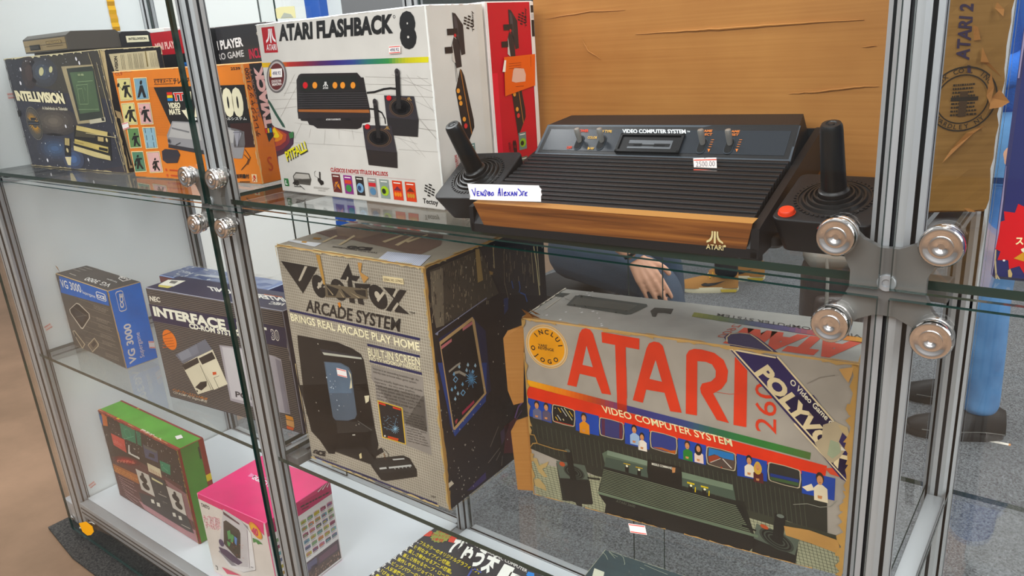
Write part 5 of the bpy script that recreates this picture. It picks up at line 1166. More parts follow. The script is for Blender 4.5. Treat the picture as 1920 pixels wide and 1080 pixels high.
# giant letters
def strokeA(ap, bl, br, th, ov=0):
    pass
F.poly([(625, 965), (740, 480), (765, 440), (800, 430), (840, 442), (868, 480), (1040, 1060), (952, 1046), (895, 895), (742, 860), (712, 985)], RD, 3); F.poly([(808, 595), (868, 798), (770, 775)], GY, 4)
F.poly([(948, 465), (1308, 528), (1306, 632), (1178, 608), (1190, 1240), (1100, 1225), (1078, 588), (955, 565)], RD, 3)
F.set(960, 700, K5); F.poly([(983, -60), (1083, -60), (1090, 238), (1000, 220)], RD, 3.6)
F.set(940, 530, K5)
F.poly([(1245, 1110), (1375, 620), (1400, 572), (1445, 555), (1495, 565), (1530, 600), (1708, 1230), (1600, 1215), (1545, 1040), (1372, 1010), (1340, 1135)], RD, 3); F.poly([(1462, 730), (1522, 935), (1404, 908)], GY, 4)
F.set(1280, 580, K5)
F.poly([(30, 985), (35, 430), (60, 388), (110, 372), (180, 378), (300, 410), (390, 480), (430, 580), (420, 680), (370, 750), (290, 795), (440, 1075), (325, 1045), (175, 790), (165, 745), (185, 700), (270, 680), (312, 640), (315, 580), (280, 520), (220, 495), (140, 488), (136, 1003)], RD, 3)
F.poly([(495, 445), (612, 575), (604, 1110), (483, 1085)], RD, 3)
F.set(1280, 740, K5); F.poly([(487, 0), (606, 0), (600, 306), (482, 284)], RD, 3.2)
# 2600 upwards
F.text('2600', (886, 375), (886, -265), (690, 340), RD, 3, .0)
# rainbow + red bands
F.set(960, 700, K5)
F.grad((130, 112), (2820, 815), (130, 55), ['#e2a512', '#e09016', '#d86a28', '#b04a3a', '#4a3d78', '#3c3f7c', '#3f4a80', '#2f6a50', '#2f7a3c', '#3a7a38', '#56703a'], 3, 60)
F.grad((130, 225), (2960, 1010), (130, 108), ['#d64a38', '#d6442e', '#d8432c', '#d8402a', '#d64a36'], 3, 20)
F.text('VIDEO COMPUTER SYSTEM', (862, 365), (2090, 690), (846, 300), '#ecdcae', 4, .012)
# picture strip, dark stage below
F.poly([(130, 228), (2980, 1010), (2985, 1500), (2900, 1850), (130, 700)], '#2e3028', 2)
for k in range(58):
    x = 190 + k * 45; F.line([(x, 470 + k * 11.8), (x + 34, 720 + k * 13)], .0007, '#4c4f42', 2.4)
F.set(960, 866, K5)
F.poly([(165, -10), (880, 150), (900, 500), (230, 310)], '#a09f84', 2.6); F.set(1260, 866, K5); F.poly([(640, 440), (1100, 560), (1580, 720), (1590, 1080), (940, 1075), (620, 950)], '#a09f84', 2.6)
F.set(960, 866, K5)
for k in range(20): F.line([(170 + k * 38, -10 + k * 8), (260 + k * 36, 320 + k * 10)], .0005, '#34352a', 2.8)
for k in range(15): F.line([(175 + k * 4, 10 + k * 21), (900, 170 + k * 24)], .0005, '#34352a', 2.8)
F.set(1260, 866, K5)
for k in range(26): F.line([(640 + k * 38, 440 + k * 11), (720 + k * 38, 1080)], .0005, '#34352a', 2.8)
for k in range(18): F.line([(640, 470 + k * 28), (1590, 730 + k * 30)], .0005, '#34352a', 2.8)
F.poly([(640, 430), (1580, 700), (1590, 760), (1100, 640), (640, 500)], '#3a3c30', 2.9)
# printed portraits and screens
def portrait(P4, people):
    F.poly(P4, '#1e4a9c', 3.4)
    for (x, y, s_, hair, shirt, lng) in people:
        F.poly([(x - 34 * s_, y + 120 * s_), (x - 36 * s_, y + 46 * s_), (x - 12 * s_, y + 28 * s_), (x + 14 * s_, y + 32 * s_), (x + 44 * s_, y + 58 * s_), (x + 48 * s_, y + 140 * s_)], shirt, 4)
        if lng: F.ell((x, y + 14 * s_), (x + 34 * s_, y + 18 * s_), (x - 2, y - 36 * s_), hair, 4.4, 14)
        F.ell((x, y - 8 * s_), (x + 24 * s_, y - 3), (x - 1, y - 44 * s_), hair, 4.6, 14); F.ell((x, y + 4 * s_), (x + 18 * s_, y + 8 * s_), (x - 1, y - 24 * s_), '#c98f62', 5, 14)
        F.poly([(x - 8 * s_, y + 14 * s_), (x + 9 * s_, y + 17 * s_), (x + 1, y + 20 * s_)], '#8a4a3a', 5.4); F.poly([(x - 14 * s_, y + 92 * s_), (x + 14 * s_, y + 98 * s_), (x + 10 * s_, y + 116 * s_), (x - 12 * s_, y + 110 * s_)], '#c48a5e', 5)
def screen(P4, col, extra=()):
    cx = sum(p[0] for p in P4) / 4; cy = sum(p[1] for p in P4) / 4
    def rnd(k):
        q = []
        for i in range(4):
            a, b = P4[i], P4[(i + 1) % 4]
            for t in (.06, .5, .94):
                x, y = a[0] + (b[0] - a[0]) * t, a[1] + (b[1] - a[1]) * t; kk = k * (1.04 if t == .5 else .98)
                q.append((cx + (x - cx) * kk, cy + (y - cy) * kk))
        return q
    F.poly(rnd(1.0), '#b9ab90', 3.4); F.poly(rnd(.93), '#15161a', 3.6); F.poly(rnd(.9), col, 3.8)
    for pts, c in extra: F.poly(pts, c, 4.2)
F.set(960, 700, K5)
portrait([(130, 225), (375, 290), (378, 470), (160, 400)], [(236, 300, 1.0, '#2a1c16', '#6a6a82', 0), (325, 318, 1.0, '#33241a', '#5c5468', 0)])
screen([(382, 285), (598, 345), (595, 510), (385, 455)], '#101214'); F.specks(1, '#e0c060', .001, 4)
for k in range(46): x, y = 408 + (k * 53) % 165, 322 + (k * 37) % 120; F.poly([(x, y), (x + 7, y + 2), (x + 6, y + 9), (x - 1, y + 7)], ('#d9cfa0', '#e0b83c', '#c9c9c4')[k % 3], 4.4)
F.line([(405, 450), (575, 492)], .0012, '#b04a3c', 4.6)
portrait([(600, 345), (822, 402), (826, 590), (606, 538)], [(682, 420, 1.15, '#35241a', '#d08a2c', 0)])
screen([(826, 408), (1060, 468), (1058, 635), (832, 585)], '#3c3c6c', [([(850, 430), (880, 430), (882, 590), (854, 580)], '#5c2a44'), ([(1018, 460), (1048, 475), (1045, 620), (1018, 610)], '#6a2a3a')])
portrait([(1066, 462), (1300, 528), (1302, 722), (1072, 662)], [(1158, 530, 1.1, '#20160f', '#9fb4cc', 0), (1232, 600, 1.0, '#1d1510', '#e2d6c6', 0)])
screen([(1308, 535), (1565, 605), (1560, 772), (1312, 706)], '#33407e', [([(1330, 695), (1420, 700), (1500, 728), (1550, 725), (1548, 762)], '#b0602c')])
portrait([(1572, 608), (1838, 680), (1836, 866), (1576, 802)], [(1660, 680, 1.1, '#3a2618', '#2c7a34', 0), (1765, 708, 1.05, '#1c120e', '#dcc4b4', 1)])
F.set(1280, 740, K5)
screen([(224, 480), (505, 552), (502, 728), (228, 655)], '#5a4a42', [([(250, 500), (485, 560), (485, 620), (390, 600), (300, 560), (245, 580)], '#2f7ab0'), ([(245, 580), (330, 568), (360, 600), (255, 640)], '#9a4a34'), ([(355, 600), (365, 602), (270, 640), (258, 636)], '#d9cfc0'), ([(375, 605), (385, 605), (470, 695), (460, 695)], '#d9cfc0'), ([(365, 672), (382, 690), (358, 694)], '#a8442c')])
portrait([(512, 555), (800, 628), (800, 820), (518, 765)], [(630, 620, 1.2, '#241812', '#dccfb8', 0), (712, 680, 1.15, '#c9a24a', '#5c2428', 1)])
screen([(808, 628), (1120, 712), (1112, 892), (812, 812)], '#2a2c2a', [([(830, 740), (1100, 800), (1100, 830), (830, 770)], '#1f3a7a'), ([(830, 772), (1098, 832), (1094, 862), (832, 800)], '#3f5a34')])
portrait([(1126, 715), (1446, 790), (1436, 1000), (1130, 930)], [(1300, 800, 1.6, '#33231a', '#dccdb0', 0)])
F.poly([(1130, 870), (1220, 840), (1250, 900), (1180, 910)], '#dccdb0', 4)
F.line([(1050, 1035), (1180, 1028), (1300, 1060), (1400, 1055), (1460, 1000)], .0009, '#8f8d80', 5)
# printed console
F.set(960, 700, K5)
F.poly([(855, 755), (905, 728), (1285, 828), (1290, 930), (880, 850)], '#5d6a58', 4); F.poly([(905, 725), (1282, 826), (1280, 870), (900, 770)], '#7d8a76', 4.4); F.poly([(890, 790), (1282, 880), (1290, 985), (875, 880)], '#4b584c', 4.6)
F.poly([(820, 1100), (875, 880), (1300, 980), (1930, 1160), (2200, 1210), (2330, 1640), (2000, 1560), (830, 1150)], '#23251f', 4)
F.set(960, 866, K5)
F.poly([(830, 290), (880, 60), (1300, 160), (2200, 420), (2260, 760), (1920, 640), (830, 300)], '#1b1d18', 4.2)
for k in range(15): F.line([(870 - k * 3, 70 + k * 15), (2120 + k * 11, 412 + k * 20)], .0011, '#7d856e', 4.6)
F.poly([(815, 280), (2330, 690), (2330, 715), (820, 300)], '#6d7a64', 4.8)
F.poly([(820, 300), (2330, 720), (2290, 800), (2240, 985), (1400, 740), (880, 510), (890, 400)], '#1d1c18', 4.4)
F.text('ATARI 2600', (985, 375), (1165, 430), (990, 355), '#55564c', 5, .02)
F.set(960, 700, K5)
F.poly([(1285, 812), (1300, 812), (1600, 885), (1615, 1110), (1300, 1010), (1280, 920)], '#191813', 5); F.poly([(1300, 820), (1590, 890), (1592, 950), (1310, 880)], '#26241f', 5.2); F.text('MISSILE COMMAND', (1325, 862), (1520, 905), (1325, 842), '#d9d4c4', 5.6, .03); F.poly([(1515, 885), (1550, 890), (1545, 935), (1520, 938)], '#c08a5c', 5.6)
F.poly([(1610, 930), (2095, 1060), (2120, 1200), (1612, 1060)], '#4f5c4e', 4.8); F.poly([(1608, 928), (2090, 1050), (2094, 1105), (1612, 985)], '#76846e', 5)
for x, y in ((1090, 900), (1205, 935)): F.poly([(x - 18, y - 32), (x + 18, y - 22), (x + 16, y + 38), (x - 16, y + 28)], '#15150f', 5.2); F.circ((x, y - 26), .0018, '#e0dcc0', 5.6, 10); F.line([(x - 30, y - 52), (x + 30, y - 38)], .0014, '#b99a2c', 5.4)
for x, y in ((1690, 1075), (1820, 1110)): F.poly([(x - 18, y - 22), (x + 20, y - 12), (x + 18, y + 50), (x - 16, y + 40)], '#15150f', 5.2); F.circ((x + 6, y - 16), .0018, '#e8e4c0', 5.6, 10); F.line([(x - 26, y - 45), (x + 34, y - 30)], .0026, '#c9b12c', 5.4); F.line([(x + 48, y), (x + 46, y + 44)], .0014, '#c9b12c', 5.4)
# printed joysticks
F.set(960, 700, K5)
F.poly([(420, 845), (690, 885), (735, 1020), (738, 1080), (770, 1230), (480, 1200)], '#2a2b26', 4); F.set(960, 866, K5); F.poly([(420, -15), (690, 30), (735, 165), (455, 150)], '#5c6458', 4.6); F.poly([(455, 145), (738, 180), (768, 380), (760, 402), (665, 395), (668, 440), (615, 425), (605, 385), (505, 340)], '#22221e', 4.4)
c = (590, 95)
for k, cc in ((1.0, '#3c423a'), (.86, '#191a16'), (.72, '#454b42'), (.62, '#191a16'), (.48, '#454b42'), (.38, '#191a16')): F.ell(c, (c[0] + 100 * k, c[1] + 32 * k), (c[0] - 4, c[1] - 62 * k), cc, 5 + (1 - k), 22)
F.ell((478, 18), (505, 24), (476, -4), '#b0583a', 5.4, 14); F.set(960, 700, K5); F.line([(580, 985), (535, 740)], .0105, '#191a16', 6.2); F.ell((530, 728), (556, 734), (528, 714), '#5c6258', 6.6, 14)
F.line([(722, 985), (830, 1000)], .0028, '#15150f', 4.8)
F.set(1260, 866, K5)
F.poly([(800, 580), (1205, 735), (1165, 880), (775, 720)], '#5c6458', 4.6); F.poly([(775, 715), (1165, 880), (1200, 740), (1165, 1080), (930, 1075), (905, 1000), (755, 920)], '#1f1f1b', 4.4)
c = (990, 735)
for k, cc in ((1.0, '#3c423a'), (.86, '#191a16'), (.74, '#454b42'), (.64, '#191a16'), (.5, '#454b42'), (.4, '#191a16')): F.ell(c, (c[0] + 165 * k, c[1] + 72 * k), (c[0] - 14, c[1] - 92 * k), cc, 5 + (1 - k), 24)
F.ell((875, 610), (915, 625), (872, 590), '#b0583a', 5.6, 16); F.line([(1000, 730), (1026, 520)], .0135, '#1a1b17', 6.2); F.ell((1028, 508), (1064, 515), (1026, 490), '#6c7268', 6.6, 16)
F.line([(670, 600), (790, 645)], .003, '#15150f', 4.8)
F.poly([(1060, 600), (1300, 640), (1580, 740), (1590, 870), (1300, 760), (1080, 690)], '#b98f58', 7); 
# torn patches at the left
F.set(960, 700, K5)
for p in (((180, 790), (240, 800), (260, 870), (350, 830), (330, 880), (290, 900), (340, 975), (310, 980), (255, 930), (230, 860)), ((210, 1000), (260, 990), (320, 1060), (330, 1110), (280, 1085), (225, 1060))): F.poly(p, '#b39b6c', 7)
F.line([(150, 570), (215, 580), (245, 660), (400, 710), (520, 735)], .0016, '#a5834e', 7); F.line([(160, 690), (200, 660), (245, 655)], .0018, '#b08c55', 7); F.poly([(215, 585), (470, 690), (500, 722), (260, 650)], '#33342c', 6.8)
# purple band with lettering
F.set(1280, 580, K5); PU = '#2d2458'; CR2 = '#d9c6a0'
F.poly([(440, 365), (888, 440), (1415, 1045), (1900, 1600), (1500, 1570)], PU, 6)
F.set(1280, 740, K5); F.poly([(860, 0), (1240, 0), (1410, 235), (1590, 440), (1585, 835), (1500, 790)], PU, 6)
F.set(1280, 580, K5)
F.line([(470, 372), (1290, 1280)], .0022, CR2, 6.6); F.line([(900, 448), (1420, 1045)], .0022, CR2, 6.6); F.set(1280, 740, K5); F.line([(1060, 270), (1575, 830)], .0022, CR2, 6.6); F.line([(1575, 410), (1570, 800)], .0014, CR2, 6.6)
F.set(1280, 580, K5)
F.text('POLYVOX', (690, 590), (1480, 1500), (800, 520), CR2, 7, .05); F.text('O Video Game da', (1012, 690), (1430, 1120), (1040, 652), '#e6dcc4', 7, .02)
F.line([(450, 372), (880, 452)], .0022, CR2, 7.4)
F.set(1280, 740, K5)
F.poly([(1330, 280), (1440, 245), (1530, 290), (1510, 360), (1480, 440), (1540, 520), (1490, 590), (1420, 640), (1370, 620), (1290, 520), (1250, 450), (1320, 400)], '#b0a084', 8)
F.poly([(1400, 420), (1480, 450), (1500, 540), (1420, 600), (1370, 560)], '#9aa084', 8.4); F.poly([(1470, 280), (1560, 300), (1590, 420), (1520, 360)], '#b8a27a', 8.4); F.poly([(1500, 480), (1550, 525), (1500, 520)], '#d0cabc', 8.8)
F.poly([(1340, 690), (1420, 690), (1500, 780), (1400, 750)], '#d05a44', 5)
F.set(1280, 580, K5)
F.line([(1180, 700), (1300, 640), (1440, 620)], .0007, '#8a8278', 5); F.line([(290, 775), (450, 800), (560, 790)], .0006, '#c95a44', 5)
# worn borders
F.wear('t', .0035, '#bd9a64', 9, 56, .12); F.wear('l', .006, '#b08e5a', 9, 44, .25); F.wear('r', .009, '#b58f56', 9, 40, .05); F.wear('b', .0022, '#c29a62', 9, 50, .2)
F.set(940, 530, K5); F.poly([(155, 265), (330, 270), (470, 320), (155, 310)], '#c49a66', 9.4)
F.set(1280, 580, K5); F.poly([(1480, 560), (1620, 540), (1600, 620), (1570, 690), (1530, 640)], '#c79c64', 9.4)
# top
F = g.face('t').set(940, 530, K5)
F.poly([(440, 130), (520, 92), (650, 105), (580, 140), (490, 128), (470, 165), (440, 160)], '#3a423e', 2); F.poly([(615, 215), (700, 125), (740, 118), (1375, 205), (1385, 225), (1230, 300), (1180, 305)], '#4c5450', 2); F.poly([(650, 205), (720, 140), (1290, 215), (1200, 270)], '#5f625c', 3)
F.poly([(1410, 270), (1450, 238), (1630, 250), (1605, 300), (1540, 290), (1480, 290), (1460, 325), (1430, 322)], '#3a3a34', 2); F.line([(600, 150), (660, 175)], .0008, '#4c5450', 2); F.line([(420, 250), (560, 150)], .0018, '#c7c2b4', 3)
F.specks(30, '#d8d8d6', .002, 2, (0, 0, .3, 1))
F.set(1280, 580, K5)
F.grad((1700, 320), (85, 70), (1700, 270), ['#d8a02c', '#d0582c', '#54487a', '#3f4a6e', '#56683c', '#8a8a3c'], 2)
F.text('ATARI', (1690, 330), (560, 190), (1560, 462), '#cf5a44', 2, .09); F.text('VIDEO COMPUTER SYSTEM', (1690, 245), (330, 40), (1695, 275), '#4a4a46', 2, .01); F.text('2600', (560, 150), (400, 270), (480, 145), '#b8604c', 2)
F.poly([(390, 270), (420, 240), (520, 222), (640, 232), (720, 275), (890, 430), (450, 350)], PU, 3); F.line([(420, 310), (415, 270), (450, 238), (540, 228), (640, 240), (700, 280), (850, 400)], .0018, CR2, 4); F.line([(440, 335), (870, 412)], .0018, CR2, 4)
F.wear('b', .0035, '#c29d68', 6, 50, .15); F.wear('l', .004, '#cfc8ba', 6, 20, .3); F.wear('r', .004, '#d0d0cc', 6, 20, .3)
o = g.done(); F = g.face('f').set(960, 866, K5)
GF = Face(MB(), Matrix(), (0, -.0032, 0), (1, 0, 0), (0, 0, 1), 1, 1, M_LABEL); GF.set(960, 866, K5)
sticker(GF, (1120, 668), (1278, 692), (1100, 580), CAB, l=1, label='white price sticker with red rules on the front glass')
# torn end flaps at the left
def flap(pts, name, lab):
    mb = MB(); n = len(pts); t = .003
    a = [Vector(p) for p in pts]; nn = (a[1] - a[0]).cross(a[2] - a[0]).normalized() * t
    vs = [tuple(p) for p in a] + [tuple(p + nn) for p in a]
    mb.add(vs, [tuple(range(n))[::-1], tuple(range(n, 2 * n))] + [(i, (i + 1) % n, n + (i + 1) % n, n + i) for i in range(n)], '#fff', M_CARTON)
    ob = mb.build(name, parent=o); ob['label'] = lab
flap([(.001, .004, .285), (-.006, -.001, .16), (-.020, -.008, .156), (-.027, -.010, .18), (-.028, -.010, .265), (-.022, -.006, .276)], 'torn_flap', 'upper torn brown end flap')
flap([(.001, .004, .135), (-.001, .002, .004), (-.024, -.008, .006), (-.027, -.010, .11), (-.018, -.006, .128)], 'torn_flap', 'lower torn brown end flap')
mb = MB()
for p in (((.0, 0, .298), (.02, .002, .2985), (.012, -.001, .308)), ((.004, .01, .298), (.03, .004, .299), (.0, .002, .311)), ((.012, .02, .2985), (.022, .018, .299), (.004, .016, .307))): mb.add(p, [(0, 1, 2), (2, 1, 0)], '#fff', M_CARTON)
mb.build('torn_corner', parent=o)['label'] = 'frayed cardboard shreds at the corner'
# ================================================================ base, right bay
g = GameBox('home_computer_box', (.018 - .0101, .402 - .29, ZB), -2.0, .400, .290, .070, dict(f='#22252c', t='#25282f', r='#2a2d34'), '#4a4a4c', 'flat black home computer box with yellow and white lettering, lying on the white base', 'box', mat=M_GLOSS)
F = g.face('t').set(680, 972, 6)
def burst(c, r, n, col, l, k=.86):
    c2 = F.P(c); q = [(c2.x + r * (1 if i % 2 else k) * math.cos(math.pi * i / n), c2.y + r * (1 if i % 2 else k) * math.sin(math.pi * i / n)) for i in range(2 * n)]
    F.put(q, tess(q), col, l)
F.poly([(720, 122), (790, 150), (760, 205), (660, 188), (700, 165)], '#d0503e', 2); F.poly([(990, 195), (1085, 210), (1050, 235), (1035, 280), (960, 262)], '#d0503e', 2)
burst((880, 202), .0245, 15, '#8f9a4a', 3)
F.text('ゲーム', (842, 168), (965, 192), (858, 138), '#b8402c', 4, .03); F.text('カートリッジ', (765, 195), (990, 235), (780, 168), '#b8402c', 4, .03); F.text('1本付', (785, 245), (900, 268), (800, 220), '#b8402c', 4, .04)
YL = '#e2d22c'
for i, s_ in enumerate(('フルカラーのオリジナルグラフィック。', '便利なタイプイン機能。', '楽しさ動かせるアニメ機能。', '楽しさ残せるセーブ・ロード。', '操作しやすいジョイコントローラ。', 'ビッグパワーの16ビット。', '人気沸騰ゲームがいっぱい。', '「ぴゅう太」と互換。', '豊富な周辺機器。')):
    x, y = 592 - i * 62.5, 265 + i * 46.5; L_ = len(s_) * 37.5; s = .505
    F.text(str(i + 1) + '.', (x, y), (x + 34, y + 16), (x + 22, y - 32), '#e8e6e0', 3, .03); F.text(s_, (x + 42, y + 22), (x + 42 + L_, y + 22 + L_ * s), (x + 62, y - 8), YL, 3, .012)
F.text('TOMY', (1092, 232), (1226, 290), (1112, 200), '#d83a5c', 3, .07)
F.text('ぴゅう太', (950, 385), (1480, 620), (1045, 240), '#eeeae2', 3, .05); F.text('Jr.', (1430, 640), (1900, 850), (1520, 500), '#eeeae2', 3, .09)
F.text('16-BIT GRAPHIC COMPUTER', (1262, 318), (1845, 612), (1275, 290), '#e8e6e0', 3, .01); F.poly([(1840, 640), (1860, 600), (1930, 620), (1930, 700)], '#2a88d0', 3); F.line([(1180, 660), (1240, 565), (1330, 610)], .004, '#4a5a9a', 3)
F.wear('t', .0012, '#b9a47c', 6, 40, .45); F.wear('l', .0012, '#8a8a84', 6, 30, .5)
g.done()
g = GameBox('game_box', (.433 + .0139, .265, ZB), 4, .25, .200, .130, dict(f='#22343a', t='#2e454b', r='#22343a'), '#b0b29c', 'dark teal box with frayed pale edges, under the silver console box', 'box', mat=M_WORN)
F = g.face('t').set(1080, 1010, 8.727)
F.poly([(300, 485), (465, 550), (430, 700), (265, 620)], '#d8d6c2', 2)
for a in (((450, 235), (490, 280), (520, 345)), ((545, 210), (600, 260), (680, 300)), ((540, 220), (600, 280), (640, 325)), ((720, 262), (775, 310), (800, 410), (790, 430)), ((1050, 475), (1120, 505)), ((1120, 432), (1300, 510), (1500, 590))): F.line(a, .0009, '#a9b09c', 3)
F.wear('t', .0014, '#b5b79e', 4, 44, .15); F.wear('l', .0014, '#b5b79e', 4, 40, .15); F.specks(16, '#8fa09c', .0009, 3)
g.done()
# ================================================================ upper shelf, right bay: shipping carton
CW, CH = .530, .46
CA = math.radians(-7.1)
t = empty('shipping_carton', (.428, .325, ZU), (0, 0, CA), 'big brown corrugated shipping carton standing behind the wood-fronted console', 'carton')
cw = Matrix.Translation((.428, .325, ZU)) @ Matrix.Rotation(CA, 4, 'Z')
RC = random.Random(5)
KB, KC = Vector((.530, 0, 0)), Vector((.6064, .0503, 0)); KU = (KC - KB).normalized(); KL = (KC - KB).length; KN = Vector((KU.y, -KU.x, 0))
mb = MB(); nx, nz = 40, 34; vs = []
for j in range(nz + 1):
    for i in range(nx + 1): vs.append((CW * i / nx, (RC.random() - .5) * .0003, CH * j / nz))
W_ = nx + 1
mb.add(vs, [(j * W_ + i, j * W_ + i + 1, (j + 1) * W_ + i + 1, (j + 1) * W_ + i) for j in range(nz) for i in range(nx)], '#fff', M_CARTON, True)
fp = [(0, 0), (CW, 0), (.605, .050), (.588, .112), (.02, .155)]
vs = [(x, y, z) for z in (0, CH) for x, y in fp]
mb.add(vs, [(1, 2, 7, 6), (2, 3, 8, 7), (3, 4, 9, 8), (4, 0, 5, 9), (4, 3, 2, 1, 0), (5, 6, 7, 8, 9)], '#fff', M_CARTON)
mb.build('carton_body', parent=t)
# folded side flap under glossy packing tape, ragged along its free edge
mb = MB(); nx, nz = 8, 40; vs = []
for k in (0, 1):
    for j in range(nz + 1):
        rag = .0008 * math.sin(j * 1.1) + (RC.random() - .5) * .0028 if k == 0 else rag_l[j]
        if k == 0:
            rag_l = [rag] if j == 0 else rag_l + [rag]
        for i in range(nx + 1):
            p = KB + KU * (KL * i / nx + (rag if i == nx else 0)) + KN * ((.0030 + (RC.random() - .5) * .0012) if k == 0 else .0004); vs.append((p.x, p.y, .002 + (CH - .004) * j / nz + (abs(rag) if j == 0 and i == nx else 0)))
W_ = nx + 1; n2 = W_ * (nz + 1)
fs = [(j * W_ + i, j * W_ + i + 1, (j + 1) * W_ + i + 1, (j + 1) * W_ + i) for j in range(nz) for i in range(nx)]
fs += [(j * W_ + nx, n2 + j * W_ + nx, n2 + (j + 1) * W_ + nx, (j + 1) * W_ + nx) for j in range(nz)] + [(0, n2, n2 + nx, nx), (nz * W_, nz * W_ + nx, n2 + nz * W_ + nx, n2 + nz * W_)]
mb.add(vs, fs, '#fff', M_CARTON2)
fl_ = mb.build('side_flap', parent=t); fl_['label'] = 'darker taped flap with purple stamps and a ragged edge'
mb = MB(); F = Face(mb, cw, KB + KN * .0036, KU, (0, 0, 1), KL, CH, M_LABEL); F.clip = False; F.set(1740, 0, 2.569)
ST = '#4a3d52'; ST2 = '#3f3528'
F.text('ATARI 2', (196, 290), (218, 18), (136, 285), ST, 1, .03); F.text('I', (206, 352), (205, 316), (190, 350), ST, 1, .01)
c = (165, 478)
F.circ(c, .0335, ST2, 1, 40, .955); F.circ(c, .0255, ST2, 1, 36, .95); F.arc_text('BOX CO., INC.', c, .0272, 155, 20, .0046, ST2, 1, .01); F.arc_text('WARDLEY NY', c, .0265, 215, 320, .0046, ST2, 1, .01, flip=True)
for r in range(9): F.small((105 + r * 2, 560 - r * 18), (240 - r, 552 - r * 18), (105 + r * 2, 550 - r * 18), 1, ST2, 1, .9, .15)
F.rect((155, 440), (180, 560), '#5a4630', 1.4); F.rect((110, 470), (240, 482), ST2, 1.8)
mb.build('stamp', parent=fl_)['label'] = 'ink stamp of a box maker'
Fq = Face(MB(), cw, KB + KN * .0037, KU, (0, 0, 1), KL, CH, M_CARTON); Fq.clip = False; Fq.set(1740, 0, 2.569)
V2 = lambda x, y: Vector((x, y))
def shred(pts, out=.004):
    q = [Fq.P(p) for p in pts]; q = [V2(a.x, max(a.y, .002)) for a in q]; v = [Fq.o + Fq.u * a.x + Fq.vv * a.y + Fq.n * (out * (.3 + (i % 3) * .5)) for i, a in enumerate(q)]
    mb = MB(); mb.add(v, tess([(a.x, a.y) for a in q]), '#fff', M_CARTON); mb.build('torn_shred', parent=t)['label'] = 'pale torn strip of cardboard'
shred([(340, 430), (378, 488), (330, 510), (290, 520), (245, 582), (270, 520), (300, 470)], .01); shred([(280, 600), (215, 640), (60, 785), (110, 720), (180, 640)], .003); shred([(255, 590), (300, 640), (262, 600)], .003)
shred([(300, 345), (310, 420), (285, 500), (278, 460)], .006); shred([(260, 225), (290, 300), (348, 372), (280, 310), (250, 298)], .003); shred([(215, 120), (235, 130), (245, 190), (218, 195)], .004)
shred([(170, 1000), (195, 1000), (215, 1045), (185, 1020), (180, 1050)], .006); shred([(330, 10), (360, 45), (350, 80), (320, 40)], .005)
# creases on the front (raised ridges of the card itself)
F = Face(MB(), cw, (0, -.0010, 0), (1, 0, 0), (0, 0, 1), CW, CH, M_CARTON); F.set(1000, 0, 2.8235)
for pts, wd in ((((60, 100), (300, 62), (520, 50)), .0012), (((540, 182), (860, 160), (1000, 152), (1340, 128), (1830, 98)), .0022), (((1350, 498), (1520, 484), (1700, 462), (1850, 455)), .0016), (((255, 205), (290, 270), (370, 320)), .0014), (((1740, 250), (1830, 240)), .001)):
    mb = MB(); q = []
    for a, b in zip(pts, pts[1:]):
        for k in range(6):
            u = k / 6; c = F.P((a[0] + (b[0] - a[0]) * u + RC.random() * 3, a[1] + (b[1] - a[1]) * u + RC.random() * 4 - 2)); q.append(F.o + F.u * c.x + F.vv * c.y)
    mb.tube(q, [wd * (.2 + .5 * math.sin(math.pi * k / (len(q) - 1))) for k in range(len(q))], 6, mat=M_CARTON); mb.build('crease', parent=t)

# ================================================================ third bay: tall blue box
g = GameBox('game_console_box', (1.0690, .0488, ZU), 2, .30, .16, .40, dict(f='#2c3366', r='#232a58', t='#2a3060', l='#2a3062'), '#4a4a74', 'tall deep-blue game box with a red starburst, beyond the right-hand post', 'box', mat=M_GLOSS, bev=.003)
F = g.face('f').set(1840, 380, 6); F.clip = True
burst2 = F.P((590, 400)); n = 17; q = [(burst2.x + (.030 if i % 2 else .0245) * math.cos(math.pi * i / n), burst2.y + (.030 if i % 2 else .0245) * math.sin(math.pi * i / n)) for i in range(2 * n)]; F.put(q, tess(q), '#c8202c', 2)
F.text('スーパー', (385, 465), (780, 470), (385, 395), '#eadcae', 3, .03); F.poly([(365, 625), (480, 550), (480, 660)], '#c8943c', 3)
F.poly([(455, 545), (445, 520), (480, 505), (480, 560)], '#e0d8b8', 4); F.poly([(300, 760), (325, 740), (350, 800), (340, 838), (305, 835)], '#c0a878', 3); F.circ((255, 648), .0009, '#d8d8d8', 3, 8)
for a in (((160, 530), (155, 640), (170, 850)), ((165, 800), (200, 880))): F.line(a, .0012, '#b8a888', 3)
F.set(1860, 0, 9); F.poly([(520, 0), (900, 0), (900, 505), (470, 500)], '#d9b31c', 2); F.poly([(455, 615), (900, 600), (900, 630), (455, 640)], '#d8c8c4', 2)
F.wear('b', .0022, '#bd9c74', 5, 40, .45); F.wear('l', .0016, '#8f86a0', 5, 30, .7)
g.done()
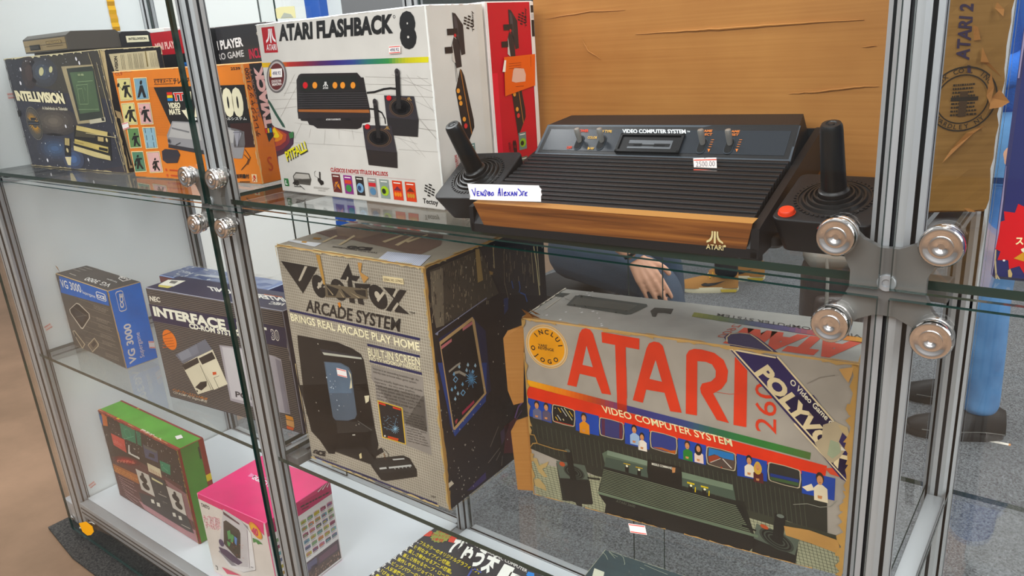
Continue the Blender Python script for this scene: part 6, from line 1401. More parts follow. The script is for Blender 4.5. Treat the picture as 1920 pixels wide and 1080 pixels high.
# ================================================================ wood-fronted console
CY = math.radians(3.0)
C_LOC = Vector((.551, .010, ZU)); CWM = Matrix.Translation(C_LOC) @ Matrix.Rotation(CY, 4, 'Z')
con = empty('game_console', C_LOC, (0, 0, CY), 'black ribbed retro game console with a wood-grain front, on the upper glass shelf', 'game console')
def wood_mat():
    m, nt, b = newmat('wood_grain'); t = nt.nodes.new('ShaderNodeTexCoord'); mp = nt.nodes.new('ShaderNodeMapping'); mp.inputs['Scale'].default_value = (2.2, 30, 70)
    n = nt.nodes.new('ShaderNodeTexNoise'); n.inputs['Scale'].default_value = 2.4; n.inputs['Detail'].default_value = 8; n.inputs['Distortion'].default_value = .6
    nt.links.new(t.outputs['Object'], mp.inputs[0]); nt.links.new(mp.outputs[0], n.inputs['Vector'])
    r = nt.nodes.new('ShaderNodeValToRGB'); r.color_ramp.elements[0].position = .33; r.color_ramp.elements[1].position = .68
    r.color_ramp.elements[0].color = hexc('#5a3216'); r.color_ramp.elements[1].color = hexc('#9a602c'); x = r.color_ramp.elements.new(.5); x.color = hexc('#7c4820')
    nt.links.new(n.outputs[0], r.inputs[0]); nt.links.new(r.outputs[0], b.inputs['Base Color']); b.inputs['Roughness'].default_value = .32; return m
M_WOOD = wood_mat(); M_LWOOD = plain('light_wood_edge', '#b98446', .35)
LW = .327
# tray: side walls, floor wedge and front lip
mb = MB()
fl = [(0.004, .0), (.0, .010)]
def wall(x0, x1):
    prof = [(.000, .001), (.055, .003), (.232, .046), (.236, .060), (.236, .0935), (.228, .0935), (.012, .0335), (.000, .030)]
    mb.prism(prof, x0, x1, axis='x', mat=M_BLACKP)
wall(-.008, -.002); wall(LW - .004 + .002, LW + .006)
mb.prism([(.0, .0), (.05, .0005), (.234, .044), (.236, .0925), (.230, .0925), (.2295, .05), (.010, .030), (0, .010)], -.006, LW + .004, axis='x', mat=M_BLACKP)
mb.build('tray', parent=con)
for x in (.02, LW - .03):
    mb = MB(); mb.lathe([(.011, 0), (.012, .002), (.012, .05), (.010, .052)], 20, mat=M_RUBBER, M=Matrix.Translation((x + .005, .185, 0))); mb.build('foot', parent=con)
mb = MB(); mb.lathe([(.009, 0), (.012, .003), (.012, .010), (.009, .012)], 20, mat=M_RUBBER, M=Matrix.Translation((LW + .004, .052, 0))); mb.build('foot', parent=con)
# wood front
mb = MB(); fz0, fz1 = .0092, .0352
mb.add([(.012, .000, fz0), (LW - .006, .000, fz0), (LW + .000, -.0015, fz1), (.000, -.0015, fz1), (.002, .012, fz1 + .0022), (LW - .002, .012, fz1 + .0022)], [(0, 1, 2, 3)], '#fff', M_WOOD)
mb.add([(.000, -.0015, fz1), (LW, -.0015, fz1), (LW + .001, .0115, fz1 + .0024), (.0015, .0115, fz1 + .0024)], [(0, 1, 2, 3)], '#fff', M_LWOOD)
wf = mb.build('wood_front', parent=con)
mb = MB(); F = Face(mb, CWM, (0, -.0006, 0), (1, 0, 0), (0, 0, 1), LW, .04, M_LABEL); F.clip = False; F.set(1280, 380, 6.75); atari(F, (300, 582), (518, 602), (302, 352), '#d2c193', 4); F.circ((536, 548), .0012, '#d2c193', 4, 10)
mb.build('emblem', parent=con)
# upper deck: ribs and raised back
mb = MB(); z0, y0, z1, y1 = .0378, .0125, .0735, .133; N = 13
for i in range(N):
    t0 = i / N; t1 = (i + .60) / N; t2 = (i + 1) / N
    P = lambda t, h: (y0 + (y1 - y0) * t, z0 + (z1 - z0) * t + h)
    pr = [P(t0, -.012), P(t2, -.012), P(t2, -.0075), P(t1, -.0065), P(t1, -.0006), P(t1 - .08 / N, 0), P(t0 + .08 / N, 0), P(t0, -.0006)]
    ins = .003 + .0015 * math.sin(math.pi * t0)
    mb.prism(pr, ins, LW - ins, axis='x', mat=M_BLACKP)
mb.build('rib_deck', parent=con)
mb = MB()
xl0, xr0 = .0015, LW - .003
A = [(xl0, .133, .0705), (xr0, .133, .0705)]; B_ = [(xl0 + .001, .170, .1035), (xr0 - .002, .170, .1045)]; Cc = [(xl0 + .006, .224, .1095), (xr0 - .012, .224, .1100)]; Dd = [(xl0, .232, .060), (xr0, .232, .060)]; Ee = [(xl0, .133, .055), (xr0, .133, .055)]
vs = A + B_ + Cc + Dd + Ee
mb.add(vs, [(0, 1, 3, 2), (2, 3, 5, 4), (4, 5, 7, 6), (6, 7, 9, 8), (8, 9, 1, 0), (0, 2, 4, 6, 8), (1, 9, 7, 5, 3)], '#fff', M_BLACKP)
mb.build('rear_housing', parent=con)
# control panel
pu = Vector((1, 0, 0)); pv = (Vector((0, .170, .104)) - Vector((0, .133, .0705))); PH = pv.length; pv.normalize()
po = Vector((xl0, .133, .0705)); PWd = xr0 - xl0
mb = MB(); F = Face(mb, CWM, po, pu, pv, PWd, PH, M_PLAST, .0003)
F.rectu(.0006, .0004, PWd - .0006, PH - .0004, '#4a525a', .5); F.rectu(.004, .003, PWd - .003, PH - .0035, '#0e0f12', 1)
M_PANELP = plain('dark_glossy_panel', '#1f262e', .24, 0, .5)
F.mat = M_PANELP; F.rectu(.0095, .0075, PWd - .0085, PH - .0085, '#fff', 2); F.mat = M_LABEL
OR = '#d8864c'; OY = '#d9b060'
F.set(980, 200, 6)
F.text('VIDEO COMPUTER SYSTEM', (1128, 302), (1840, 308), (1125, 262), '#e6f0f4', 4, .03); F.text('™', (1850, 308), (1884, 308), (1850, 280), '#e6f0f4', 4)
F.text('POWER', (624, 292), (742, 292), (630, 264), '#d8563c', 4, .03); F.text('TV TYPE', (874, 296), (1004, 298), (880, 270), OY, 4, .03); F.text('COLOR', (732, 366), (840, 368), (738, 340), OY, 4, .03); F.text('OFF', (496, 480), (556, 480), (502, 452), '#d8563c', 4, .03); F.text('B•W', (732, 488), (804, 490), (738, 462), OY, 4, .03)
F.set(1260, 200, 6)
F.text('GAME', (326, 292), (452, 292), (334, 268), OR, 4, .03); F.text('SELECT', (300, 330), (452, 332), (306, 306), OR, 4, .03); F.text('GAME', (632, 296), (760, 298), (640, 272), OR, 4, .03); F.text('RESET', (612, 332), (750, 336), (618, 308), OR, 4, .03)
for x in (440, 755):
    for k in range(4): F.line([(x + 6 - k * 10, 380 + k * 26), (x + 34 - k * 10, 380 + k * 26)], .0008, OR, 4)
    F.poly([(x - 38, 482), (x - 6, 482), (x - 26, 520)], OR, 4)
F.set(980, 200, 6)
def slot(cx, cy, l=3): 
    c = F.P((cx, cy)); F.px = False; U = lambda x, y: (x / F.w, y / F.h)
    for s_, col, ll in ((1.0, '#3a4148', l + 1), (.84, '#08090a', l + 2)):
        hw, hh = .0052 * s_, .0105 * s_ + .001
        q = [(c.x + hw * math.cos(math.radians(a)), c.y + (hh - hw) + hw * math.sin(math.radians(a))) for a in range(0, 181, 20)] + [(c.x + hw * math.cos(math.radians(a)), c.y - (hh - hw) + hw * math.sin(math.radians(a))) for a in range(180, 361, 20)]
        F.put(q, [tuple(range(len(q)))], col, ll)
    F.px = True; return c
SL = [slot(638, 410), slot(888, 412)]; F.set(1260, 200, 6); SL += [slot(338, 446), slot(645, 450)]
F.set(980, 200, 6)
a = F.P((1025, 520)); b2 = F.P((1835, 320)); F.rrect((1040, 520), (1835, 325), .006, '#3a4148', 3); 
x0, x1 = sorted((F.P((1040, 520)).x, F.P((1835, 325)).x)); ya, yb = sorted((F.P((1040, 520)).y, F.P((1835, 325)).y))
cp = mb.build('control_panel', parent=con)
# cartridge slot as a recessed-looking frame with a hollow
mb = MB(); F2 = Face(mb, CWM, po, pu, pv, PWd, PH, M_BLACKG, .0003)
F2.rectu(x0 + .0014, ya + .0014, x1 - .0014, yb - .0014, '#000', 6)
fx = lambda x, y, h: F2.o + F2.u * x + F2.vv * y + F2.n * h
for (xa, yA, xb, yB) in ((x0, ya, x1, ya + .003), (x0, yb - .003, x1, yb), (x0, ya, x0 + .003, yb), (x1 - .003, ya, x1, yb)):
    v = [fx(xa, yA, .0008), fx(xb, yA, .0008), fx(xb, yB, .0008), fx(xa, yB, .0008)]; w_ = [p + F2.n * .003 for p in v]
    mb.add([tuple(p) for p in v + w_], [(4, 5, 6, 7), (0, 1, 5, 4), (1, 2, 6, 5), (2, 3, 7, 6), (3, 0, 4, 7)], '#fff', M_BLACKG)
F2.mat = plain('grey_slot_plastic', '#5c6064', .35); F2.rectu(x0 + .014, ya + .006, x1 - .012, yb - .0095, '#fff', 7)
F2.mat = M_BLACKG; F2.rectu(x0 + .022, ya + .0095, x1 - .02, ya + .012, '#fff', 8); F2.rectu(x0 + .014, ya + .009, x0 + .032, ya + .0135, '#fff', 8); F2.rectu(x1 - .034, ya + .009, x1 - .014, ya + .0135, '#fff', 8)
mb.build('cartridge_slot', parent=con)
M_SWITCH = plain('grey_metal_switch', '#b0aea8', .3, .6)
for k, c in enumerate(SL):
    mb = MB(); base = po + pu * c.x + pv * (c.y + (.002 if k < 2 else .003)); nrm = F2.n; d = (nrm + pv * .45 + pu * -.05).normalized()
    Q = d.to_track_quat('Z', 'Y').to_matrix().to_4x4(); Q.translation = base
    mb.lathe([(.0030, 0), (.0036, .010), (.0037, .0165), (.0031, .0182), (.0015, .0186)], 18, mat=M_SWITCH, M=Q); mb.build('toggle_switch', parent=con)
# price tag and paper label
mb = MB(); G = Face(mb, CWM, (0, .118, .0705), (1, 0, 0), (0, .55, .62), LW, .03, M_LABEL, .0003); G.clip = False; G.set(1260, 200, 6)
G.poly([(252, 606), (372, 602), (382, 612), (392, 602), (512, 600), (518, 750), (398, 757), (384, 768), (370, 760), (262, 756)], '#eedfd8', 16); G.line([(262, 630), (510, 624)], .0012, '#d8604e', 18); G.line([(262, 738), (514, 732)], .0014, '#d8604e', 18)
G.text('2500.00', (282, 704), (496, 698), (282, 646), '#8d8a90', 18, .0)
mb.build('price_tag', parent=con)['label'] = 'white price tag with red rules stuck below the panel'
mb = MB(); G = Face(mb, CWM, (0, .0, .0385), (1, 0, 0), (0, .35, .94), LW, .05, M_LABEL, .0003); G.clip = False; G.set(820, 240, 5.4)
G.poly([(322, 570), (560, 575), (1046, 588), (1052, 605), (1072, 625), (1066, 650), (1076, 680), (1066, 700), (1068, 752), (700, 742), (345, 728), (352, 700), (338, 640)], '#e9e2e0', 12)
IB = '#1d22b0'
def pen(seq, wd=.0011):
    for st in seq: G.line(st, wd, IB, 14)
pen([[(370, 628), (385, 660), (398, 692)], [(398, 690), (404, 640), (404, 615)], [(445, 648), (422, 650), (424, 690), (448, 690)], [(422, 670), (440, 668)], [(462, 690), (460, 650), (480, 690), (486, 650)], [(498, 640), (512, 690), (500, 692), (486, 678)], [(505, 632), (522, 650), (528, 680)], [(540, 650), (540, 690), (558, 682), (552, 668), (540, 668), (556, 658), (540, 650)], [(584, 655), (566, 668), (572, 690), (590, 682), (586, 660)]])
pen([[(636, 690), (642, 640), (648, 618), (660, 690)], [(636, 662), (660, 660)], [(652, 615), (656, 690)], [(676, 620), (678, 690)], [(696, 670), (716, 664), (712, 652), (696, 660), (698, 690), (722, 684)], [(730, 655), (756, 690)], [(756, 652), (730, 690)], [(768, 690), (776, 652), (790, 690)], [(770, 675), (788, 672)], [(802, 690), (802, 652), (822, 690), (826, 650)], [(836, 622), (866, 650), (872, 680), (850, 690)], [(884, 690), (884, 650), (902, 648)], [(930, 655), (908, 662), (906, 688), (928, 690)], [(908, 674), (922, 672)]])
mb.build('paper_label', parent=con)['label'] = 'torn white paper label handwritten in blue ink'
# ================================================================ two joysticks
def joystick(loc, rot, label, btn=(-1, 1)):
    t = empty('joystick', loc, rot, label, 'joystick', 'joysticks beside the console')
    s = .046; h = .038
    bm = bmesh.new(); bmesh.ops.create_cube(bm, size=1)
    for v in bm.verts:
        k = s if v.co.z > 0 else s - .006; v.co = Vector((v.co.x * 2 * k, v.co.y * 2 * k, (v.co.z + .5) * h))
    ve = [e for e in bm.edges if abs(e.verts[0].co.z - e.verts[1].co.z) > .01]
    bmesh.ops.bevel(bm, geom=ve, offset=.009, segments=5, affect='EDGES', profile=.5)
    te = [e for e in bm.edges if e.verts[0].co.z > h - .001 and e.verts[1].co.z > h - .001]
    bmesh.ops.bevel(bm, geom=te, offset=.0022, segments=3, affect='EDGES', profile=.5); bm.verts.index_update()
    mb = MB(); mb.add([v.co[:] for v in bm.verts], [tuple(v.index for v in f.verts) for f in bm.faces], '#fff', M_BLACKP, True); bm.free()
    # notched dial ring round the boot
    for i in range(44):
        a = 2 * math.pi * i / 44; M = Matrix.Rotation(a, 4, 'Z')
        v = [M @ Vector(p) for p in ((.0335, -.0012, h + .0002), (.0365, -.0014, h + .0002), (.0365, .0014, h + .0002), (.0335, .0012, h + .0002))]
        u = [p + Vector((0, 0, .0007)) for p in v]
        mb.add([tuple(p) for p in v + u], [(4, 5, 6, 7), (0, 1, 5, 4), (1, 2, 6, 5), (2, 3, 7, 6), (3, 0, 4, 7)], '#fff', M_BLACKP)
    mb.build('base', parent=t)
    mb = MB(); mb.lathe([(.0345, h), (.0338, h + .0012), (.0325, h + .0012), (.032, h - .0004), (.0298, h), (.0285, h + .0028), (.0268, h + .0030), (.0258, h + .001), (.0245, h + .0014), (.0232, h + .0046), (.0216, h + .0048), (.0206, h + .0026), (.0194, h + .003), (.0184, h + .0066), (.0168, h + .0068), (.0158, h + .0045), (.0148, h + .005), (.0140, h + .0095), (.0125, h + .0105), (.0118, h + .012)], 44, mat=M_RUBBER, cap0=False)
    bt = mb.build('rubber_boot', parent=t)
    mb = MB(); M = Matrix.Translation((0, 0, h + .008))
    mb.lathe([(.0118, 0), (.0116, .004), (.0108, .030), (.0100, .062), (.0096, .0665), (.0084, .0688), (.0050, .0692), (.0042, .0682), (.0030, .0680), (.0026, .0690), (.0008, .0692)], 8 * 4, mat=M_RUBBER, M=M); mb.build('stick', parent=t)
    mb = MB(); M = Matrix.Translation((btn[0] * .0335, btn[1] * .0335, h))
    mb.lathe([(.0082, -.002), (.0082, .0008), (.0076, .0008), (.0074, .0035), (.0066, .0044), (.003, .0047)], 28, mat=M_RED, M=M); mb.build('fire_button', parent=t)
    return t
r8 = math.radians
joystick((.9313, .1050, ZU + .0132), (r8(18.1), 0, r8(-.9)), 'black joystick with a visible round orange-red button, right of the console', (-1, -1))
joystick((.505, .095, ZU + .0205), (r8(29), r8(-3), r8(2)), 'black joystick with its stick leaning left, wedged against the left end of the console', (-1, 1))
for nm, pts, lab in (('joystick_cable', [(.931, .150, ZU + .022), (.935, .168, ZU + .006), (.90, .185, ZU + .004), (.93, .20, ZU + .004), (.97, .185, ZU + .004), (.955, .165, ZU + .010), (.915, .170, ZU + .012), (.93, .19, ZU + .012)], 'coiled black cable propping up the back of the right joystick'),
                     ('joystick_cable', [(.495, .128, ZU + .038), (.49, .146, ZU + .012), (.475, .158, ZU + .004), (.505, .163, ZU + .004), (.52, .148, ZU + .010), (.49, .138, ZU + .020), (.485, .148, ZU + .026)], 'coiled black cable under the raised back of the left joystick')):
    mb = MB()
    ps = [Vector(p) for p in pts]; sm = []
    for i in range(len(ps) - 1):
        p0, p1, p2, p3 = ps[max(i - 1, 0)], ps[i], ps[i + 1], ps[min(i + 2, len(ps) - 1)]
        for k in range(6):
            u = k / 6; sm.append(.5 * ((2 * p1) + (p2 - p0) * u + (2 * p0 - 5 * p1 + 4 * p2 - p3) * u * u + (3 * p1 - p0 - 3 * p2 + p3) * u ** 3))
    mb.tube(sm + [ps[-1]], .0028, 8, mat=M_RUBBER); tag(mb.build(nm), lab, 'cable')
# ================================================================ people and things behind the cabinet
M_SKIN = plain('skin', '#d09c80', .5, 0, .4, (160, .15, .0006)); M_NAVY = plain('navy_fabric', '#20263c', .85, 0, .2, (260, .5, .002)); M_SLATE = plain('slate_trousers', '#3f4a58', .85, 0, .2, (260, .5, .002))
M_DARKT = plain('dark_trousers', '#1d1f24', .85, 0, .2, (240, .5, .002)); M_HAIR = plain('dark_hair', '#1c1512', .6); M_SHIRT = plain('blue_shirt', '#2a68c0', .8, 0, .2, (200, .5, .003)); M_GREYS = plain('grey_shirt', '#5a5c60', .85)
def denim():
    m, nt, b = newmat('blue_denim'); t = nt.nodes.new('ShaderNodeTexCoord'); n = nt.nodes.new('ShaderNodeTexNoise'); n.inputs['Scale'].default_value = 7; n.inputs['Detail'].default_value = 8
    nt.links.new(t.outputs['Object'], n.inputs['Vector']); r = nt.nodes.new('ShaderNodeValToRGB'); r.color_ramp.elements[0].position = .3; r.color_ramp.elements[1].position = .7
    r.color_ramp.elements[0].color = hexc('#33618f'); r.color_ramp.elements[1].color = hexc('#5f95c6'); nt.links.new(n.outputs[0], r.inputs[0]); nt.links.new(r.outputs[0], b.inputs['Base Color']); b.inputs['Roughness'].default_value = .85
    bump(nt, b, 420, .4, .0008); return m
M_DENIM = denim()
def skin_mesh(chains):
    """grow limbs from chains of (point, radius): each chain is skinned on its own; returns evaluated (verts, faces)"""
    V = []; Fc = []
    for ch in chains:
        me = bpy.data.meshes.new('t'); me.from_pydata([c[0] for c in ch], [(i, i + 1) for i in range(len(ch) - 1)], [])
        o = bpy.data.objects.new('t', me); COL.objects.link(o)
        md = o.modifiers.new('s', 'SKIN'); md.use_smooth_shade = True
        if not me.skin_vertices: me.skin_vertices.new() if hasattr(me.skin_vertices, 'new') else None
        sv = me.skin_vertices[0].data
        for i, c in enumerate(ch):
            r = c[1]; sv[i].radius = (r, r) if not isinstance(r, tuple) else r; sv[i].use_root = (i == 0)
        sb = o.modifiers.new('b', 'SUBSURF'); sb.levels = 2; sb.render_levels = 2
        dg = bpy.context.evaluated_depsgraph_get(); dg.update(); m2 = o.evaluated_get(dg).to_mesh()
        b = len(V); V += [v.co[:] for v in m2.vertices]; Fc += [tuple(b + k for k in p.vertices) for p in m2.polygons]
        o.evaluated_get(dg).to_mesh_clear(); bpy.data.objects.remove(o); bpy.data.meshes.remove(me)
    return V, Fc
def grown(name, chains, mat, parent, voxel=.008, smooth=8, extra=None):
    V, Fc = skin_mesh(chains)
    if extra:
        for v, f in extra:
            b = len(V); V += v; Fc += [tuple(b + k for k in q) for q in f]
    me = bpy.data.meshes.new(name); me.from_pydata(V, [], Fc); me.update()
    o = bpy.data.objects.new(name, me); COL.objects.link(o)
    rm = o.modifiers.new('r', 'REMESH'); rm.mode = 'VOXEL'; rm.voxel_size = voxel; rm.use_smooth_shade = True
    if smooth: sm = o.modifiers.new('s', 'SMOOTH'); sm.factor = .5; sm.iterations = smooth
    dg = bpy.context.evaluated_depsgraph_get(); dg.update(); m2 = bpy.data.meshes.new_from_object(o.evaluated_get(dg)); m2.name = name
    o.modifiers.clear(); o.data = m2; bpy.data.meshes.remove(me); m2.materials.clear(); m2.materials.append(mat)
    m2.polygons.foreach_set('use_smooth', [True] * len(m2.polygons))
    if parent: o.parent = parent
    return o
V3 = Vector
def hand_chains(wrist, d, n, lat, curl=.5, k=1.0):
    """wrist point, finger direction, back-of-hand normal, thumb-side direction"""
    d = d.normalized(); n = (n - d * n.dot(d)).normalized(); s = d.cross(n)
    if s.dot(lat) < 0: s = -s
    ch = []
    for i, (off, l0, ls, r) in enumerate(((.030, .088, (.042, .026, .020), .0092), (.010, .092, (.047, .030, .022), .0096), (-.011, .088, (.043, .028, .021), .0090), (-.030, .080, (.033, .021, .018), .0080))):
        p0 = wrist + s * off * .55 * k + d * .006; kn = wrist + d * l0 * k + s * off * k + n * (.004 if i in (1, 2) else 0)
        ch.append([(tuple(p0), .013 * k), (tuple(wrist.lerp(kn, .55) + s * off * .2 * k), .0135 * k), (tuple(kn), .0118 * k)])
        c = [(tuple(kn - d * .006), .0105 * k), (tuple(kn), r * 1.12 * k)]; p = kn; a = curl * (.5 + .12 * i)
        dd = d + s * (off * 1.6)
        for j, L in enumerate(ls):
            ang = a * (.5 + .55 * j); v = (dd.normalized() * math.cos(ang) - n * math.sin(ang)); p = p + v * L * k; c.append((tuple(p), r * (1 - .1 * (j + 1)) * k))
        ch.append(c)
    # thumb from the side of the palm near its base
    b0 = wrist + d * .022 * k + s * .018 * k; b1 = wrist + d * .050 * k + s * .043 * k - n * .010 * k; b2 = b1 + (d * .8 + s * .5 - n * .25).normalized() * .036 * k; b3 = b2 + (d * .95 + s * .15 - n * .2).normalized() * .028 * k
    ch.append([(tuple(b0), .015 * k), (tuple(b1), .0125 * k), (tuple(b2), .0105 * k), (tuple(b3), .0085 * k)])
    return ch
def head_chains(c, f, up=V3((0, 0, 1))):
    """head centred on c facing f"""
    f = f.normalized(); s = f.cross(up).normalized()
    ch = [[(tuple(c - up * .17), .052), (tuple(c - up * .10 + f * .005), .055), (tuple(c - up * .045 + f * .018), .064), (tuple(c + up * .03), .078), (tuple(c + up * .075 - f * .006), .064)],
          [(tuple(c + f * .04 - up * .07), .035), (tuple(c + f * .062 - up * .082), .022)],
          [(tuple(c + f * .075 + up * .02), .010), (tuple(c + f * .096 - up * .012), .013), (tuple(c + f * .088 - up * .02), .012)]]
    for k in (-1, 1): ch.append([(tuple(c + s * k * .070 + up * .015), .010), (tuple(c + s * k * .082 - f * .008 + up * .012), .016), (tuple(c + s * k * .074 - up * .02), .009)])
    return ch
def face_parts(c, f, parent, up=V3((0, 0, 1))):
    f = f.normalized(); s = f.cross(up).normalized()
    for k in (-1, 1):
        mb = MB(); p = c + f * .0565 + s * k * .030 + up * .012
        Q = f.to_track_quat('Z', 'Y').to_matrix().to_4x4(); Q.translation = p
        mb.lathe([(.001, .0115), (.0045, .011), (.0048, .0112), (.009, .008), (.0115, .002), (.0115, -.004)], 18, col='#f2efe8', mat=M_LABEL, M=Q)
        mb.lathe([(.0002, .0124), (.0035, .012), (.0050, .0108)], 14, col='#2b1c12', mat=M_LABEL, M=Q); mb.build('eye', parent=parent)
    mb = MB(); q = [c + f * .083 - up * .052 + s * x + up * y + f * z for x, y, z in ((-.024, 0, -.008), (-.010, .005, .001), (0, .003, .003), (.010, .005, .001), (.024, 0, -.008), (.010, -.007, .001), (0, -.009, .002), (-.010, -.007, .001))]
    mb.add([tuple(p) for p in q], [tuple(range(8))], '#8c4a40', M_LABEL); mb.build('mouth', parent=parent)
    return grown('hair', [[(tuple(c - f * .055 - up * .03), .055), (tuple(c - f * .03 + up * .05), .078), (tuple(c + f * .012 + up * .082), .058), (tuple(c + f * .045 + up * .085), .034)]], M_HAIR, parent, .008, 4)
def shoe(name, toe, heel, mat, sole, parent, brown=False, zb=.0):
    """a shoe from heel to toe on the floor: upper, sole, and for the sneaker laces and emblem"""
    toe = V3((*toe, 0)); heel = V3((*heel, 0)); d = (toe - heel); L = d.length; d.normalize(); s = V3((-d.y, d.x, 0)); up = V3((0, 0, 1))
    M = Matrix(((d.x, s.x, 0, heel.x), (d.y, s.y, 0, heel.y), (0, 0, 1, zb), (0, 0, 0, 1)))
    P = lambda x, y, z: tuple(M @ V3((x * L, y, z)))
    prof = [(.0, .030, .070, 0), (.10, .036, .085, 0), (.25, .036, .090, 0), (.42, .036, .072, .0), (.58, .040, .056, .002), (.75, .044, .045, .004), (.90, .038, .034, .004), (.98, .022, .022, .002)]
    n = 16; vs = []
    for x, wy, h, oy in prof:
        for k in range(n):
            a = math.pi * 2 * k / n; yy = wy * math.cos(a); zz = max(0, math.sin(a)); 
            z = .028 + (h - .004) * (zz ** .75); yy *= (1 - .35 * zz ** 1.2)
            vs.append(P(x, yy + oy, z if zz > 0 else .026))
    fs = []
    for i in range(len(prof) - 1):
        for k in range(n): fs.append((i * n + k, i * n + (k + 1) % n, (i + 1) * n + (k + 1) % n, (i + 1) * n + k))
    fs += [tuple(range(n))[::-1], tuple((len(prof) - 1) * n + k for k in range(n))]
    o = MB(); o.add(vs, fs, '#fff', mat, True); t = o.build(name, parent=parent)
    mb = MB(); out = []
    N = 30
    for k in range(N):
        a = 2 * math.pi * k / N; x = .5 + .515 * math.cos(a); wy = (.040 + .010 * max(0, math.cos(a - .4))) * math.copysign(abs(math.sin(a)) ** .75, math.sin(a)); out.append((x, wy))
    vs = []
    for z, g in ((.0, .96), (.006, 1.0), (.022, 1.0), (.030, .97)):
        for x, y in out: vs.append(P(.5 + (x - .5) * g, y * g, z + (.006 * max(0, (x - .8) / .2) if z < .01 else 0)))
    fs = [(r * N + k, r * N + (k + 1) % N, (r + 1) * N + (k + 1) % N, (r + 1) * N + k) for r in range(3) for k in range(N)] + [tuple(range(N))[::-1], tuple(3 * N + k for k in range(N))]
    mb.add(vs, fs, '#fff', sole, True)
    mb.build('sole', parent=t)
    if brown:
        mb = MB()
        for i in range(6):
            x = .36 + i * .055; mb.tube([P(x, .028 - i * .001, .088 - i * .0075), P(x + .008, 0, .104 - i * .0098), P(x, -.028 + i * .001, .088 - i * .0075)], .0036, 6, col='#c89a3c', mat=M_LABEL)
        mb.build('laces', parent=t)
        for sg in (-1, 1):
            mb = MB(); sw = [(.62, .048), (.60, .040), (.50, .036), (.38, .044), (.20, .066), (.37, .056), (.50, .052), (.56, .056)]
            q = [P(x, sg * (.0425 - .10 * max(0, z - .05) + .004 * (x > .5)), z) for x, z in sw]; mb.add(q, tess([(x, z) for x, z in sw]), '#22262c', M_LABEL); mb.build('emblem', parent=t)
            mb = MB(); q = [P(x, sg * .0415, z) for x, z in ((.04, .008), (.28, .008), (.30, .022), (.02, .022))]; mb.add(q, [(0, 1, 2, 3)], '#c9b04a', M_LABEL); mb.build('heel_cushion', parent=t)
    else:
        mb = MB()
        for sg in (-1, 1):
            for i in range(20): 
                a = (i / 20, sg * .0425, .034); 
            mb.tube([P(.02 + k * .06, sg * (.0395 + .006 * (k > 8)) , .033 + .003 * math.sin(k * .5)) for k in range(15)], .0012, 5, col='#6c6c68', mat=M_LABEL)
        mb.build('welt_stitch', parent=t)
        mb = MB(); Q = Matrix.Translation(P(.40, -.030 if sg < 0 else -.03, .088)); mb.lathe([(.0035, 0), (.0060, .0004), (.0062, .002), (.0038, .0022)], 14, col='#d9c9a0', mat=M_LABEL, M=Q @ Matrix.Rotation(1.2, 4, 'X')); mb.build('eyelet', parent=t)
    return t
# --- seated person, hand resting on a knee
pB = empty('person', (-.30, 1.60, 0), label='seated person in navy jacket and slate trousers, one hand resting on a knee', cat='person', group='people behind the cabinet')
IN = pB.matrix_basis.inverted() if False else Matrix.Translation((.30, -1.60, 0))
def L(p): return tuple(V3(p) - V3((-.30, 1.60, 0)))
def LC(chs, org): return [[(tuple(V3(p) - V3(org)), r) for p, r in ch] for ch in chs]
OB = (-.30, 1.60, 0)
wr = V3((.058, 1.300, .585)); hd = V3((.538, .075, -.842)); hn = V3((.589, -.746, .310)); hl = V3((.605, .663, .445))
kneeR = (.105, 1.385, .475); kneeL = (-.10, 1.80, .47)
bodyB = [[((-.33, 1.62, .52), .13), ((-.335, 1.62, .70), .125), ((-.31, 1.62, .92), .15), ((-.29, 1.62, 1.05), .11), ((-.27, 1.62, 1.12), .055)],
         [((-.31, 1.53, .50), .085), ((-.10, 1.46, .49), .075), (kneeR, .056), ((.13, 1.39, .28), .052), ((.10, 1.40, .08), .038)],
         [((-.31, 1.71, .50), .085), ((-.18, 1.76, .49), .075), (kneeL, .056), ((-.08, 1.81, .28), .052), ((-.10, 1.82, .08), .038)],
         [((-.28, 1.46, 1.02), .055), ((-.20, 1.34, .80), .043), ((-.17, 1.33, .72), .040), ((-.05, 1.31, .65), .033), (tuple(wr), .025)],
         [((-.28, 1.80, 1.02), .055), ((-.27, 1.89, .80), .043), ((-.26, 1.86, .70), .038), ((-.16, 1.80, .575), .026)]]
hcB = V3((-.24, 1.62, 1.255)); fB = V3((.95, -.25, -.1))
hand2 = hand_chains(V3((-.16, 1.80, .575)), V3((.8, -.2, -.2)), V3((.2, 0, 1)), V3((0, -1, 0)), .4)
grown('body', LC(bodyB + hand_chains(wr, hd, hn, hl, .75) + hand2 + head_chains(hcB, fB), OB), M_SKIN, pB, .0042, 3)
face_parts(hcB - V3(OB), fB, pB)
fl = lambda chs, k: [[(p, r * k if not isinstance(r, tuple) else r) for p, r in ch] for ch in chs]
jk = [[((-.33, 1.62, .50), .165), ((-.335, 1.62, .70), .155), ((-.31, 1.62, .92), .17), ((-.29, 1.62, 1.04), .12)], [((-.28, 1.47, 1.02), .075), ((-.20, 1.34, .80), .06), ((-.16, 1.33, .71), .055), ((-.06, 1.312, .655), .045), ((.012, 1.303, .613), .038)], [((-.28, 1.79, 1.02), .075), ((-.27, 1.89, .80), .06), ((-.26, 1.86, .70), .052), ((-.18, 1.81, .60), .040)]]
grown('jacket', LC(jk, OB), M_NAVY, pB, .009, 4)
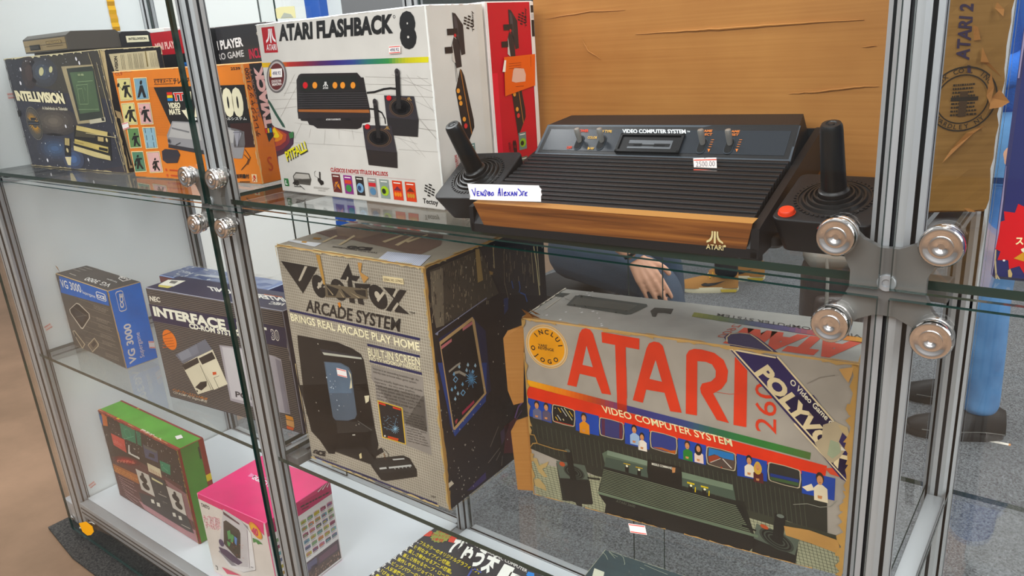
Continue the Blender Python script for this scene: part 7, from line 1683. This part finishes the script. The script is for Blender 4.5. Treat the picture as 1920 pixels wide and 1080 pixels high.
trB = [[((-.34, 1.62, .49), .15), ((-.32, 1.54, .50), .11), ((-.10, 1.46, .49), .092), (kneeR, .072), ((.128, 1.39, .30), .066), ((.10, 1.40, .11), .058)], [((-.34, 1.62, .49), .15), ((-.32, 1.70, .50), .11), ((-.18, 1.76, .49), .092), (kneeL, .072), ((-.08, 1.81, .30), .066), ((-.10, 1.82, .11), .058)]]
grown('trousers', LC(trB, OB), M_SLATE, pB, .008, 4)
M_BSHOE = plain('black_leather', '#0d0d0e', .5, 0, .3); M_BSOLE = plain('black_sole', '#1c1c1c', .6)
for xx, yy in ((.03, 1.40), (-.17, 1.82)): shoe('shoe', (xx + .27 - OB[0], yy - .02 - OB[1]), (xx - OB[0], yy - OB[1]), M_BSHOE, M_BSOLE, pB)
mb = MB(); Q = (V3(hd)).normalized().to_track_quat('Z', 'Y').to_matrix().to_4x4(); Q.translation = wr - V3(OB) - hd.normalized() * .012
mb.lathe([(.0275, -.005), (.0295, -.004), (.0295, .004), (.0275, .005)], 26, mat=M_RUBBER, M=Q); mb.build('bracelet', parent=pB)
# stool
t = empty('stool', (-.34, 1.62, 0), label='dark round stool the person in the navy jacket sits on', cat='stool')
mb = MB(); mb.lathe([(.17, .335), (.18, .342), (.18, .352), (.17, .358)], 32, mat=M_BLACKP); mb.build('seat', parent=t)
for k in range(4):
    a = math.pi / 4 + k * math.pi / 2; mb = MB(); mb.tube([(.12 * math.cos(a), .12 * math.sin(a), .34), (.17 * math.cos(a), .17 * math.sin(a), .004)], .012, 10, mat=M_BLACKP); mb.build('leg', parent=t)
# --- standing person in brown sneakers
def standing(org, face, hips, feetdir, knees, ankles, top_mat, bot_mat, label, hand_side=.24, bulk=1.0):
    p = empty('person', org, label=label, cat='person', group='people behind the cabinet'); f = V3(face).normalized(); s = f.cross(V3((0, 0, 1)))
    h = V3(hips); tr = [tuple(h), tuple(h + V3((0, 0, .16))), tuple(h + V3((0, 0, .36))), tuple(h + V3((0, 0, .48))), tuple(h + V3((0, 0, .56)))]
    body = [[(tr[0], .125), (tr[1], .115), (tr[2], .14), (tr[3], .10), (tr[4], .05)]]
    for k in (0, 1): sg = 1 if k == 0 else -1; body.append([(tuple(h + s * sg * .09), .085), (tuple((h + s * sg * .09).lerp(V3(knees[k]), .5)), .075), (knees[k], .055), (tuple(V3(knees[k]).lerp(V3(ankles[k]), .4)), .052), (ankles[k], .036)])
    wrs = []
    arms = []
    for sg in (1, -1):
        sh = h + V3((0, 0, .46)) + s * sg * .17; el = sh + V3((0, 0, -.29)) + s * sg * .05 - f * .02; wv = el + V3((0, 0, -.06)) + f * .245; wrs.append((wv, sg)); arms.append([(tuple(sh), .052), (tuple(sh.lerp(el, .5)), .045), (tuple(el), .039), (tuple(wv), .026)])
    hands = []
    for wv, sg in wrs: hands += hand_chains(wv, V3((0, 0, -.3)) + f, V3((0, 0, 1)) + s * sg * .8, -s * sg, .6)
    hc = h + V3((0, 0, .70)) + f * .02
    grown('body', LC(body + arms + hands + head_chains(hc, f), org), M_SKIN, p, .0065, 2); face_parts(hc - V3(org), f, p)
    grown('shirt', LC([[(tr[0], .15), (tr[1], .14), (tr[2], .16), (tr[3], .115)]] + [[(a[0][0], .07), (a[1][0], .06), (a[2][0], .052), (tuple(V3(a[2][0]).lerp(V3(a[3][0]), .8)), .040)] for a in arms], org), top_mat, p, .01, 4)
    legs = []
    for k in (0, 1):
        sg = 1 if k == 0 else -1; kn = V3(knees[k]); an = V3(ankles[k])
        legs.append([(tuple(h), .135), (tuple(h + s * sg * .085 + V3((0, 0, -.06))), .105), (tuple((h + s * sg * .09).lerp(kn, .5)), .09 * bulk), (tuple(kn), .072 * bulk), (tuple(kn.lerp(an, .5)), .068 * bulk), (tuple(an + V3((0, 0, .01))), .060 * bulk), (tuple(an + V3((0, 0, -.035))), .060 * bulk)])
    tq = grown('trousers', LC(legs, org), bot_mat, p, .008, 4)
    return p
OA = (-.24, 2.80, 0)
M_SUEDE = plain('tan_suede', '#a0703a', .8, 0, .2, (200, .3, .001)); M_CREAM = plain('cream_sole', '#d9d0b0', .6)
pA = standing(OA, (-.93, -.36, 0), (-.20, 2.83, .92), None, [(-.235, 2.92, .50), (-.245, 2.75, .50)], [(-.19, 2.96, .10), (-.225, 2.72, .10)], M_GREYS, M_DARKT, 'standing person in dark trousers and tan sneakers with cream soles, farther behind the cabinet')
for toe, heel in (((-.43, 2.63), (-.175, 2.745)), ((-.38, 2.86), (-.125, 2.965))): shoe('sneaker', (toe[0] - OA[0], toe[1] - OA[1]), (heel[0] - OA[0], heel[1] - OA[1]), M_SUEDE, M_CREAM, pA, True)
# --- standing person in blue jeans, far right
OC = (.93, 1.85, 0)
pC = standing(OC, (-.97, -.2, 0), (.93, 1.85, .92), None, [(.905, 1.93, .49), (.925, 1.765, .49)], [(.885, 1.97, .11), (.945, 1.77, .11)], M_SHIRT, M_DENIM, 'standing person in blue jeans, blue top and black leather shoes, behind the right-hand back post', bulk=.92)
for toe, heel in (((.765, 1.70), (1.01, 1.79)), ((.71, 1.94), (.955, 2.01))): shoe('shoe', (toe[0] - OC[0], toe[1] - OC[1]), (heel[0] - OC[0], heel[1] - OC[1]), M_BSHOE, M_BSOLE, pC)
# shoulder bag strap
mb = MB(); mb.tube([tuple(V3(p) - V3(OC)) for p in ((.80, 1.70, 1.34), (.775, 1.78, 1.2), (.79, 1.86, 1.1), (.86, 2.02, .98))], .014, 8, mat=M_BLACKP); mb.build('bag_strap', parent=pC)
# --- backpack on the carpet
t = empty('backpack', (.33, 2.47, 0), (0, 0, .5), 'dark brown leather backpack with pale straps standing on the grey carpet', 'backpack')
M_LEATH = plain('brown_leather', '#4a3e3a', .42, 0, .5, (30, .5, .006)); M_STRAP = plain('pale_strap', '#9a948a', .7)
mb = MB(); mb.box((-.12, -.08, .0), (.12, .09, .30), mat=M_LEATH, bev=.05); mb.build('bag_body', parent=t)
mb = MB(); mb.box((-.09, -.115, .03), (.09, -.06, .17), mat=M_LEATH, bev=.025); mb.build('pocket', parent=t)
mb = MB(); mb.box((-.115, -.085, .27), (.115, .085, .345), mat=M_STRAP, bev=.035); mb.build('top_flap', parent=t)
for x in (-.05, .05):
    mb = MB(); mb.tube([(x, -.08, .32), (x, -.112, .25), (x, -.118, .12)], .007, 6, mat=M_STRAP); mb.build('strap', parent=t)
# --- paper strip on the carpet
mb = MB(); mb.M = Matrix.Translation((1.003, 1.755, .0025)) @ Matrix.Rotation(.05, 4, 'Z'); mb.box((-.033, -.006, 0), (.028, .006, .001), col='#e6dfd2', mat=M_LABEL); mb.box((.028, -.006, 0), (.033, .006, .001), col='#d08a4a', mat=M_LABEL); mb.box((-.036, -.006, 0), (-.033, .006, .001), col='#2b2b2b', mat=M_LABEL)
tag(mb.build('price_strip'), 'small white paper strip lying on the carpet beside the black shoe', 'paper strip')
